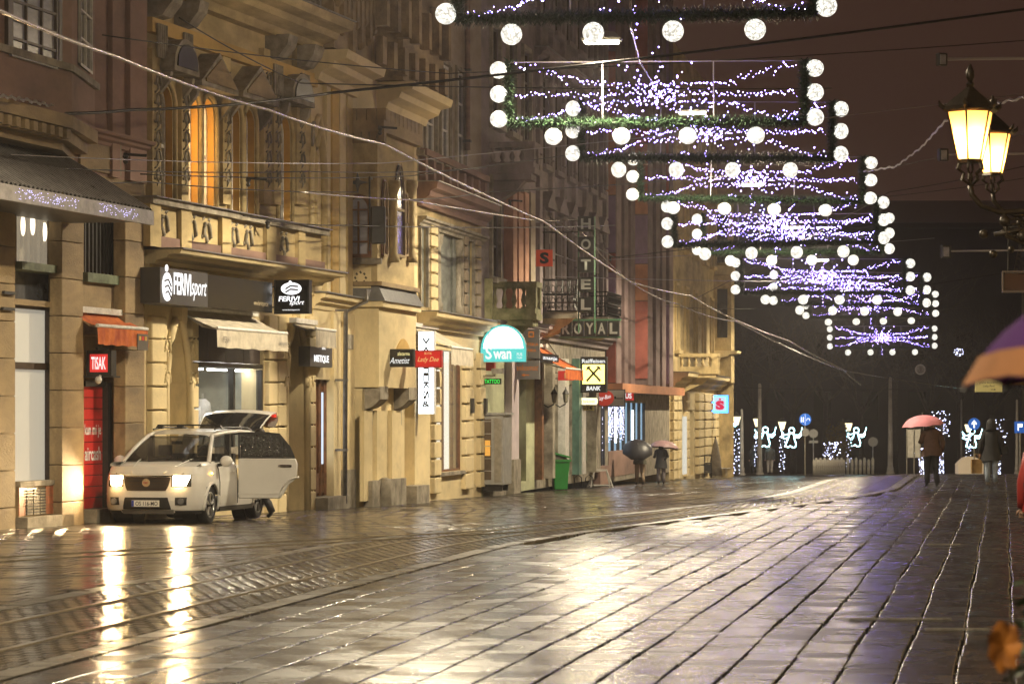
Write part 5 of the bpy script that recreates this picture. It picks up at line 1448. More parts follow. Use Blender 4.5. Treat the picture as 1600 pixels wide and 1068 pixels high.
MB().tube([(w * .5, .15, zt0), (w * .5, .15, zt1)], .03, 6).tube([(-w * .5, .15, zt0), (-w * .5, .15, zt1)], .03, 6).build('pole', mat('green_pole', (.06, .16, .08), .5), t)
for zz in (zt0 + 1.0, zt1 - .5): MB().tube([(-w/2 - 1.4, .15, zz), (-w/2, .15, zz)], .025, 5).build('stay', iron, t)
a = FG.a(875, .7); d0 = .7; d1 = FG.d_at(a, 968)
q = FG.w(a, (d0 + d1) / 2); w = d1 - d0; sc_px = FPX / q.y
z0, z1 = CAMZ + (HY - 525) / sc_px, CAMZ + (HY - 501) / sc_px
t = thing('hotel_name_sign', 'horizontal sign of five letter boxes spelling ROYAL', 'sign', (q.x, q.y, 0), ang)
for k, ch in enumerate('ROYAL'):
    x0 = -w/2 + w * k / 5 + .02; x1 = -w/2 + w * (k + 1) / 5 - .02
    b = MB().box(x0, x1, 0, .2, z0, z1).build('letter_box', hb, t)
    lettering('letter', ch, hl, b, (x1 - x0) * .72, (z1 - z0) * .72, (x0 + x1) / 2, (z0 + z1) / 2, -.015, bold=.03)
MB().box(-w/2 - .03, w/2 + .03, .04, .16, z1 + .002, z1 + .06).box(-w/2 - .03, w/2 + .03, .04, .16, z0 - .06, z0 - .002).build('frame', mat('green_pole', (.06, .16, .08)), t)
MB().tube([(-w/2 - .7, .1, z1), (-w/2, .1, z1)], .03, 5).build('stay', iron, t)
# bank sign
t, w, h = board(FG, 'bank_lightbox_sign', 'black lightbox sign with crossed emblem on a bright yellow square', 907, 948, 557, 613, .25, black_g, dark, .25, edge=.02)
yb = glow('yellow_lightbox', (1.0, .80, .14), 4.5)
MB().box(-w * .42, w * .42, -.02, -.013, -h * .26, h * .28).build('yellow_panel', yb, t)
for s_ in (-1, 1):
    pts = [(-.30, -.17), (-.24, -.22), (.20, .14), (.30, .10), (.24, .22), (.10, .23), (.14, .18)]
    MB().prism([(s_ * px * w, (pz + .01) * h) for px, pz in pts], -.03, -.022, 'y').build('emblem_bar', blk, t)
lettering('lettering', 'Raiffeisen', wht, t, w * .88, h * .11, 0, h * .38, -.02, bold=.02)
lettering('lettering', 'BANK', wht, t, w * .56, h * .12, 0, -h * .38, -.02, shear=.2, bold=.03)
t, w, h = board(FG, 'cash_point_lightbox', 'small oval warm lightbox with cash point lettering under the bank sign', 903, 934, 621, 632, .1, glow('warm_lightbox', (1, .88, .5), 1.9), dark, .15, poly=[(math.copysign(.82, math.cos(q)) + .18 * math.cos(q), math.sin(q)) for q in [i * math.pi / 8 + .01 for i in range(16)]])
lettering('lettering', 'x bankomat', blk, t, w * .7, h * .45, 0, 0, -.02)
t, w, h = board(FG, 'hours_plate', 'small ochre plate reading 0-24 under the oval lightbox', 905, 928, 633, 641, .1, mat('ochre_plate', (.5, .38, .10), .5), mat('ochre_plate', (.5,.38,.10)), .06, edge=.0)
lettering('lettering', '0-24', blk, t, w * .75, h * .7, 0, 0, -.02, bold=.02)
# eyewear sign
t, w, h = board(FG, 'eyewear_sign', 'white framed board with a red script oval beside the shop window', 932, 977, 608, 635, .15, mat('white_board', (.62, .60, .56), .5), dark, .08, edge=.03)
MB().lathe([(h * .46, 0), (h * .46, .01)], (-w * .23, -.026, 0), 22, 'y', 1.25, 1).build('red_oval', mat('red_oval', (.6, .035, .02), .45, emit=(1, .08, .04), estr=.25), t)
lettering('lettering', 'Ray-Ban', wht, t, w * .48, h * .30, -w * .23, 0, -.03, shear=.4, rot=R(12))
MB().box(w * .12, w * .42, -.02, -.013, -h * .05, 0).box(w * .12, w * .18, -.02, -.013, 0, h * .1).build('glasses_print', blk, t)
t, w, h = board(FH, 'optician_sign', 'small red sign with white US lettering over the blue-lit shop', 974, 990, 611, 625, .1, mat('red_lit_board', (.5, .02, .02)), red_b, .1, edge=.0)
lettering('lettering', 'US', wht, t, w * .62, h * .6, 0, 0, -.02, bold=.02)
# savings bank sign at the far corner
F = FI
t, w, h = board(FI, 'savings_bank_sign', 'glowing blue and white square sign with a red S at the corner house', 1112, 1138, 617, 645, .1, glow('sky_blue_lightbox', (.04, .34, 1.0), 7.0), mat('blue_case', (.05, .25, .6), .4, emit=(.05, .3, 1), estr=.6), .3, edge=.02)
MB().box(-w * .36, w * .36, -.02, -.013, -h * .38, h * .40).build('white_glow_panel', glow('pale_blue_panel', (.62, .82, 1.0), 1.0), t)
rs = glow('magenta_letter', (.85, .0, .08), .9)
lettering('lettering', 'S', rs, t, w * .52, h * .52, 0, -h * .06, -.03, bold=.08)
MB().lathe([(h * .06, 0), (h * .06, .01)], (0, -.03, h * .27), 14, 'y').build('letter_dot', rs, t)
# yellow sign held out from the right-hand wall
yb_ = at(1545, 601, 62)
t = thing('notary_sign', 'pale yellow board with black lettering and an arrow on a long arm', 'sign', yb_)
k = 62 / FPX
MB().box(-21 * k, 21 * k, 0, .06, -11 * k, 10 * k).build('board', mat('pale_yellow_board', (.62, .55, .22), .5, emit=(1, .9, .4), estr=.10), t)
lettering('lettering', 'JAVNI BILJEŽNIK', blk, t, 30 * k, 4.2 * k, 0, 3.5 * k, -.012)
lettering('lettering', 'Lidija Pirić', blk, t, 18 * k, 4 * k, 0, -2 * k, -.012)
MB().box(3 * k, 9 * k, -.012, -.005, -7.6 * k, -6.9 * k).prism([(8.5 * k, -8.4 * k), (11 * k, -7.2 * k), (8.5 * k, -6 * k)], -.012, -.005, 'y').build('arrow', blk, t)
MB().tube([(10 * k, .1, 2 * k), (1.98, .1, 2.4 * k)], .035, 6).build('arm', mat('brass_arm', (.35, .22, .07), .35, metal=.7), t)
# ------------------------------------------------------------------ suspended street lamps over the middle of the street
lens = glow('lamp_lens', (1.0, .93, .74), 26.0)
def street_lamp(Y, z, u=-8.0):
    X = street_x(Y) + u
    t = thing('suspended_street_lamp', 'flat wide street lamp hung from a span wire over the middle of the street', 'street lamp', (X, Y, z), ANG, 'street lamps hung over the street')
    MB().loft([[(q[0] * sx, q[1] * sy, zz) for q in ((-1, -1), (1, -1), (1, 1), (-1, 1))] for sx, sy, zz in ((.38, .16, 0), (.40, .18, .05), (.28, .12, .16), (.10, .06, .20))]).build('housing', mat('lamp_grey', (.3, .3, .28), .5), t)
    MB().box(-.33, .33, -.13, .13, -.05, -.002).build('lens', lens, t)
    MB().tube([(0, 0, .2), (0, 0, .45)], .02, 6).build('hanger', iron, t)
    l = bpy.data.lights.new('street_lamp_light', 'SPOT'); l.energy = LAMP_W; l.color = (1.0, .845, .585); l.spot_size = R(160); l.spot_blend = .36; l.shadow_soft_size = .20
    o = bpy.data.objects.new('street_lamp_light', l); COL.objects.link(o); o.parent = t; o.location = (0, 0, -.06)
    l = bpy.data.lights.new('upper_facade_fill', 'POINT'); l.energy = LAMP_W * .07; l.color = (1.0, .80, .48); l.shadow_soft_size = .2  # weak fill added under each lamp to lift the upper facades
    o = bpy.data.objects.new('upper_facade_fill', l); COL.objects.link(o); o.parent = t; o.location = (0, 0, -.10)
    return t
LAMPS = [(-14, 9.4), (5, 9.4), (24, 9.4), (42, 9.4), (61, 9.25), (79, 9.6), (98.5, 9.2), (118, 9.0), (139, 8.8), (162, 8.3)]
NTH = ['first', 'second', 'third', 'fourth', 'fifth', 'sixth', 'seventh', 'eighth', 'ninth', 'tenth']
for k, (Y, z) in enumerate(LAMPS): street_lamp(Y, z)['label'] = NTH[9 - k] + ' flat street lamp from the park end, hung on a span wire over the street'

# ------------------------------------------------------------------ Christmas frames: garland, light balls, light strings
ballm = led_ball_mat()
garm = mat('fir_garland', (.02, .05, .02), .6, var=.5, vscale=9)
ledm = glow('violet_white_led', (.34, .25, 1.0), 60.0, True)
LAMP_LED = ledm
rl = random.Random(21)
W2, HT = 3.0, 1.28
path = [(-W2, 0, HT)] + [(-W2, 0, HT * (1 - k / 6)) for k in range(1, 7)] + [(-W2 + 2 * W2 * k / 40, 0, 0) for k in range(1, 41)] + [(W2, 0, HT * k / 6) for k in range(1, 7)]
def garland_mesh():
    mb = MB()
    for i in range(len(path) - 1):
        p, q = Vector(path[i]), Vector(path[i + 1]); t = (q - p)
        for k in range(int(t.length / .0011)):
            c = p + t * rl.random(); an = rl.uniform(0, 2 * math.pi)
            tt = t.normalized(); up = Vector((0, 1, 0)); sd = tt.cross(up)
            dr_ = (up * math.cos(an) + sd * math.sin(an) + tt * rl.uniform(-.6, .6)).normalized()
            L_ = rl.uniform(.12, .21); wv = tt.cross(dr_).normalized() * .020
            b = c + dr_ * .02; e = c + dr_ * L_
            mb.add([b - wv, b + wv, e + wv * .6, e - wv * .6], [(0, 1, 2, 3)])
    mb.tube(path, .045, 6)
    return mb
def octa(mb, c, q):
    mb.add([(c[0]-q, c[1], c[2]), (c[0]+q, c[1], c[2]), (c[0], c[1]-q, c[2]), (c[0], c[1]+q, c[2]), (c[0], c[1], c[2]-q), (c[0], c[1], c[2]+q)],
           [(0,2,5),(2,1,5),(1,3,5),(3,0,5),(2,0,4),(1,2,4),(3,1,4),(0,3,4)])
def led_mesh():
    mb = MB()
    for row, zz in enumerate((1.16, .62, .10)):
        for s_ in (-1, 1):
            for k in range(60):
                t = (k + rl.random() * .9) / 60
                x = s_ * (2.85 - 2.75 * t)
                sag = -.10 * math.sin(t * math.pi * 1.0) + .05 * math.sin(t * 9)
                z = zz + (.62 - zz) * (t ** 1.5) * .85 + (sag if row == 0 else -sag * .9 if row == 2 else sag * .3)
                octa(mb, (x, rl.uniform(-.03, .03), z + rl.gauss(0, .045)), rl.choice((.006, .007, .008, .010, .013, .018)))
    for k in range(120):                                       # the star in the middle
        an = rl.choice(range(8)) * math.pi / 4; r_ = abs(rl.gauss(0, .34)); 
        octa(mb, (math.cos(an) * r_ * 1.3 + rl.gauss(0, .06), rl.uniform(-.05, .05), .60 + math.sin(an) * r_ * 1.1 + rl.gauss(0, .05)), rl.choice((.008, .010, .012, .017)))
    return mb
frame0 = thing('christmas_frame', 'green fir garland frame with glowing balls and violet light strings across the street', 'decoration', (0, 0, 0), 0, 'Christmas frames hung in a row over the street')
g_ = garland_mesh().build('garland', garm, frame0, kind='stuff')
led_mesh().build('light_string', ledm, frame0, kind='stuff')
wirem = mat('pale_wire', (.35, .33, .36), .4, metal=.5)
mb = MB()
mb.tube([(-W2, 0, HT), (W2, 0, HT)], .014, 5)
for x in (-1.1, 1.15): mb.tube([(x, 0, 0), (x, 0, HT)], .016, 5)
mb.build('wire_frame', wirem, frame0)
ball_me = None
for bx_, bz_ in [(-W2 - .20, z) for z in (.10, .62, 1.12)] + [(W2 + .20, z) for z in (.10, .62, 1.12)] + [(-2.1, -.27), (-.72, -.27), (.62, -.27), (2.0, -.27)]:
    if ball_me is None:
        b = MB().sphere((0, 0, 0), .18, 20, 14).build('light_ball', ballm, frame0, True); ball_me = b.data
    else:
        b = bpy.data.objects.new('light_ball', ball_me); COL.objects.link(b); b.parent = frame0
    b.location = (bx_, 0, bz_); b.rotation_euler = (rl.random() * 6, rl.random() * 6, rl.random() * 6)
ORD = ['first', 'second', 'third', 'fourth', 'fifth', 'sixth', 'seventh', 'eighth', 'ninth', 'tenth']
frames = [(715, 1272, 25), (795, 1258, 192), (908, 1300, 247), (1000, 1348, 312), (1054, 1370, 380), (1099, 1380, 394), (1158, 1413, 457), (1216, 1440, 475), (1266, 1455, 494), (1302, 1455, 543)]
for k, (x0, x1, y) in enumerate(frames):
    Y = FPX * 6.0 / (x1 - x0)
    o = frame0 if k == 0 else copy_tree(frame0)
    o['label'] = ORD[9 - k] + ' garland frame from the park end, with glowing balls and violet light strings'
    o.location = at((x0 + x1) / 2, y, Y); o.rotation_euler = (0, R(-.9 + .6 * (k % 4)), R(-2 + 1.5 * (k % 2))); o.scale = (1, 1, (1, .97, 1.05, .93, 1.03)[k % 5])
    # suspension wire down the middle
FRAME_Y = [(FPX * 6.0 / (x1 - x0), y) for x0, x1, y in frames]

# ------------------------------------------------------------------ overhead wires
wire_d = mat('dark_wire', (.03, .028, .027), .35, metal=.6); wire_l = mat('bright_contact_wire', (.50, .46, .46), .25, metal=.9)
def wire(pts, r, m, label, group, sag=0.0, n=14, name='overhead_wire'):
    P = [Vector(p) for p in pts]; path_ = []
    for i in range(len(P) - 1):
        for k in range(n):
            t = k / n; q = P[i].lerp(P[i + 1], t); q.z -= sag * 4 * t * (1 - t); path_.append(q)
    path_.append(P[-1])
    o = MB().tube([tuple(p) for p in path_], r, 5).build(name, m, None, True)
    return tag(o, label, 'wire', group)
# main bright contact wire: runs along the street, coming over the camera's left
wire([at(-60, -12, 40), at(180, 88, 46), at(420, 172, 55), at(600, 225, 64), at(850, 346, 86), at(985, 440, 106), at(1080, 462, 118), at(1150, 500, 128), at(1232, 532, 140), at(1316, 576, 152), at(1345, 601, 160)], .030, wire_l, 'thick bright contact wire descending the street past the balconies', None, .05, 8)
wire([at(470, 300, 60), at(640, 312, 66), at(845, 345, 86), at(905, 342, 110)], .018, wire_l, 'thin bright wire joining the contact wire near the red S board', None, .02)
wire([at(900, 352, 104), at(985, 440, 112), at(1060, 475, 126), at(1150, 502, 140), at(1316, 578, 168), at(1560, 612, 190)], .022, wire_l, 'second pale contact wire running beyond the hotel sign', None, .12)
# cross wires from the houses to the right-hand wall
cross = [((-20, 172, 50), (200, 172, 54), (520, 145, 60), (1620, 12, 62), .028, 'dark thick cable sagging across the street above the orange windows'),
         ((160, 55, 54), (700, 115, 66), (1620, 62, 70), None, .012, 'thin span wire crossing above the battlements'),
         ((280, 28, 56), (470, 130, 62), (1300, 138, 78), None, .014, 'thin dark cable looping from the arcaded house cornice'),
         ((-10, 240, 50), (600, 255, 66), (1620, 145, 75), None, .010, 'fine span wire at the height of the arched windows'),
         ((0, 258, 50), (480, 268, 64), (760, 262, 80), None, .012, 'fine span wire passing in front of the tower star'),
         ((220, 272, 55), (640, 275, 75), (1180, 196, 90), None, .012, 'fine span wire ending at a Christmas frame'),
         ((0, 275, 50), (230, 284, 56), (560, 300, 68), None, .012, 'fine span wire over the corrugated canopy'),
         ((380, 337, 60), (540, 352, 68), (960, 352, 100), None, .014, 'dark span wire with insulators below the tower window'),
         ((600, 312, 66), (760, 300, 82), (1180, 270, 100), None, .014, 'dark span wire at the height of the brown shutters'),
         ((860, 340, 100), (960, 402, 112), (1400, 345, 118), None, .016, 'beaded span wire from the banded block'),
         ((640, 410, 84), (870, 432, 105), (1390, 440, 120), None, .010, 'pale span wire passing before the hotel letters'),
         ((1040, 478, 130), (1180, 482, 135), (1620, 418, 130), None, .012, 'pale span wire past the cream end house'),
         ((1080, 470, 130), (1390, 300, 110), (1620, 255, 105), None, .014, 'pale span wire rising over the frames to the floodlight arms'),
         ((1340, 268, 100), (1500, 238, 96), (1620, 200, 92), None, .012, 'fine wire rising behind the lantern'),
         ((1355, 310, 110), (1620, 275, 104), None, None, .012, 'pale straight wire behind the lantern bracket'),
         ((1160, 605, 170), (1390, 608, 175), (1620, 604, 178), None, .016, 'low level span wire near the trees'),
         ((700, 330, 88), (900, 408, 108), (1460, 372, 112), None, .010, 'fine span wire over the red S board')]
for c in cross:
    pts = [at(*q) for q in c[:4] if q is not None]
    wire(pts, c[4], wire_d if c[4] > .011 else wirem, c[5], None, .06)
# insulators on the wires
ins = [(210, 243, 55), (400, 280, 62), (700, 266, 84), (605, 200, 66), (715, 312, 86), (805, 314, 90), (960, 402, 112), (430, 346, 64)]
for x, y, Y in ins:
    t = thing('wire_insulator', 'small dark insulator clamp on an overhead wire', 'insulator', at(x, y, Y), R(20), 'insulators on the overhead wires')
    MB().tube([(-.2, 0, .02), (.22, 0, .0)], .028, 6).build('bar', iron, t)
    MB().lathe([(.02, -.14), (.05, -.1), (.03, -.05), (.06, 0), (.03, .04)], (-.16, 0, -.02), 8).build('bell', iron, t)
# glittering garland cable on the right and on the left
gl = mat('silver_tinsel', (.55, .52, .52), .3, metal=.7)
def tinsel(pts, label):
    P = [Vector(p) for p in pts]; path_ = []
    for i in range(len(P) - 1):
        for k in range(16): path_.append(P[i].lerp(P[i + 1], k / 16))
    mb = MB(); prev = None
    for k, p in enumerate(path_):
        q = p + Vector((0, 0, .02 * math.sin(k * 1.6))); 
        if prev is not None: mb.tube([prev, q], .02 + .008 * (k % 2), 4)
        prev = q
    tag(mb.build('tinsel_cable', gl, None), label, 'cable')
tinsel([at(1350, 268, 82), at(1400, 260, 76), at(1440, 230, 70), at(1476, 190, 62), at(1540, 165, 56), at(1620, 148, 50)], 'twisted silvery cable curving up behind the lantern')
tinsel([at(-10, 148, 48), at(40, 156, 50), at(92, 168, 52)], 'short twisted silvery cable before the oriel foot')
# vertical hanger wires from the frames' middle to the lamps
wire([at(985, -10, 53), at(985, 40, 54), at(1000, 98, 62), at(1020, 130, 66)], .02, wire_l, 'pale twisted cable hanging down from the topmost frame', None, .0)
# ------------------------------------------------------------------ the parked car: tailgate up, rear door wide open, headlights on
paint = mat('white_car_paint', (.74, .72, .67), .28, coat=.8, var=.05, vscale=2, spec=.5)
trim = mat('black_trim', (.018, .017, .016), .5); chrome = mat('chrome', (.75, .73, .7), .12, metal=1.0)
carglass = mat('car_glass', (.02, .02, .02), .04, spec=.8, alpha=.78)
wetglass = mat('rain_wet_glass', (.03, .03, .028), .12, spec=.9, var=.8, vscale=26, bump=.8, bscale=60)
rubber = mat('tyre_rubber', (.018, .018, .018), .7); alloy = mat('alloy_rim', (.5, .5, .49), .3, metal=.8)
hl_m = glow('headlight_beam_glass', (1.0, .60, .22), 150.0)
cz = gxy(-6.37, 57.2)
car = thing('parked_car', 'white family car with headlights on, tailgate raised and a rear door wide open', 'car', (-6.37, 56.19, cz), math.atan2(-.22, .976))
LEV = [.22, .28, .36, .44, .52, .60, .68, .76, .84, .92, .99, 1.05]
def lerp_t(tab, z):
    for (a, b), (c, d) in zip(tab, tab[1:]):
        if z <= c: t = (z - a) / (c - a) if c > a else 0; return b + (d - b) * max(0, min(1, t))
    return tab[-1][1]
def wz(z): return lerp_t([(.2, .86), (.3, .905), (.5, .925), (.75, .93), (.95, .905), (1.06, .875)], z)
def yf(z): return lerp_t([(.2, -.84), (.3, -.93), (.45, -.965), (.62, -.95), (.78, -.92), (.9, -.86), (1.06, -.70)], z)
def yr(z): return lerp_t([(.2, 3.78), (.35, 3.9), (.6, 3.93), (1.06, 3.82)], z)
def front_pt(th, z, off=0.0):          # th: -90..90 degrees round the nose
    s_, c_ = math.sin(th), math.cos(th); n = .62; w = wz(z) + off; f = yf(z) - off; yc = -.15
    return (math.copysign(abs(s_) ** n, s_) * w, yc - (yc - f) * max(0, c_) ** n, z)
def outline(z):
    pts = []
    TH = [R(-90 + 180 * k / 40) for k in range(41)]
    side = [.0 - .15 + (3.6 + .15) * k / 56 for k in range(1, 57)]
    right = [(-wz(z), y, z) for y in reversed(side)]; left = [(wz(z), y, z) for y in side]
    return right + [front_pt(t, z) for t in TH] + left
mb = MB(); rings = [outline(z) for z in LEV]; n = len(rings[0])
for i in range(len(LEV) - 1):
    for k in range(n - 1):
        q = [rings[i][k], rings[i][k+1], rings[i+1][k+1], rings[i+1][k]]
        cy = sum(p[1] for p in q) / 4; czz = sum(p[2] for p in q) / 4
        if abs(q[0][0]) > .7 and any((cy - wy) ** 2 + (czz - .34) ** 2 < .395 ** 2 for wy in (0, 2.89)): continue
        if q[0][0] > .9 and 1.52 < cy < 2.55 and czz > .42: continue      # the open doorway
        mb.add(q, [(0, 1, 2, 3)])
# hood
H_ = []
for j in range(9):
    t = j / 8; row = []
    for k in range(21):
        th = R(-74 + 148 * k / 20); p = front_pt(th, 1.0); e = (p[0], p[1] + .0, 1.0 if False else .90 + .10 * abs(p[0]) )
        c = ((-.80 + 1.6 * k / 20) , .28 - .06 * (1 - abs(k - 10) / 10), 1.15)
        b = .045 * math.sin(math.pi * t)
        fx = front_pt(th, .90); row.append((fx[0] * (1 - t) + c[0] * t, fx[1] * (1 - t) + c[1] * t, (.90 + .02) * (1 - t) + c[2] * t + b - .02 * (abs(k - 10) / 10) ** 2))
    H_.append(row)
mb.loft(H_, caps=False, closed=False)
# shoulders behind the hood and rear quarter
for s_ in (-1, 1):
    mb.loft([[(s_ * wz(1.05), y, 1.05), (s_ * .86, y, 1.10), (s_ * .80, y, 1.13)] for y in (-.45, -.1, .3, .9, 1.5)], caps=False, closed=False)
    mb.loft([[(s_ * wz(1.05), y, 1.05), (s_ * .86, y, 1.12), (s_ * .83, y, 1.2)] for y in (2.55, 3.0, 3.5, 3.75)], caps=False, closed=False)
body = mb.build('body', paint, car, True)
# under-body and dark interior
MB().box(-.80, .80, -.55, 3.7, .20, .34).build('underbody', trim, car)
MB().box(-.74, .74, .3, 3.5, .34, .42).box(-.72, .72, .28, .55, .42, 1.08).build('interior', trim, car)
seatm = mat('dark_seat', (.03, .027, .026), .8)
for x in (-.38, .38):
    st = MB().loft([[(x + sx * .24, 1.15 + yo, zz) for sx, yo in ((-1, -.05), (1, -.05), (1, .08), (-1, .08))] for zz in (.5, .9, 1.2)]).box(x - .24, x + .24, .65, 1.15, .5, .65).build('seat', seatm, car)
    MB().box(x - .12, x + .12, 1.14, 1.24, 1.22, 1.42).build('headrest', seatm, st)
    MB().box(x - .24, x + .24, 2.2, 2.35, .5, 1.25).build('seat', seatm, car)
# greenhouse: roof, pillars, glass
def gh(y):                             # half width at the roof edge, height of the roof there
    return lerp_t([(.9, .60), (1.3, .66), (2.2, .68), (3.4, .64), (3.75, .60)], y), lerp_t([(.9, 1.585), (1.25, 1.645), (1.9, 1.685), (2.8, 1.68), (3.4, 1.645), (3.75, 1.60)], y)
rows = []
for k in range(17):
    y = .9 + 2.85 * k / 16; w, z = gh(y); rows.append([(w * math.sin(R(q)) / math.sin(R(80)) * 1.0, y - (.10 * math.cos(R(q)) if k == 0 else 0), z + .05 * (math.cos(R(q)) - .17) - (.03 if abs(q) > 75 else 0)) for q in range(-80, 81, 16)])
MB().loft(rows, caps=False, closed=False).build('roof', paint, car, True)
def quad_tube(p, q, r): return MB().tube([p, tuple((a + b) / 2 + (.03 if i == 2 else 0) for i, (a, b) in enumerate(zip(p, q))), q], r, 6)
for s_ in (-1, 1):
    quad_tube((s_ * .83, .10, 1.11), (s_ * .62, .92, 1.59), .042).build('windscreen_pillar', paint, car, True)
    MB().tube([(s_ * .62, .9, 1.59), (s_ * .67, 1.4, 1.64), (s_ * .69, 2.2, 1.67), (s_ * .66, 3.0, 1.65), (s_ * .62, 3.7, 1.60)], .04, 6).build('roof_edge', paint, car, True)
    MB().prism([(1.40, 1.08), (1.54, 1.08), (1.50, 1.62), (1.42, 1.62)], s_ * .80, s_ * .70, 'x').build('door_pillar', trim, car)
    MB().prism([(2.75, 1.10), (3.7, 1.10), (3.72, 1.58), (3.2, 1.62)], s_ * .80, s_ * .70, 'x').build('rear_pillar', paint, car)
    a = (s_ * .85, .38, 1.10); b = (s_ * .84, 1.40, 1.10); c = (s_ * .69, 1.42, 1.60); d = (s_ * .645, .98, 1.57)
    MB().add([a, b, c, d], [(0, 1, 2, 3)]).build('side_window', carglass, car)
    mb = MB().sphere((s_ * 1.03, .52, 1.13), .125, 12, 8, 1.0, .62, .85); mr = mb.build('door_mirror', paint, car, True)
    MB().tube([(s_ * .87, .50, 1.06), (s_ * 1.0, .52, 1.08)], .035, 6).build('mirror_stalk', trim, mr)
    MB().tube([(s_ * .60, 1.15, 1.71), (s_ * .63, 1.7, 1.745), (s_ * .63, 3.0, 1.74), (s_ * .60, 3.4, 1.68)], .018, 6).build('roof_rail', trim, car)
for y in (1.45, 2.6):
    MB().box(-.62, .62, y - .03, y + .03, 1.775, 1.80).build('cross_bar', trim, car)
    for s_ in (-1, 1): MB().prism([(s_ * .52, 1.72), (s_ * .66, 1.72), (s_ * .62, 1.78), (s_ * .50, 1.78)], y - .045, y + .045, 'y').build('bar_foot', trim, car)
rows = []
for k in range(7):
    t = k / 6; y = .12 + .80 * t; z = 1.125 + .465 * t; w = .80 * (1 - t) + .60 * t
    rows.append([(w * q / 6, y - .10 * math.cos(q / 6 * math.pi / 2), z + .03 * math.sin(math.pi * t)) for q in range(-6, 7)])
MB().loft(rows, caps=False, closed=False).build('windscreen', carglass, car, True)
for x in (-.3, .35): MB().tube([(x, -.01, 1.135), (x + .32, .05, 1.17)], .010, 4).build('wiper', trim, car)
MB().box(-.10, .10, .74, .77, 1.44, 1.50).build('rear_view_mirror', trim, car)
# nose: grille, badge, lamps, intake, plate, skid plate
def patch(th0, th1, z0, z1, off, name, m, parent, nt=14, nz=5, shape=None):
    rows = []
    for j in range(nz + 1):
        t = j / nz; z = z0 + (z1 - z0) * t; f = shape(t) if shape else (0, 0)
        rows.append([front_pt(R(th0 + f[0] + (th1 + f[1] - th0 - f[0]) * k / nt), z, off) for k in range(nt + 1)])
    return MB().loft(rows, caps=False, closed=False).build(name, m, parent, True)
patch(-17, 17, .62, .865, .012, 'grille', mat('warm_black_grille', (.03, .018, .01), .35, var=.3, vscale=40), car, shape=lambda t: (4.5 * (1 - t) ** 2, -4.5 * (1 - t) ** 2))
for k in range(3): patch(-14 - k, 14 + k, .67 + k * .06, .682 + k * .06, .022, 'grille_bar', trim, car, nz=1)
MB().lathe([(.075, 0), (.075, .03), (.06, .035)], (0, yf(.76) - .045, .765), 18, 'y').build('badge', chrome, car)
lettering('badge_lettering', 'FIAT', mat('dark_red_print', (.3, .03, .03), .4), car, .09, .04, 0, .765, yf(.76) - .055)
for s_ in (-1, 1):
    a, b = (20, 47) if s_ > 0 else (-47, -20)
    hl = patch(a, b, .71, .885, .010, 'headlight', hl_m, car, shape=(lambda t: (0, -8 * (1 - t))) if s_ > 0 else (lambda t: (8 * (1 - t), 0)))
    patch(a - 2, b + 2, .69, .90, .004, 'headlight_surround', trim, car)
    patch(*((24, 42) if s_ > 0 else (-42, -24)), .36, .50, .006, 'fog_lamp_recess', trim, car)
    p = front_pt(R(s_ * 32), .43, .02); MB().lathe([(.055, 0), (.06, .03)], (p[0], p[1] - .02, p[2]), 12, 'y').build('fog_lamp', glass_s, car)
    for k in range(2): pass
patch(-15, 15, .285, .50, .014, 'lower_intake', trim, car, shape=lambda t: (-4 * (1 - t), 4 * (1 - t)))
patch(-22, 22, .20, .275, .016, 'skid_plate', mat('grey_skid', (.25, .24, .22), .4), car)
patch(-80, -24, .2, .26, .010, 'lower_lip', trim, car); patch(24, 80, .2, .26, .010, 'lower_lip', trim, car)
pl = MB().box(-.26, .26, yf(.4) - .055, yf(.4) - .035, .335, .45).build('number_plate', mat('plate_white', (.72, .72, .68), .4), car)
lettering('lettering', 'OS 116-MO', mat('plate_black', (.02, .02, .03), .5), pl, .42, .075, .025, .392, yf(.4) - .058, bold=.01)
MB().box(-.258, -.215, yf(.4) - .058, yf(.4) - .0555, .337, .448).build('plate_band', mat('plate_blue', (.03, .06, .4), .5), pl)
# arches and wheels
for y in (0, 2.89):
    for s_ in (-1, 1):
        arc = [(s_ * (wz(.34 + .40 * math.sin(q)) + .008), y + .40 * math.cos(q), .34 + .40 * math.sin(q)) for q in [R(-12 + 204 * k / 18) for k in range(19)]]
        MB().tube(arc, .028, 6).build('wheel_arch', paint, car, True)
        MB().lathe([(.40, 0), (.40, .25)], (s_ * .60 - (.125), y, .34), 20, 'x').build('arch_liner', trim, car)
        w = MB().lathe([(.235, -.10), (.30, -.115), (.335, -.10), (.345, -.05), (.345, .05), (.335, .10), (.30, .115), (.235, .10)], (s_ * .79, y, .345), 28, 'x', caps=False).build('wheel', rubber, car, True)
        MB().lathe([(.235, -.02), (.24, .07), (.21, .06), (.20, .0), (.06, .05), (.05, .08), (.0001, .085)] if s_ > 0 else [(.235, .02), (.24, -.07), (.21, -.06), (.2, 0), (.06, -.05), (.05, -.08), (.0001, -.085)], (s_ * .80, y, .345), 28, 'x').build('rim', trim, w, True)
        for k in range(5):
            q = k * 2 * math.pi / 5 + .3
            for e in (-.13, .13):
                MB().tube([(s_ * .88, y + .05 * math.cos(q), .345 + .05 * math.sin(q)), (s_ * .875, y + .225 * math.cos(q + e), .345 + .225 * math.sin(q + e))], .020, 5).build('spoke', alloy, w)
        MB().lathe([(.215, 0), (.235, .012), (.24, .03), (.215, .03)], (s_ * .865 - (.03 if s_ < 0 else 0), y, .345), 28, 'x', caps=False).build('rim_ring', alloy, w, True)
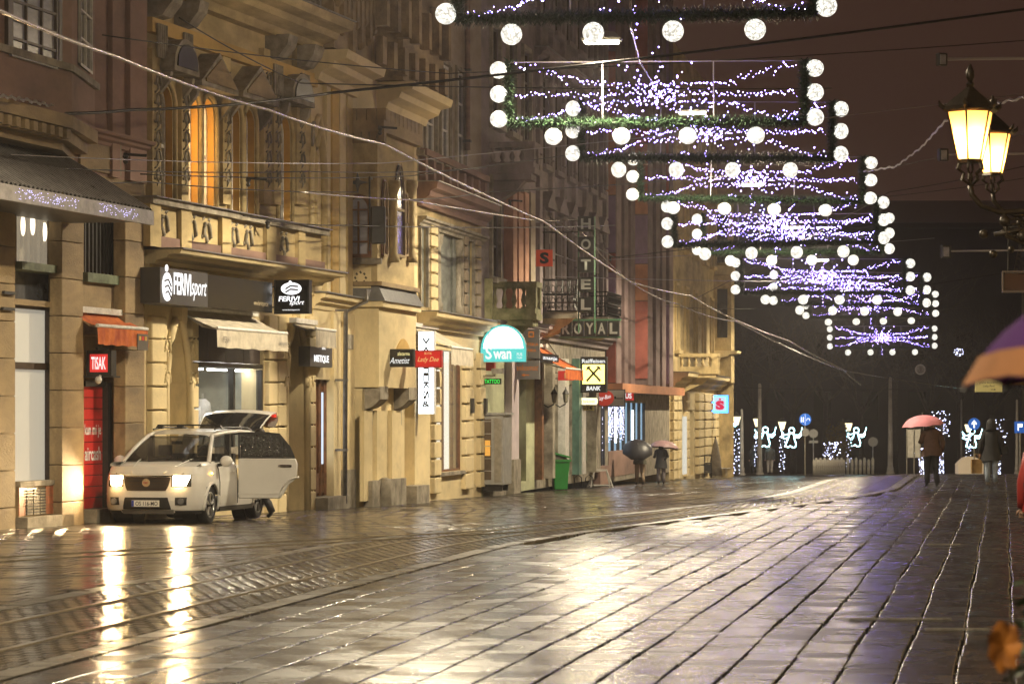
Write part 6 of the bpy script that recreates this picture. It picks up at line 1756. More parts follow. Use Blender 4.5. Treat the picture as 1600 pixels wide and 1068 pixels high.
# front door handle, indicator, sill
MB().tube([(.945, 1.15, .93), (.955, 1.22, .935), (.945, 1.32, .93)], .016, 6).build('door_handle', chrome, car)
MB().sphere((.93, -.02, .92), .022, 8, 6).build('indicator', glow('amber_indicator', (1, .42, .05), 25), car)
MB().box(.85, .93, .45, 2.45, .22, .30).build('sill', trim, car)
seam = mat('panel_gap', (.012, .012, .012), .7)
for pts in ([(.937, .42, .34), (.94, .42, .75), (.915, .42, .98), (.88, .42, 1.05)], [(.937, 1.48, .34), (.94, 1.48, .75), (.915, 1.48, .98), (.88, 1.48, 1.06)]):
    MB().tube(pts, .007, 4).build('door_gap', seam, car)
for s_ in (-1, 1):
    MB().tube([(s_ * p[0], p[1], p[2] + .012) for p in ((.62, -.80, .905), (.72, -.5, .99), (.78, -.1, 1.09), (.80, .22, 1.145))], .007, 4).build('hood_gap', seam, car)
    MB().tube([(s_ * p[0], p[1], p[2] + .02) for p in ((.30, -.86, .925), (.40, -.5, 1.03), (.46, -.1, 1.11), (.50, .2, 1.155))], .016, 5).build('hood_crease', paint, car, True)
    MB().sphere((s_ * .60, -.93, .80), .055, 10, 8, 1, .4, 1).build('headlight_bulb', hl_m, car)
patch(-60, 60, .545, .565, .008, 'bumper_crease', paint, car, nz=1, nt=30)
patch(-20, 20, .875, .892, .016, 'grille_chrome', chrome, car, nz=1)
# open rear door, hinged at the pillar
dr = bpy.data.objects.new('rear_door', None)
pts_out = [(0, .42), (.80, .42), (.86, .52), (.95, .68), (1.10, .80), (1.12, 1.06), (1.08, 1.17), (0, 1.17)]
dmb = MB()
rows = []
dmb.prism(pts_out, -.05, .0, 'y')
door = dmb.build('rear_door', paint, car); bevel(door, .018)
door.location = (.94, 1.53, 0); door.rotation_euler = (0, 0, R(9))
fr = [(0, 1.17), (1.08, 1.17), (.98, 1.40), (.78, 1.635), (.5, 1.665), (.0, 1.655)]
inn = [(.04, 1.20), (.99, 1.20), (.92, 1.38), (.745, 1.595), (.5, 1.62), (.04, 1.61)]
mb = MB(); nf = len(fr)
for i in range(nf):
    j = (i + 1) % nf
    mb.add([(fr[i][0], -.045, fr[i][1]), (fr[j][0], -.045, fr[j][1]), (inn[j][0], -.045, inn[j][1]), (inn[i][0], -.045, inn[i][1])], [(0, 1, 2, 3)])
mb.build('window_frame', trim, door)
MB().prism(inn, -.03, -.02, 'y').build('window', wetglass, door)
MB().prism([(.80, 1.2), (.84, 1.2), (.83, 1.5), (.80, 1.52)], -.05, -.035, 'y').build('window_divider', trim, door)
MB().tube([(.76, -.055, 1.03), (.80, -.085, 1.035), (.96, -.085, 1.035), (1.0, -.055, 1.03)], .020, 6).build('door_handle', chrome, door)
arc = [(.78 + .37 * (1 - math.cos(q)), -.055, .42 + .40 * math.sin(q)) for q in [R(90 * k / 8) for k in range(9)]]
MB().tube(arc, .022, 5).build('arch_flare', paint, door, True)
MB().box(.0, .82, -.062, -.045, .50, .53).build('rubbing_strip', paint, door)
# raised tailgate
tg = []
for k in range(8):
    t = k / 7; y = 3.72 + .95 * t; z = 1.62 + .42 * math.sin(t * 1.35); tg.append([(x * (.62 + .10 * t), y, z + .05 * (1 - x * x)) for x in (-1, -.7, -.35, 0, .35, .7, 1)])
g = MB().loft(tg, caps=False, closed=False).build('tailgate', paint, car, True)
tg2 = [[(p[0] * .93, p[1], p[2] - .07) for p in r_] for r_ in tg]
MB().loft(tg2, caps=False, closed=False).build('tailgate_lining', trim, g, True)
mb = MB(); mb.loft([[p for p in tg[-1]], [(p[0], p[1] + .1, p[2] - .16) for p in tg[-1]], [(p[0] * .9, p[1] + .10, p[2] - .30) for p in tg[-1]]], caps=False, closed=False); mb.build('tailgate_lip', paint, g, True)
for s_ in (-1, 1):
    MB().tube([(s_ * .55, 3.75, 1.2), (s_ * .55, 4.2, 1.86)], .018, 6).build('gas_strut', iron, g)
    MB().loft([[(p[0] * .96, p[1], p[2] + .012) for p in r_] for r_ in tg[:6]], caps=False, closed=False).build('tailgate_window', glass_d, g, True) if s_ > 0 else None
    MB().box(s_ * .70, s_ * .56, 4.60, 4.72, 1.93, 1.99).build('tail_lamp', mat('red_lens', (.4, .01, .01), .2, emit=(1, .05, .02), estr=.6), g)
# the light the headlamps throw
for s_ in (-1, 1):
    l = bpy.data.lights.new('headlight_light', 'SPOT'); l.energy = 700; l.color = (1, .72, .38); l.spot_size = R(80); l.spot_blend = .9; l.shadow_soft_size = .08
    o = bpy.data.objects.new('headlight_light', l); COL.objects.link(o); o.parent = car; o.location = (s_ * .64, -.96, .79); o.rotation_euler = (R(86), 0, R(180))
# ------------------------------------------------------------------ people
skin_m = mat('skin', (.45, .27, .19), .6); hair_d = mat('dark_hair', (.02, .014, .01), .6)
def person_body(name, legs, arms, lean, mats_, parent, hgt=1.72, head_turn=0.0):
    """one continuous body grown over a posed skeleton. legs/arms: joint positions; mats_: (trousers, top, shoes)"""
    V = []; E = []; Rr = []
    def v(p, r, link=None):
        V.append(p); Rr.append(r); i = len(V) - 1
        if link is not None: E.append((link, i))
        return i
    pel = v((0, 0, .96), (.155, .12)); sp = v((0, lean * .4, 1.18), (.14, .11), pel); ch = v((0, lean, 1.36), (.17, .12), sp)
    nk = v((0, lean * 1.1, 1.475), (.06, .06), ch); hb = v((0, lean * 1.15 + .01, 1.55), (.075, .085), nk); hd = v((0, lean * 1.2 + .01, 1.64), (.082, .098), hb); v((0, lean * 1.2, 1.70), (.055, .065), hd)
    for s_ in (-1, 1):
        kn, an, toe = legs[0 if s_ < 0 else 1]
        hp = v((s_ * .095, 0, .90), (.10, .10), pel); k = v((s_ * .10 + kn[0], kn[1], kn[2]), (.066, .07), hp)
        cf = v((s_ * .10 + (kn[0] * .6 + an[0] * .4), kn[1] * .6 + an[1] * .4 - .015, kn[2] * .6 + an[2] * .4), (.058, .062), k)
        a = v((s_ * .10 + an[0], an[1], an[2]), (.042, .045), cf); t = v((s_ * .11 + toe[0], toe[1], toe[2]), (.042, .034), a)
        sh = v((s_ * .175, lean, 1.40), (.068, .066), ch)
        el, wr = arms[0 if s_ < 0 else 1]
        e = v((el[0], el[1], el[2]), (.045, .045), sh); w = v(wr, (.030, .026), e)
        dv = (Vector(wr) - Vector(el)).normalized(); v(tuple(Vector(wr) + dv * .075), (.038, .020), w)
    me = bpy.data.meshes.new(name); me.from_pydata(V, E, [])
    o = bpy.data.objects.new(name, me); COL.objects.link(o)
    sk = o.modifiers.new('skin', 'SKIN'); sk.use_smooth_shade = True
    for i, r_ in enumerate(Rr): me.skin_vertices[0].data[i].radius = r_
    me.skin_vertices[0].data[0].use_root = True
    ss = o.modifiers.new('sub', 'SUBSURF'); ss.levels = 2; ss.render_levels = 2
    bpy.context.view_layer.update()
    dg = bpy.context.evaluated_depsgraph_get(); m2 = bpy.data.meshes.new_from_object(o.evaluated_get(dg))
    bpy.data.objects.remove(o, do_unlink=True)
    # fingers and face, joined into the same surface
    bm = bmesh.new(); bm.from_mesh(m2)
    extra = MB()
    for s_ in (-1, 1):
        el, wr = [Vector(q) for q in arms[0 if s_ < 0 else 1]]
        dv = (wr - el).normalized(); sd = dv.cross(Vector((0, 1, 0)) if abs(dv.y) < .8 else Vector((0, 0, 1))).normalized(); up = sd.cross(dv)
        palm = wr + dv * .07
        for k, L_ in enumerate((.062, .075, .07, .055)):
            b = palm + sd * (-.024 + .016 * k); extra.tube([b - dv * .02, b + dv * L_ * .55 + up * .006, b + dv * L_ * .8 + up * .028], [.009, .0085, .007], 5)
        b = wr + dv * .03 - sd * .03; extra.tube([b, b - sd * .022 + dv * .025 + up * .01, b - sd * .022 + dv * .055 + up * .02], [.011, .010, .008], 5)
    hp = Vector((0, lean * 1.2 + .01, 1.62))
    extra.tube([hp + Vector((0, .075, .015)), hp + Vector((0, .112, -.02))], [.010, .017], 6)          # nose
    for s_ in (-1, 1):
        extra.sphere(hp + Vector((s_ * .085, -.005, 0)), .028, 8, 6, .35, .7, 1.1)                       # ears
        extra.sphere(hp + Vector((s_ * .032, .082, .02)), .013, 8, 6)                                   # eyes
    extra.tube([hp + Vector((-.025, .088, -.055)), hp + Vector((0, .098, -.057)), hp + Vector((.025, .088, -.055))], .007, 5)
    vs = [bm.verts.new(p) for p in extra.v]
    for f in extra.f:
        try: bm.faces.new([vs[i] for i in f])
        except ValueError: pass
    bm.to_mesh(m2); bm.free(); m2.name = name
    for m_ in (mats_[0], mats_[1], mats_[2], skin_m): m2.materials.append(m_)
    wr = [Vector(a[1]) for a in arms]
    for p in m2.polygons:
        p.use_smooth = True; c = p.center
        if c.z > 1.485: p.material_index = 3
        elif any((c - w).length < .16 and (c - w).length < .16 for w in wr) and min((c - w).length for w in wr) < .12: p.material_index = 3
        elif c.z > 1.0: p.material_index = 1
        elif c.z < .13: p.material_index = 2
        else: p.material_index = 0
    b = bpy.data.objects.new('body', m2); COL.objects.link(b); b.parent = parent
    return b
def coat(parent, m, hem, arms, lean=0.0, shoulder=.215, hip=.235, flare=.03, name='coat', cuff=.055):
    mb = MB(); rings = []; N = 20
    rows = [(hem, hip + flare, .17 + flare), (hem + .12, hip + flare * .6, .165), (1.0, hip - .02, .155), (1.15, .20, .145), (1.3, shoulder - .005, .145), (1.40, shoulder, .13), (1.445, .15, .10), (1.50, .085, .085)]
    rows = [r_ for r_ in rows if r_[0] >= hem - 1e-6]
    for z, rx, ry in rows:
        l = lean * max(0, min(1, (z - .95) / .41))
        rings.append([(rx * math.cos(q) * (1 + .025 * math.sin(5 * q + z * 7)), l + ry * math.sin(q) * (1 + .03 * math.sin(4 * q)), z + (.012 * math.sin(3 * q) if z == hem else 0)) for q in [2 * math.pi * k / N for k in range(N)]])
    mb.loft(rings, caps=False)
    for s_, (el, wr) in zip((-1, 1), arms):
        sh = (s_ * (shoulder - .045), lean, 1.395); mid = [(sh[i] + el[i]) / 2 for i in range(3)]; m2_ = [(el[i] * .5 + wr[i] * .5) for i in range(3)]
        mb.tube([sh, mid, el, m2_, wr], [.085, .076, .07, .064, cuff], 10)
    return mb.build(name, m, parent, True)
def trousers(parent, m, legs):
    mb = MB()
    for s_, (kn, an, toe) in zip((-1, 1), legs):
        mb.tube([(s_ * .095, 0, .95), (s_ * .10 + kn[0] * .5, kn[1] * .5, (.92 + kn[2]) / 2), (s_ * .10 + kn[0], kn[1], kn[2]), (s_ * .10 + (kn[0] + an[0]) / 2, (kn[1] + an[1]) / 2 - .01, (kn[2] + an[2]) / 2), (s_ * .10 + an[0], an[1] - .005, an[2] + .015)], [.115, .098, .082, .075, .068], 10)
    return mb.build('trousers', m, parent, True)
def hair(parent, m, lean, long=False, hood=False):
    mb = MB(); c = (0, lean * 1.2 - .012, 1.645)
    if hood:
        mb.loft([[(rx * math.cos(q), lean * 1.1 - .02 + ry * math.sin(q), z) for q in [2 * math.pi * k / 14 for k in range(14)]] for rx, ry, z in ((.17, .13, 1.43), (.135, .125, 1.52), (.135, .135, 1.62), (.115, .125, 1.70), (.06, .07, 1.755))])
        return mb.build('hood', m, parent, True)
    mb.sphere(c, .105, 14, 10, .93, 1.05, 1.0)
    if long: mb.loft([[(rx * math.cos(q), lean * 1.1 - .05 + .06 * math.sin(q), z) for q in [2 * math.pi * k / 12 for k in range(12)]] for rx, z in ((.085, 1.38), (.10, 1.5), (.10, 1.62))])
    return mb.build('hair', m, parent, True)
def umbrella(loc, rz, tilt, r, m, label, shaft=.75, rim=None, name='umbrella'):
    t = thing(name, label, 'umbrella', loc, rz); t.rotation_euler = (tilt[0], tilt[1], rz)
    N, K = 8, 7; mb = MB(); rings = []
    for j in range(K + 1):
        f = j / K; rg = []
        for k in range(N * 4):
            q = 2 * math.pi * k / (N * 4); sc2 = 1 - .07 * f * abs(math.sin(q * N / 2)); rg.append((r * math.sin(f * 1.25) / math.sin(1.25) * math.cos(q) * sc2, r * math.sin(f * 1.25) / math.sin(1.25) * math.sin(q) * sc2, shaft - r * .50 * (1 - math.cos(f * 1.25)) / (1 - math.cos(1.25)) + .02 * f * abs(math.sin(q * N / 2))))
        rings.append(rg)
    mb.loft(rings, caps=False); cn = mb.build('canopy', m, t, True)
    if rim:
        k0 = 6; mb = MB(); mb.loft([[(p[0] * 1.004, p[1] * 1.004, p[2] + .004) for p in rg] for rg in rings[k0:]], caps=False); mb.build('rim_band', rim, t, True)
    for k in range(N):
        q = 2 * math.pi * k / N; MB().tube([(r * math.sin(f * 1.25) / math.sin(1.25) * math.cos(q), r * math.sin(f * 1.25) / math.sin(1.25) * math.sin(q), shaft - r * .5 * (1 - math.cos(f * 1.25)) / (1 - math.cos(1.25)) - .008) for f in (.1, .4, .7, 1)], .005, 4).build('rib', iron, t)
    MB().tube([(0, 0, 0), (0, 0, shaft + .07)], .009, 6).build('shaft', steel, t)
    MB().tube([(0, 0, .02), (0, 0, -.06), (.02, 0, -.10), (.05, 0, -.10), (.065, 0, -.07)], .013, 6).build('handle', wood_d, t)
    return t
def ppos(x, Y): X = (x - CX) / FPX * Y; return (X, Y, gxy(X, Y))
STAND = [((0, .02, .50), (0, 0, .09), (0, .13, .04)), ((0, .02, .50), (0, 0, .09), (.01, .13, .04))]
WALK = [((0, .12, .51), (0, .10, .10), (0, .24, .05)), ((0, .03, .50), (0, -.16, .12), (0, -.04, .045))]
DOWN = [((-.25, -.02, 1.13), (-.25, .06, .88)), ((.25, -.02, 1.13), (.25, .06, .88))]
def make_person(label, x, Y, rz, sc_, legs, arms, lean, mats_, coat_m, hem, hair_kind, hair_m, group=None, zoff=0.0, extra=None):
    t = thing('person', label, 'person', ppos(x, Y), rz, group); t.scale = (sc_, sc_, sc_)
    person_body('body', legs, arms, lean, mats_, t)
    trousers(t, mats_[0], legs)
    coat(t, coat_m, hem, arms, lean)
    if hair_kind == 'hood': hair(t, hair_m, lean, hood=True)
    elif hair_kind: hair(t, hair_m, lean, long=(hair_kind == 'long'))
    return t
black_c = mat('black_coat', (.014, .014, .016), .75, var=.3, vscale=8); brown_c = mat('brown_jacket', (.075, .035, .022), .75, var=.3, vscale=6)
jeans = mat('pale_jeans', (.27, .32, .40), .85, var=.2, vscale=9); dark_t = mat('dark_trousers', (.014, .014, .018), .8); shoe = mat('dark_shoe', (.02, .018, .016), .5)
grey_t = mat('grey_trousers', (.16, .14, .14), .85); beige_t = mat('beige_trousers', (.30, .22, .14), .85); pale_shoe = mat('pale_shoe', (.42, .38, .34), .6)
# man with the pink umbrella
HOLD = [((-.27, .05, 1.15), (-.10, .22, 1.22)), ((.27, -.03, 1.13), (.26, .08, .90))]
man = make_person('man in a brown jacket walking away under a pink umbrella', 1456, 77.0, R(6), 1.0, WALK, HOLD, .03, (dark_t, brown_c, shoe), brown_c, .80, 'short', hair_d)
pink = mat('pink_umbrella', (.72, .28, .34), .6, var=.1, vscale=3)
p = ppos(1456, 77.0); umbrella((p[0] - .16, p[1] + .24, p[2] + 1.26), 0, (R(2), R(-5)), .54, pink, 'pink umbrella held by the man in the brown jacket', .56)
# woman with jeans and paper bag
CARRY = [((-.27, -.02, 1.12), (-.29, .04, .86)), ((.27, -.04, 1.13), (.25, .05, .88))]
wom = make_person('hooded person in a long black coat and pale jeans carrying a bag', 1549, 79.0, R(-4), .98, STAND, CARRY, .02, (jeans, black_c, pale_shoe), black_c, .66, 'hood', black_c)
p = ppos(1549, 79.0)
bag = thing('shopping_bag', 'yellow-brown paper shopping bag hanging from the hand of the hooded person', 'bag', (p[0] - .37, p[1] + .08, p[2] + .32))
MB().loft([[(sx * w_, sy * .07, z) for sx, sy in ((-1, -1), (1, -1), (1, 1), (-1, 1))] for w_, z in ((.13, 0), (.14, .2), (.135, .36))], caps=True).build('paper_body', mat('kraft_paper', (.40, .25, .09), .8, var=.2, vscale=6), bag)
for yy in (-.05, .05): MB().tube([(-.06, yy, .35), (-.03, yy * .3, .50), (.08, yy * .3, .50), (.06, yy, .35)], .006, 4).build('handle', mat('kraft_paper', (.4, .25, .09)), bag)
hb = thing('handbag', 'small black handbag at the right hip of the hooded person', 'bag', (p[0] + .33, p[1], p[2] + .80))
MB().loft([[(sx * w_, sy * .09, z) for sx, sy in ((-1, -1), (1, -1), (1, 1), (-1, 1))] for w_, z in ((.09, 0), (.10, .12), (.07, .22))]).build('bag_body', black_c, hb)
MB().tube([(0, -.07, .2), (-.08, -.04, .55), (-.11, 0, .60)], .012, 5).build('strap', black_c, hb)
# left couple by the hotel shops
UP = [((-.26, .06, 1.14), (-.12, .20, 1.24)), ((.26, -.02, 1.13), (.10, -.10, 1.04))]
y1 = 119.5
make_person('person in an olive jacket and beige trousers behind a big black umbrella', 1000, y1, R(10), 1.02, WALK, UP, .04, (beige_t, mat('olive_jacket', (.07, .065, .04), .8), shoe), mat('olive_jacket', (.07, .065, .04)), .82, 'short', hair_d)
p = ppos(1000, y1); umbrella((p[0] - .12, p[1] - .22, p[2] + 1.18), .3, (R(38), R(-12)), .62, mat('black_umbrella', (.02, .02, .025), .45), 'big black umbrella tilted towards the street by the hotel shops', .55)
y2 = 122.0
make_person('woman in a short black coat and grey trousers under a dusky pink umbrella', 1033, y2, R(4), .97, STAND, UP, .02, (grey_t, black_c, shoe), black_c, .68, 'long', hair_d)
p = ppos(1033, y2); umbrella((p[0] + .10, p[1] + .22, p[2] + 1.16), 0, (R(-4), R(6)), .60, mat('dusky_umbrella', (.32, .20, .20), .5, var=.2, vscale=4), 'dusky pink umbrella over the woman in the short black coat', .60)
# far walkers
y3 = 181.0
make_person('far walker with a fur-trimmed dark hood beside a pale pole', 1178, y3, R(0), 1.0, STAND, DOWN, .02, (dark_t, black_c, shoe), mat('charcoal_coat', (.035, .033, .032), .8), .55, 'hood', mat('grey_fur', (.12, .10, .08), .95))
make_person('far walker in a dark puffer jacket and pale trousers', 1203, y3 - 1, R(-5), 1.03, WALK, DOWN, .03, (mat('pale_trousers', (.42, .38, .34), .85), black_c, shoe), mat('dark_puffer', (.05, .045, .042), .7), .84, 'short', hair_d)
# person behind the open car door
make_person('person in dark clothes behind the open car door, legs showing below it', 409.5, 59.0, R(60), 1.0, WALK, DOWN, .05, (mat('grey_leggings', (.05, .05, .055), .8), black_c, shoe), black_c, .84, 'short', hair_d)
# right edge: red jacket, and a person under a purple and orange umbrella
redj = mat('red_jacket', (.30, .02, .015), .6, var=.2, vscale=5)
make_person('person in a red jacket standing on the slabs with a black shoulder bag', 1640, 31.0, R(0), 1.04, STAND, DOWN, .02, (dark_t, redj, shoe), redj, .84, 'short', hair_d)
p = ppos(1601, 30.9)
sb = thing('shoulder_bag', 'black shoulder bag of the person in the red jacket', 'bag', (p[0] + .06, p[1], p[2] + 1.0))
MB().loft([[(sx * w_, sy * .1, z) for sx, sy in ((-1, -1), (1, -1), (1, 1), (-1, 1))] for w_, z in ((.05, 0), (.07, .15), (.05, .3))]).build('bag_body', black_c, sb); MB().tube([(0, 0, .28), (.1, 0, .44)], .014, 5).build('strap', black_c, sb)
PX, PY = 1.79, 7.2
t = thing('person', 'person in a dark coat holding the purple and orange umbrella', 'person', (PX, PY, gxy(PX, PY)), 0)
person_body('body', STAND, HOLD, .02, (dark_t, black_c, shoe), t); trousers(t, dark_t, STAND); coat(t, black_c, .7, HOLD, .02); hair(t, hair_d, .02)
umbrella((PX - .10, PY + .22, gxy(PX, PY) + 1.34), 0, (0, R(-2)), .58, mat('purple_umbrella', (.06, .022, .10), .95, spec=.1), 'purple umbrella with an orange rim held over a dark coat', .90, rim=mat('orange_rim', (.24, .10, .035), .9, var=.3, vscale=3))
# ------------------------------------------------------------------ right-hand side: house wall just outside the picture, lanterns, floodlights
def rw(Y, u=2.6): return (street_x(Y) + u, Y)
FR = Facade(rw(232), rw(-6))
RH = FR.empty('long_house', 'long plain cream house across the street from the shops', 'house')
hsr = [(6 + 9.0 * k, 7.4 + 9.0 * k, z, z + 2.2) for k in range(25) for z in (4.4, 8.4)]
wall('wall', cream_d, RH, 0, FR.L, -4, 12.5, hsr, depth=.3)
for h in hsr[:]:
    MB().fb(h[0], h[1], -.3, -.26, h[2], h[3]).build('window', glass_d, RH)
cornice(RH, cream_d, 0, FR.L, 11.9, 12.5, .6, 'cornice')
ironb = mat('lantern_iron', (.035, .024, .014), .45, metal=.4, var=.3, vscale=8)
lg = bpy.data.materials.new('lantern_glass'); lg.use_nodes = True
_b = lg.node_tree.nodes['Principled BSDF']; _t = lg.node_tree.nodes.new('ShaderNodeBsdfTranslucent'); _m = lg.node_tree.nodes.new('ShaderNodeMixShader')
_t.inputs['Color'].default_value = (.95, .78, .46, 1); _b.inputs['Base Color'].default_value = (.7, .62, .45, 1); _b.inputs['Roughness'].default_value = .25; _m.inputs[0].default_value = .8
lg.node_tree.links.new(_b.outputs[0], _m.inputs[1]); lg.node_tree.links.new(_t.outputs[0], _m.inputs[2]); lg.node_tree.links.new(_m.outputs[0], lg.node_tree.nodes['Material Output'].inputs['Surface'])
def lantern(x, y, Y, label, wscale=1.0):
    p = at(x, y, Y)                       # foot of the glass
    t = thing('street_lantern', label, 'lantern', p, R(12))
    k = wscale
    g = MB().lathe([(.165 * k, 0), (.315 * k, .66 * k)], (0, 0, 0), 6, caps=False).build('glass', lg, t)
    for q in range(6):
        c, s_ = math.cos(q * math.pi / 3), math.sin(q * math.pi / 3)
        MB().tube([(.17 * k * c, .17 * k * s_, 0), (.32 * k * c, .32 * k * s_, .66 * k)], .011, 5).build('glazing_bar', ironb, t)
    MB().lathe([(.34 * k, .65 * k), (.39 * k, .68 * k), (.37 * k, .73 * k), (.24 * k, .84 * k), (.12 * k, .93 * k), (.05 * k, .99 * k), (.06 * k, 1.03 * k), (.035 * k, 1.06 * k)], (0, 0, 0), 6).build('roof', ironb, t)
    MB().lathe([(.025 * k, 1.05 * k), (.06 * k, 1.12 * k), (.055 * k, 1.2 * k), (.012 * k, 1.3 * k)], (0, 0, 0), 8).build('finial', ironb, t, True)
    for q in range(6):
        c, s_ = math.cos(q * math.pi / 3), math.sin(q * math.pi / 3)
        MB().tube([(.35 * k * c, .35 * k * s_, .70 * k), (.42 * k * c, .42 * k * s_, .74 * k), (.44 * k * c, .44 * k * s_, .80 * k)], [.03, .025, .008], 5).build('roof_leaf', ironb, t)
        MB().tube([(.15 * k * c, .15 * k * s_, 0), (.19 * k * c, .19 * k * s_, -.10 * k), (.10 * k * c, .10 * k * s_, -.16 * k), (.12 * k * c, .12 * k * s_, -.24 * k), (.02, .02, -.33 * k)], .014, 5).build('cradle_bar', ironb, t)
    MB().lathe([(.19 * k, -.02), (.17 * k, .02)], (0, 0, 0), 6).build('foot_ring', ironb, t)
    l = bpy.data.lights.new('lantern_light', 'POINT'); l.energy = 60; l.color = (1, .50, .14); l.shadow_soft_size = .05
    o = bpy.data.objects.new('lantern_light', l); COL.objects.link(o); o.parent = t; o.location = (0, 0, .26 * k)
    # bracket: curls back to the wall
    wx = (street_x(Y) + 2.6) - p.x
    c_, s2 = math.cos(-R(12)), math.sin(-R(12))
    def L_(x_, z_): return (x_ * c_, x_ * s2, z_)
    MB().tube([L_(0, -.32 * k), L_(.02, -.45 * k), L_(.12, -.60 * k), L_(.30, -.68 * k), L_(.6, -.66 * k), L_(wx, -.62 * k)], .03, 7).build('bracket_arm', ironb, t, True)
    MB().tube([L_(.35, -.7 * k), L_(.38, -1.0 * k), L_(.6, -1.12 * k), L_(wx, -1.1 * k)], .026, 7).build('bracket_brace', ironb, t, True)
    MB().tube([L_(.25, -.98 * k), L_(.5, -.92 * k), L_(wx, -.86 * k)], .024, 7).build('bracket_brace', ironb, t, True)
    for xx, zz, rr in ((.14, -.97, .05), (.24, -1.24, .045), (.36, -.80, .06), (.55, -1.0, .07), (.62, -.72, .05)):
        MB().sphere(L_(xx, zz * k), rr, 8, 6).build('rosette', ironb, t, True)
    for xx in (.45, .8, 1.2):
        MB().tube([(L_(xx + .12 * math.cos(q) * (1 - q / 14), -.9 * k + .12 * math.sin(q) * (1 - q / 14))) for q in [i * .5 for i in range(20)]], .012, 5).build('scroll', ironb, t, True)
    return t
lantern(1516, 252, 32.0, 'ornate black iron lantern glowing warm on a scrolled wall bracket', .78)
lantern(1551, 272, 39.5, 'second warm lantern half hidden behind the ornate one', .78)
for k, (x, y, Y, lb) in enumerate(((1472, 93, 62, 'topmost square floodlight on a pale arm, highest above the lantern'), (1474, 242, 80, 'square floodlight on a pale arm half behind the lantern glow'), (1478, 393, 105, 'square floodlight on a pale arm below the lantern bracket'))):
    p = at(x, y, Y); t = thing('floodlight', lb, 'floodlight', p, R(20)); s_ = Y / FPX
    MB().box(-8 * s_, 8 * s_, -.06, .10, -10 * s_, 10 * s_).build('case', dark, t); bevel(t.children[0], .02)
    MB().box(-6 * s_, 4 * s_, -.075, -.061, -8 * s_, 7 * s_).build('glass', mat('floodlight_glass', (.42, .42, .44), .25, var=.3, vscale=5), t)
    wx = street_x(Y) + 2.6 - p.x
    MB().tube([(8 * s_, .03, 1 * s_), (wx * .94, -wx * .34, 3 * s_)], .032, 6).build('arm', mat('pale_arm', (.5, .47, .45), .5), t)
p = at(1583, 440, 62); t = thing('hanging_lamp_box', 'open-fronted metal box hung on a rod beneath the lantern bracket', 'lamp', p, R(-8))
MB().box(-.22, .4, -.1, .25, -.22, -.18).box(-.22, .4, -.1, .25, .18, .22).box(-.22, -.19, -.1, .25, -.18, .18).box(.37, .4, -.1, .25, -.18, .18).build('case', mat('brown_case', (.10, .075, .06), .5), t)
MB().box(-.18, .36, .1, .14, -.17, .17).build('reflector', mat('copper_reflector', (.28, .15, .10), .4), t)
MB().tube([(-.1, 0, .22), (-.1, 0, 1.1)], .012, 5).build('rod', iron, t); MB().tube([(-.12, 0, 1.1), (1.9, -.6, 1.12)], .02, 5).build('arm', iron, t)
p = at(1588, 578, 60); t = thing('lit_shop_sign', 'small glowing red cube sign beside the yellow notary board', 'sign', p, 0)
MB().box(-.1, .12, 0, .2, -.12, .12).build('box', mat('red_cube', (.6, .02, .02), .4, emit=(1, .06, .04), estr=1.6), t)
MB().tube([(.1, .1, 0), (2.1, .0, 0)], .02, 5).build('arm', iron, t)

# ------------------------------------------------------------------ bin, small street things
F = FG
gb = mat('green_plastic', (.02, .20, .035), .4, var=.15, vscale=3)
p = ppos(875, 104.0); t = thing('wheeled_bin', 'green wheeled bin overfull with a tilted lid beside the teal shop', 'bin', p, R(8))
w = .27
MB().loft([[(sx * w_, sy * d_, z) for sx, sy in ((-1, -1), (1, -1), (1, 1), (-1, 1))] for w_, d_, z in ((.22, .24, .03), (.25, .28, .5), (.29, .33, .95), (.29, .33, 1.0))]).build('tub', gb, t); bevel(t.children[0], .02)
MB().box(-.33, .33, -.37, .37, .98, 1.04).build('rim', gb, t)
lid = MB().prism([(-.33, 0), (.33, 0), (.30, .05), (-.30, .06)], -.38, .36, 'y').build('lid', gb, t); lid.location = (0, 0, 1.17); lid.rotation_euler = (0, R(14), 0)
MB().tube([(-.28, .39, .99), (.28, .39, .99)], .02, 6).build('handle', gb, t)
for s_ in (-1, 1): MB().lathe([(.1, -.03), (.1, .03)], (s_ * .25, .25, .1), 14, 'x').build('wheel', rubber, t)
bags = thing('rubbish_bag', 'pale rubbish bags bulging out of the green wheeled bin', 'rubbish bag', (p[0], p[1], p[2] + 1.0), R(8))
MB().sphere((-.08, -.02, .06), .2, 12, 8, 1.1, 1.2, .7).build('bag', mat('pale_plastic_bag', (.4, .36, .33), .35, var=.4, vscale=9), bags, True)
MB().sphere((.12, .05, .03), .15, 10, 8, 1, 1.2, .7).build('bag', MATS['pale_plastic_bag'], bags, True)
p = ppos(938, 113.0); t = thing('pavement_board', 'folding pale A-frame board by the fairy-lit window', 'board', p, R(10))
for s_ in (-1, 1):
    for x in (-.42, .42): MB().tube([(x, s_ * .28, 0), (x * .55, s_ * .04, .62)], .025, 5).build('leg', white_f, t)
    MB().tube([(-.4, s_ * .25, .08), (.4, s_ * .25, .08)], .02, 5).build('rung', white_f, t)
MB().box(-.25, .25, -.05, .05, .60, .66).build('top', white_f, t)
p = ppos(914, 108.5); t = thing('bicycle_stand', 'low bent-tube bicycle stand beside the shop post', 'stand', p, R(10))
for x in (-.25, .15): MB().tube([(x - .15, 0, 0), (x - .12, 0, .4), (x, 0, .5), (x + .12, 0, .4), (x + .15, 0, 0)], .02, 6).build('hoop', iron, t)
MB().box(-.45, .35, -.03, .03, 0, .03).build('rail', iron, t)

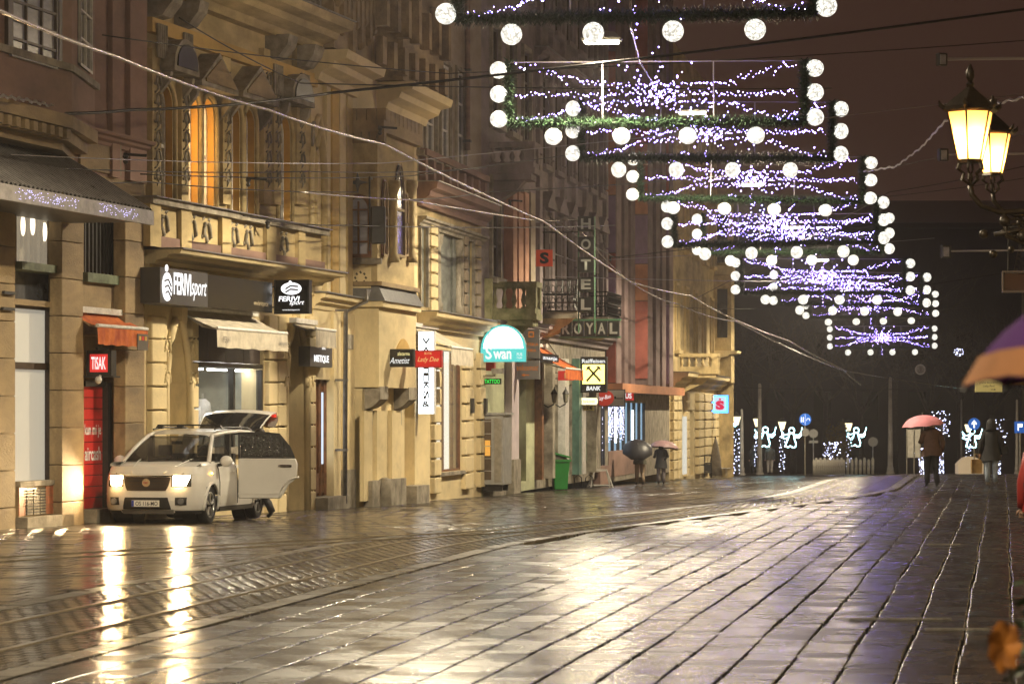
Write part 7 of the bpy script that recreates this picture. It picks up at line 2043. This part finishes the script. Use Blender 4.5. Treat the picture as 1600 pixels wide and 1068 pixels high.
# ------------------------------------------------------------------ far end of the street
def fpos(x, Y): X = (x - CX) / FPX * Y; return Vector((X, Y, gxy(X, Y)))
farw = mat('far_dark_wall', (.055, .045, .055), .9, var=.2, vscale=.3)
p0 = fpos(1090, 285); t = thing('far_building', 'long dark building closing the view behind the trees', 'building', (p0.x, 285, p0.z))
top = at(1400, 357, 285).z - p0.z; Lb = (1680 - 1090) / FPX * 285
holes = [(2 + 4.4 * k, 3.6 + 4.4 * k, 5.0 + 5.5 * j, 7.6 + 5.5 * j) for k in range(8) for j in range(2)]
wall('wall', farw, t, 0, Lb, 0, top, holes, depth=.3)
for h in holes: MB().fb(h[0], h[1], -.3, -.25, h[2], h[3]).build('window', glass_d, t)
MB().fb(-.5, Lb + .5, 0, .7, top, top + .5).build('eaves', farw, t)
MB().prism([(0, top + .5), (12, top + .5), (6, top + 3.0)], 0, Lb, 'x').build('roof', slate, t)
bark = mat('dark_bark', (.10, .08, .07), .9, var=.3, vscale=6)
twig_leaf = mat('dry_leaves', (.075, .05, .025), .85, var=.4, vscale=1.2)
def tree(x, Y, hgt, spread, label, seed, leaves=500, group='bare trees beyond the street'):
    r_ = random.Random(seed); p = fpos(x, Y)
    t = thing('bare_tree', label, 'tree', p, r_.random() * 6, group)
    tr_ = MB(); cr_ = MB(); lf = MB()
    tr_.tube([(0, 0, -.2), (.05, 0, hgt * .2), (.0, .05, hgt * .42)], [.26, .2, .16], 8)
    def grow(p_, d_, L_, r0, lev):
        q = p_ + d_ * L_; m_ = (p_ + q) / 2 + Vector((r_.gauss(0, .06), r_.gauss(0, .06), r_.gauss(0, .04))) * L_
        (tr_ if lev == 0 else cr_).tube([p_, m_, q], [r0, r0 * .8, r0 * .6], 5 if lev < 2 else 3, caps=False)
        if lev >= 4:
            return
        for k in range(3 if lev < 3 else 3):
            nd_ = (d_ + Vector((r_.gauss(0, .55), r_.gauss(0, .55), r_.gauss(.12, .3)))).normalized()
            grow(q if k else p_.lerp(q, .7), nd_, L_ * r_.uniform(.62, .82), r0 * .58, lev + 1)
        if lev >= 2 and leaves:
            for k in range(6):
                c = q + Vector((r_.gauss(0, .3), r_.gauss(0, .3), r_.gauss(0, .3))); a = Vector((r_.gauss(0, 1), r_.gauss(0, 1), r_.gauss(0, 1))).normalized() * .07; b = a.cross(Vector((r_.gauss(0, 1), r_.gauss(0, 1), 1))).normalized() * .05
                lf.add([c - a, c - b, c + a, c + b], [(0, 1, 2, 3)])
    for k in range(5):
        an = k * 1.257 + r_.random(); d_ = Vector((math.cos(an) * spread, math.sin(an) * spread, 1)).normalized()
        grow(Vector((0, .03, hgt * .36)), d_, hgt * .24, .10, 1)
    tr_.build('trunk', bark, t, True); c_ = cr_.build('crown', bark, t)
    if lf.v: lf.build('leaves', twig_leaf, t, kind='stuff')
    return t
for k, (x, Y, hgt, sp) in enumerate(((1180, 232, 13, .7), (1240, 222, 12, .8), (1290, 240, 15, .7), (1345, 228, 12, .8), (1400, 246, 21, .6), (1450, 230, 13, .7), (1500, 240, 15, .7), (1550, 226, 12, .8), (1600, 244, 16, .7), (1120, 250, 14, .7))):
    tree(x, Y, hgt, sp, 'bare dark tree standing in the park before the long dark building', 40 + k)
# lamp posts with angels
neon = glow('cool_neon', (.48, .95, 1.0), 10.0); lampgl = glow('small_lamp_glass', (1.0, .85, .5), 2.2)
fl = glow('post_fairy_light', (.62, .66, 1.0), 18.0, False)
def angel_mesh():
    mb = MB(); r = .03
    head = [(.16 * math.cos(q) , 0, .98 + .16 * math.sin(q)) for q in [i * math.pi / 6 for i in range(13)]]
    mb.tube(head, r, 5)
    mb.tube([(-.10, 0, .86), (-.2, 0, .55), (-.32, 0, .25), (-.38, 0, .05), (-.2, 0, .0), (-.08, 0, .08), (.06, 0, -.02), (.22, 0, .02), (.26, 0, .2), (.16, 0, .5), (.10, 0, .84)], r, 5)
    mb.tube([(-.14, 0, .78), (-.42, 0, .72), (-.62, 0, 1.0), (-.5, 0, .62), (-.66, 0, .62), (-.4, 0, .5), (-.2, 0, .56)], r, 5)
    mb.tube([(.12, 0, .72), (.4, 0, .70), (.52, 0, .80), (.62, 0, 1.15)], r, 5); mb.tube([(.13, 0, .6), (.42, 0, .56), (.56, 0, .74)], r, 5)
    return mb
def lamp_post(x, Y, ytop, side, ax, ay, label):
    p = fpos(x, Y); zt_ = at(x, ytop, Y).z - p.z
    t = thing('park_lamp_post', label, 'lamp post', p, 0)
    MB().lathe([(.14, 0), (.14, .3), (.07, .45), (.05, zt_ - .5), (.08, zt_ - .45)], (0, 0, 0), 10).build('post', iron, t, True)
    MB().lathe([(.10, zt_ - .42), (.24, zt_ + .05)], (0, 0, 0), 6).build('lamp_glass', lampgl, t)
    MB().lathe([(.29, zt_ + .05), (.12, zt_ + .22), (.03, zt_ + .3)], (0, 0, 0), 6).build('lamp_roof', iron, t)
    r_ = random.Random(int(x)); mb = MB()
    for k in range(34):
        z = .1 + (zt_ - .7) * k / 34; q = k * 1.9 + r_.random(); octa(mb, (.15 * math.cos(q), .15 * math.sin(q), z + r_.uniform(-.05, .05)), r_.uniform(.012, .026))
    mb.build('fairy_lights', fl, t, kind='stuff')
    a = angel_mesh().build('angel', neon, t); pa = at(ax, ay, Y - .15) - p; a.location = (pa.x, -.15, pa.z - .5)
    MB().tube([(0, 0, pa.z), (pa.x, -.1, pa.z)], .02, 5).build('angel_arm', iron, t)
    return t
lamp_post(1151, 172, 652, 1, 1137, 667, 'lamp post with a bright angel outline beside the blue bank sign')
lamp_post(1183, 180, 655, 1, 1196, 684, 'lamp post with an angel outline beside the pale pole')
lamp_post(1222, 180, 660, 1, 1237, 685, 'lamp post with an angel outline between the far walkers and the blue walkers sign')
lamp_post(1326, 190, 662, 1, 1338, 684, 'lamp post with an angel outline beside the lit bush')
lamp_post(1513, 190, 664, 1, 1519, 686, 'lamp post with an angel outline under the blue arrow sign')
def post_sign(x, Y, ysign, rpx, label, kind, extra=None):
    p = fpos(x, Y); z = at(x, ysign, Y).z - p.z; r_ = rpx * Y / FPX
    t = thing('road_sign', label, 'road sign', p, 0)
    MB().tube([(0, .04, 0), (0, .04, z + r_)], .035, 6).build('post', steel, t)
    blue = mat('blue_sign', (.01, .12, .55), .4, emit=(.02, .2, 1), estr=.25); greyb = mat('sign_back', (.22, .22, .22), .5)
    if kind == 'square': f = MB().box(-r_, r_, -.02, 0, z - r_, z + r_).build('plate', blue, t)
    else: f = MB().lathe([(r_, 0), (r_, .03)], (0, -.03, z), 20, 'y').build('plate', greyb if kind == 'back' else blue, t)
    wm = mat('sign_white', (.7, .7, .7), .4, emit=(1, 1, 1), estr=.35)
    if kind == 'arrow':
        MB().prism([(-.06 * r_ * 2, z - .65 * r_), (.12 * r_, z - .65 * r_), (.12 * r_, z + .1 * r_), (.42 * r_, z - .15 * r_), (.42 * r_, z + .15 * r_), (0, z + .65 * r_), (-.42 * r_, z + .15 * r_), (-.42 * r_, z - .15 * r_), (-.12 * r_, z + .1 * r_)], -.045, -.034, 'y').build('arrow', wm, t)
    if kind == 'shared':
        MB().box(-.02 * r_, .02 * r_, -.045, -.034, z - .9 * r_, z + .9 * r_).build('divider', wm, t)
        for q in (-.62, -.3): MB().sphere((q * r_, -.04, z + .3 * r_), .1 * r_, 8, 6, 1, .2, 1).prism([(q * r_ - .1 * r_, z - .4 * r_), (q * r_ + .1 * r_, z - .4 * r_), (q * r_ + .06 * r_, z + .2 * r_), (q * r_ - .06 * r_, z + .2 * r_)], -.045, -.034, 'y').build('figure', wm, t)
        MB().tube([(.2 * r_, -.04, z - .2 * r_), (.35 * r_, -.04, z + .15 * r_), (.65 * r_, -.04, z + .15 * r_), (.75 * r_, -.04, z - .2 * r_)], .02, 5).build('bicycle', wm, t)
    if extra == 'plate': MB().lathe([(r_ * .7, 0), (r_ * .7, .03)], (0, -.03, z - 2.1 * r_), 16, 'y').build('lower_plate', greyb, t)
    if extra == 'box': MB().box(-r_, r_, -.03, 0, z - 2.1 * r_, z - 1.5 * r_).build('lower_plate', greyb, t)
    if kind == 'square':
        MB().box(-.45 * r_, -.25 * r_, -.035, -.021, z - .6 * r_, z + .6 * r_).prism([(-.25 * r_, z), (.4 * r_, z), (.4 * r_, z + .6 * r_), (-.25 * r_, z + .6 * r_)], -.035, -.021, 'y').build('symbol', wm, t)
    return t
post_sign(1258, 168, 655, 9.5, 'blue round walkers and cyclists sign on a thin post', 'shared', 'plate')
post_sign(1271, 172, 677, 7, 'back of a round grey road sign next to the blue one', 'back', 'box')
post_sign(1364, 180, 690, 7.5, 'back of a single round grey road sign standing alone past the bollards', 'back')
post_sign(1522, 165, 662, 9.5, 'blue round sign with a white upward arrow', 'arrow')
post_sign(1594, 150, 667, 9, 'blue square sign with a white symbol on a thin post', 'square')
# plain poles
polem = mat('pale_pole', (.34, .31, .28), .6, var=.3, vscale=2, streak=True)
for x, yt, Y, r_, lb in ((1187, 600, 178, .15, 'tall pale pole between the two far walkers'), (1159, 640, 174, .13, 'pale pole beside the brightest angel'), (1391, 590, 182, .16, 'tall tapered pole standing alone past the bollards'), (1502, 625, 186, .07, 'thin pole beside the lamp post with the arrow sign'), (1589, 625, 176, .10, 'thin pole near the blue square sign')):
    p = fpos(x, Y); z = at(x, yt, Y).z - p.z; t = thing('pole', lb, 'pole', p)
    MB().lathe([(r_ * 1.3, 0), (r_ * 1.25, .4), (r_, .45), (r_ * .6, z), (.02, z + .05)], (0, 0, 0), 10).build('shaft', polem, t, True); MB().lathe([(r_ * 1.6, 0), (r_ * 1.6, .12)], (0, 0, 0), 10).build('base', polem, t)
# bollards and pickets
for k in range(22):
    x = 1272 + (k * 3.3 if k < 14 else 14 * 3.3 + (k - 14) * 6.5); p = fpos(x, 172 + .35 * k)
    b = MB().lathe([(.09, 0), (.09, .75 + .1 * (k % 2)), (.05, .88 + .1 * (k % 2))], (0, 0, 0), 8).build('bollard', mat('pale_bollard', (.42, .39, .34), .6, var=.3, vscale=3), None, True)
    b.location = p; tag(b, 'short pale bollard in the row at the street end', 'bollard', 'row of bollards at the street end')
# trees wrapped in lights
for x, Y, yt, lb in ((1123, 168, 640, 'light-wrapped trunk under the glowing blue bank sign'), (1440, 176, 700, 'low light-wrapped trunk behind the info boards'), (1471, 178, 642, 'light-wrapped young tree behind the man with the pink umbrella'), (1560, 182, 655, 'light-wrapped young tree behind the hooded person'), (1300, 186, 690, 'small light-wrapped trunk behind the bollards')):
    p = fpos(x, Y); z = at(x, yt, Y).z - p.z; t = thing('wrapped_tree', lb, 'tree', p)
    MB().tube([(0, 0, 0), (.05, 0, z * .5), (0, 0, z * .75)], [.10, .07, .05], 7).build('trunk', bark, t, True)
    mb = MB(); r_ = random.Random(int(x)); cr_ = MB()
    for k in range(130):
        zz = z * r_.random(); q = r_.random() * 7; rad = .12 if zz < z * .55 else .12 + .45 * r_.random()
        octa(mb, (rad * math.cos(q), rad * math.sin(q), zz), r_.uniform(.012, .026))
    for k in range(14):
        q = k * 2.4; cr_.tube([(0, 0, z * (.5 + .02 * k)), (.3 * math.cos(q), .3 * math.sin(q), z * (.62 + .02 * k)), (.5 * math.cos(q), .5 * math.sin(q), z * (.70 + .022 * k))], [.03, .02, .008], 4)
    cr_.build('crown', bark, t); mb.build('fairy_lights', fl, t, kind='stuff')
# lit bush
p = fpos(1310, 188); t = thing('bush', 'leafy bush lit yellow beside the lamp post with an angel', 'bush', p)
mb = MB(); r_ = random.Random(9)
for k in range(1500):
    d_ = Vector((r_.gauss(0, 1), r_.gauss(0, 1), r_.gauss(0, 1))).normalized() * r_.random() ** .4; c = Vector((d_.x * .95, d_.y * .8, 1.9 + d_.z * 1.35 + .2 * math.sin(d_.x * 7)))
    a = Vector((r_.gauss(0, 1), r_.gauss(0, 1), r_.gauss(0, 1))).normalized() * .07; b = a.cross(Vector((0.3, r_.gauss(0, 1), 1))).normalized() * .045
    mb.add([c - a, c - b, c + a, c + b], [(0, 1, 2, 3)])
mb.build('foliage', mat('yellow_leaves', (.16, .10, .025), .7, var=.4, vscale=2), t); MB().tube([(0, 0, 0), (0, 0, 2)], .06, 6).build('stem', bark, t)
# info boards, stall, parasol, barrier
p = fpos(1428, 168); t = thing('info_board', 'pair of white notice panels on posts behind the pink umbrella man', 'board', p); k = 168 / FPX
for x in (-11, 0.5, 10): MB().tube([(x * k, .05, 0), (x * k, .05, 71 * k)], .035, 6).build('post', steel, t)
for x0, x1 in ((-10, -.5), (1.5, 9.5)): MB().box(x0 * k, x1 * k, -.03, .02, 26 * k, 70 * k).build('panel', mat('notice_white', (.45, .43, .38), .5, var=.2, vscale=5), t)
p = fpos(1517, 178); t = thing('market_stall', 'low cream stall glowing behind the lamp post with the arrow sign', 'stall', p); k = 178 / FPX
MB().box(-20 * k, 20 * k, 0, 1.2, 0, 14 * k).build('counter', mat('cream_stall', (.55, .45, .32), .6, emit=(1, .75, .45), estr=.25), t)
MB().loft([[(sx * a * k, .6 + sy * .55, z * k) for sx, sy in ((-1, -1), (1, -1), (1, 1), (-1, 1))] for a, z in ((21, 14), (17, 19), (10, 25), (4, 27))]).build('roof', mat('cream_stall', (.55, .45, .32)), t)
p = fpos(1118, 158); t = thing('closed_parasol', 'closed beige café parasol at the corner house', 'parasol', p); k = 158 / FPX
MB().lathe([(.34, .1), (.28, .9), (.16, 1.6), (.04, 2.0)], (0, 0, 0), 12).build('canvas', mat('beige_canvas', (.20, .17, .13), .9, var=.3, vscale=4), t, True); MB().tube([(0, 0, 0), (0, 0, 2.1)], .03, 6).build('pole', iron, t); MB().lathe([(.3, 0), (.3, .08)], (0, 0, 0), 12).build('base', stone_g, t)
p = fpos(1101, 156); t = thing('cafe_barrier', 'black café barrier beside the closed parasol', 'barrier', p)
for x in (-.35, 0, .35): MB().tube([(x, 0, 0), (x, 0, 1.15)], .03, 6).build('post', iron, t)
for z in (.25, .7, 1.1): MB().box(-.35, .35, -.02, .02, z, z + .06).build('rail', iron, t)
MB().box(-.33, .33, .025, .035, .32, .68).build('cloth', dark, t)
for k, x in enumerate((1129, 1136)):
    p = fpos(x, 166); t = thing('cafe_chair', 'pale wire café chair beside the closed parasol', 'chair', p, R(40 * k), 'café chairs at the corner')
    MB().box(-.2, .2, -.2, .2, .42, .46).build('seat', white_f, t); MB().box(-.2, .2, .18, .21, .5, .85).build('backrest', white_f, t)
    for x_ in (-.17, .17):
        for y_ in (-.17, .17): MB().tube([(x_, y_, 0), (x_, y_, .43)], .015, 5).build('leg', steel, t)
# hanging light balls over the far street
for x, y, r_, lit_, lb in ((1498, 550, 7, True, 'smaller white light ball hung just past the last garland frame'), (1538, 575, 8.5, True, 'larger white light ball hung above the yellow notary board'), (1438, 577, 8, False, 'unlit wire ball hung under the last frame')):
    Y = 150; t = thing('light_ball_pendant', lb, 'decoration', at(x, y, Y)); k = Y / FPX * r_
    MB().tube([(0, 0, k), (0, 0, k + .5)], .012, 4).build('hanger', iron, t)
    mb = MB()
    for j in range(6):
        q = j * math.pi / 6; mb.tube([(k * math.cos(w_) * math.cos(q), k * math.cos(w_) * math.sin(q), k * math.sin(w_)) for w_ in [i * math.pi / 8 for i in range(17)]], .012, 4)
    mb.build('wire_ball', wirem, t)
    if lit_:
        mb = MB(); rr = random.Random(int(x))
        for j in range(60):
            d_ = Vector((rr.gauss(0, 1), rr.gauss(0, 1), rr.gauss(0, 1))).normalized() * k; octa(mb, d_, .012)
        mb.build('fairy_lights', fl, t, kind='stuff')
# shrub at the right edge, close to the lens
sx_, sy_ = 1.68, 9.2; g0 = gxy(sx_, sy_)
t = thing('potted_shrub', 'potted evergreen shrub with one big dry orange leaf', 'shrub', (sx_, sy_, g0)); r_ = random.Random(17)
MB().lathe([(.22, 0), (.28, .5), (.30, .55), (.27, .55), (.25, .5)], (0, 0, 0), 16).build('pot', stone_g, t, True)
mb = MB(); st = MB()
for k in range(34):
    q = r_.random() * 7; e = Vector((math.cos(q) * r_.uniform(.08, .26), math.sin(q) * r_.uniform(.05, .25), r_.uniform(.9, 1.62)))
    st.tube([(0, 0, .5), (e.x * .4, e.y * .4, e.z * .7), e], [.008, .006, .003], 4)
    for j in range(26):
        f = r_.uniform(.45, 1.02); c = Vector((e.x * f, e.y * f, .5 + (e.z - .5) * f)) + Vector((r_.gauss(0, .02), r_.gauss(0, .02), r_.gauss(0, .02)))
        a = Vector((r_.gauss(0, 1), r_.gauss(0, 1), r_.gauss(0, .6))).normalized() * .05; b = a.cross(Vector((.2, .1, 1))).normalized() * .02
        mb.add([c, c + a * .5 - b, c + a, c + a * .5 + b], [(0, 1, 2, 3)])
mb.build('foliage', mat('dark_evergreen', (.03, .055, .018), .5, var=.4, vscale=9), t); st.build('stems', bark, t)
leafm = mat('dry_orange_leaf', (.46, .17, .02), .6, var=.4, vscale=20, base2=(.18, .06, .01))
lp = at(1566, 1008, sy_ - .6) - Vector((sx_, sy_, g0))
mb = MB()
for j in range(7):
    q = j * .9; rows = []
    for i in range(5):
        f = i / 4; wd = .030 * math.sin(math.pi * (f * .85 + .1)); c = Vector((math.cos(q) * .05 * f, -.02 - .02 * f * f, math.sin(q) * .075 * f)); sd = Vector((-math.sin(q), .25, math.cos(q)))
        rows.append([c - sd * wd, c + Vector((0, -.008, 0)), c + sd * wd])
    mb.loft([[tuple(p_ + lp) for p_ in rg] for rg in rows], caps=False, closed=False)
mb.build('dry_leaf', leafm, t, True)
st2 = MB().tube([(0, 0, .55), (lp.x * .5, lp.y * .5, .85), tuple(lp)], [.010, .008, .005], 5).build('twig', bark, t)
# ------------------------------------------------------------------ rain-damp air
hz = MB().box(-960, 960, -60, 1560, gxy(0, 300) - 3.0, 60.0).build('haze', None, None)
hz['kind'] = 'stuff'; tag(hz, 'damp night air lit by the street lamps')
hm = bpy.data.materials.new('damp_air'); hm.use_nodes = True; hn = hm.node_tree; hn.nodes.clear()
ho = hn.nodes.new('ShaderNodeOutputMaterial'); hv = hn.nodes.new('ShaderNodeVolumePrincipled')
hv.inputs['Color'].default_value = (.85, .82, .86, 1); hv.inputs['Density'].default_value = HAZE; hv.inputs['Anisotropy'].default_value = .45
hn.links.new(hv.outputs[0], ho.inputs['Volume']); hz.data.materials.append(hm)
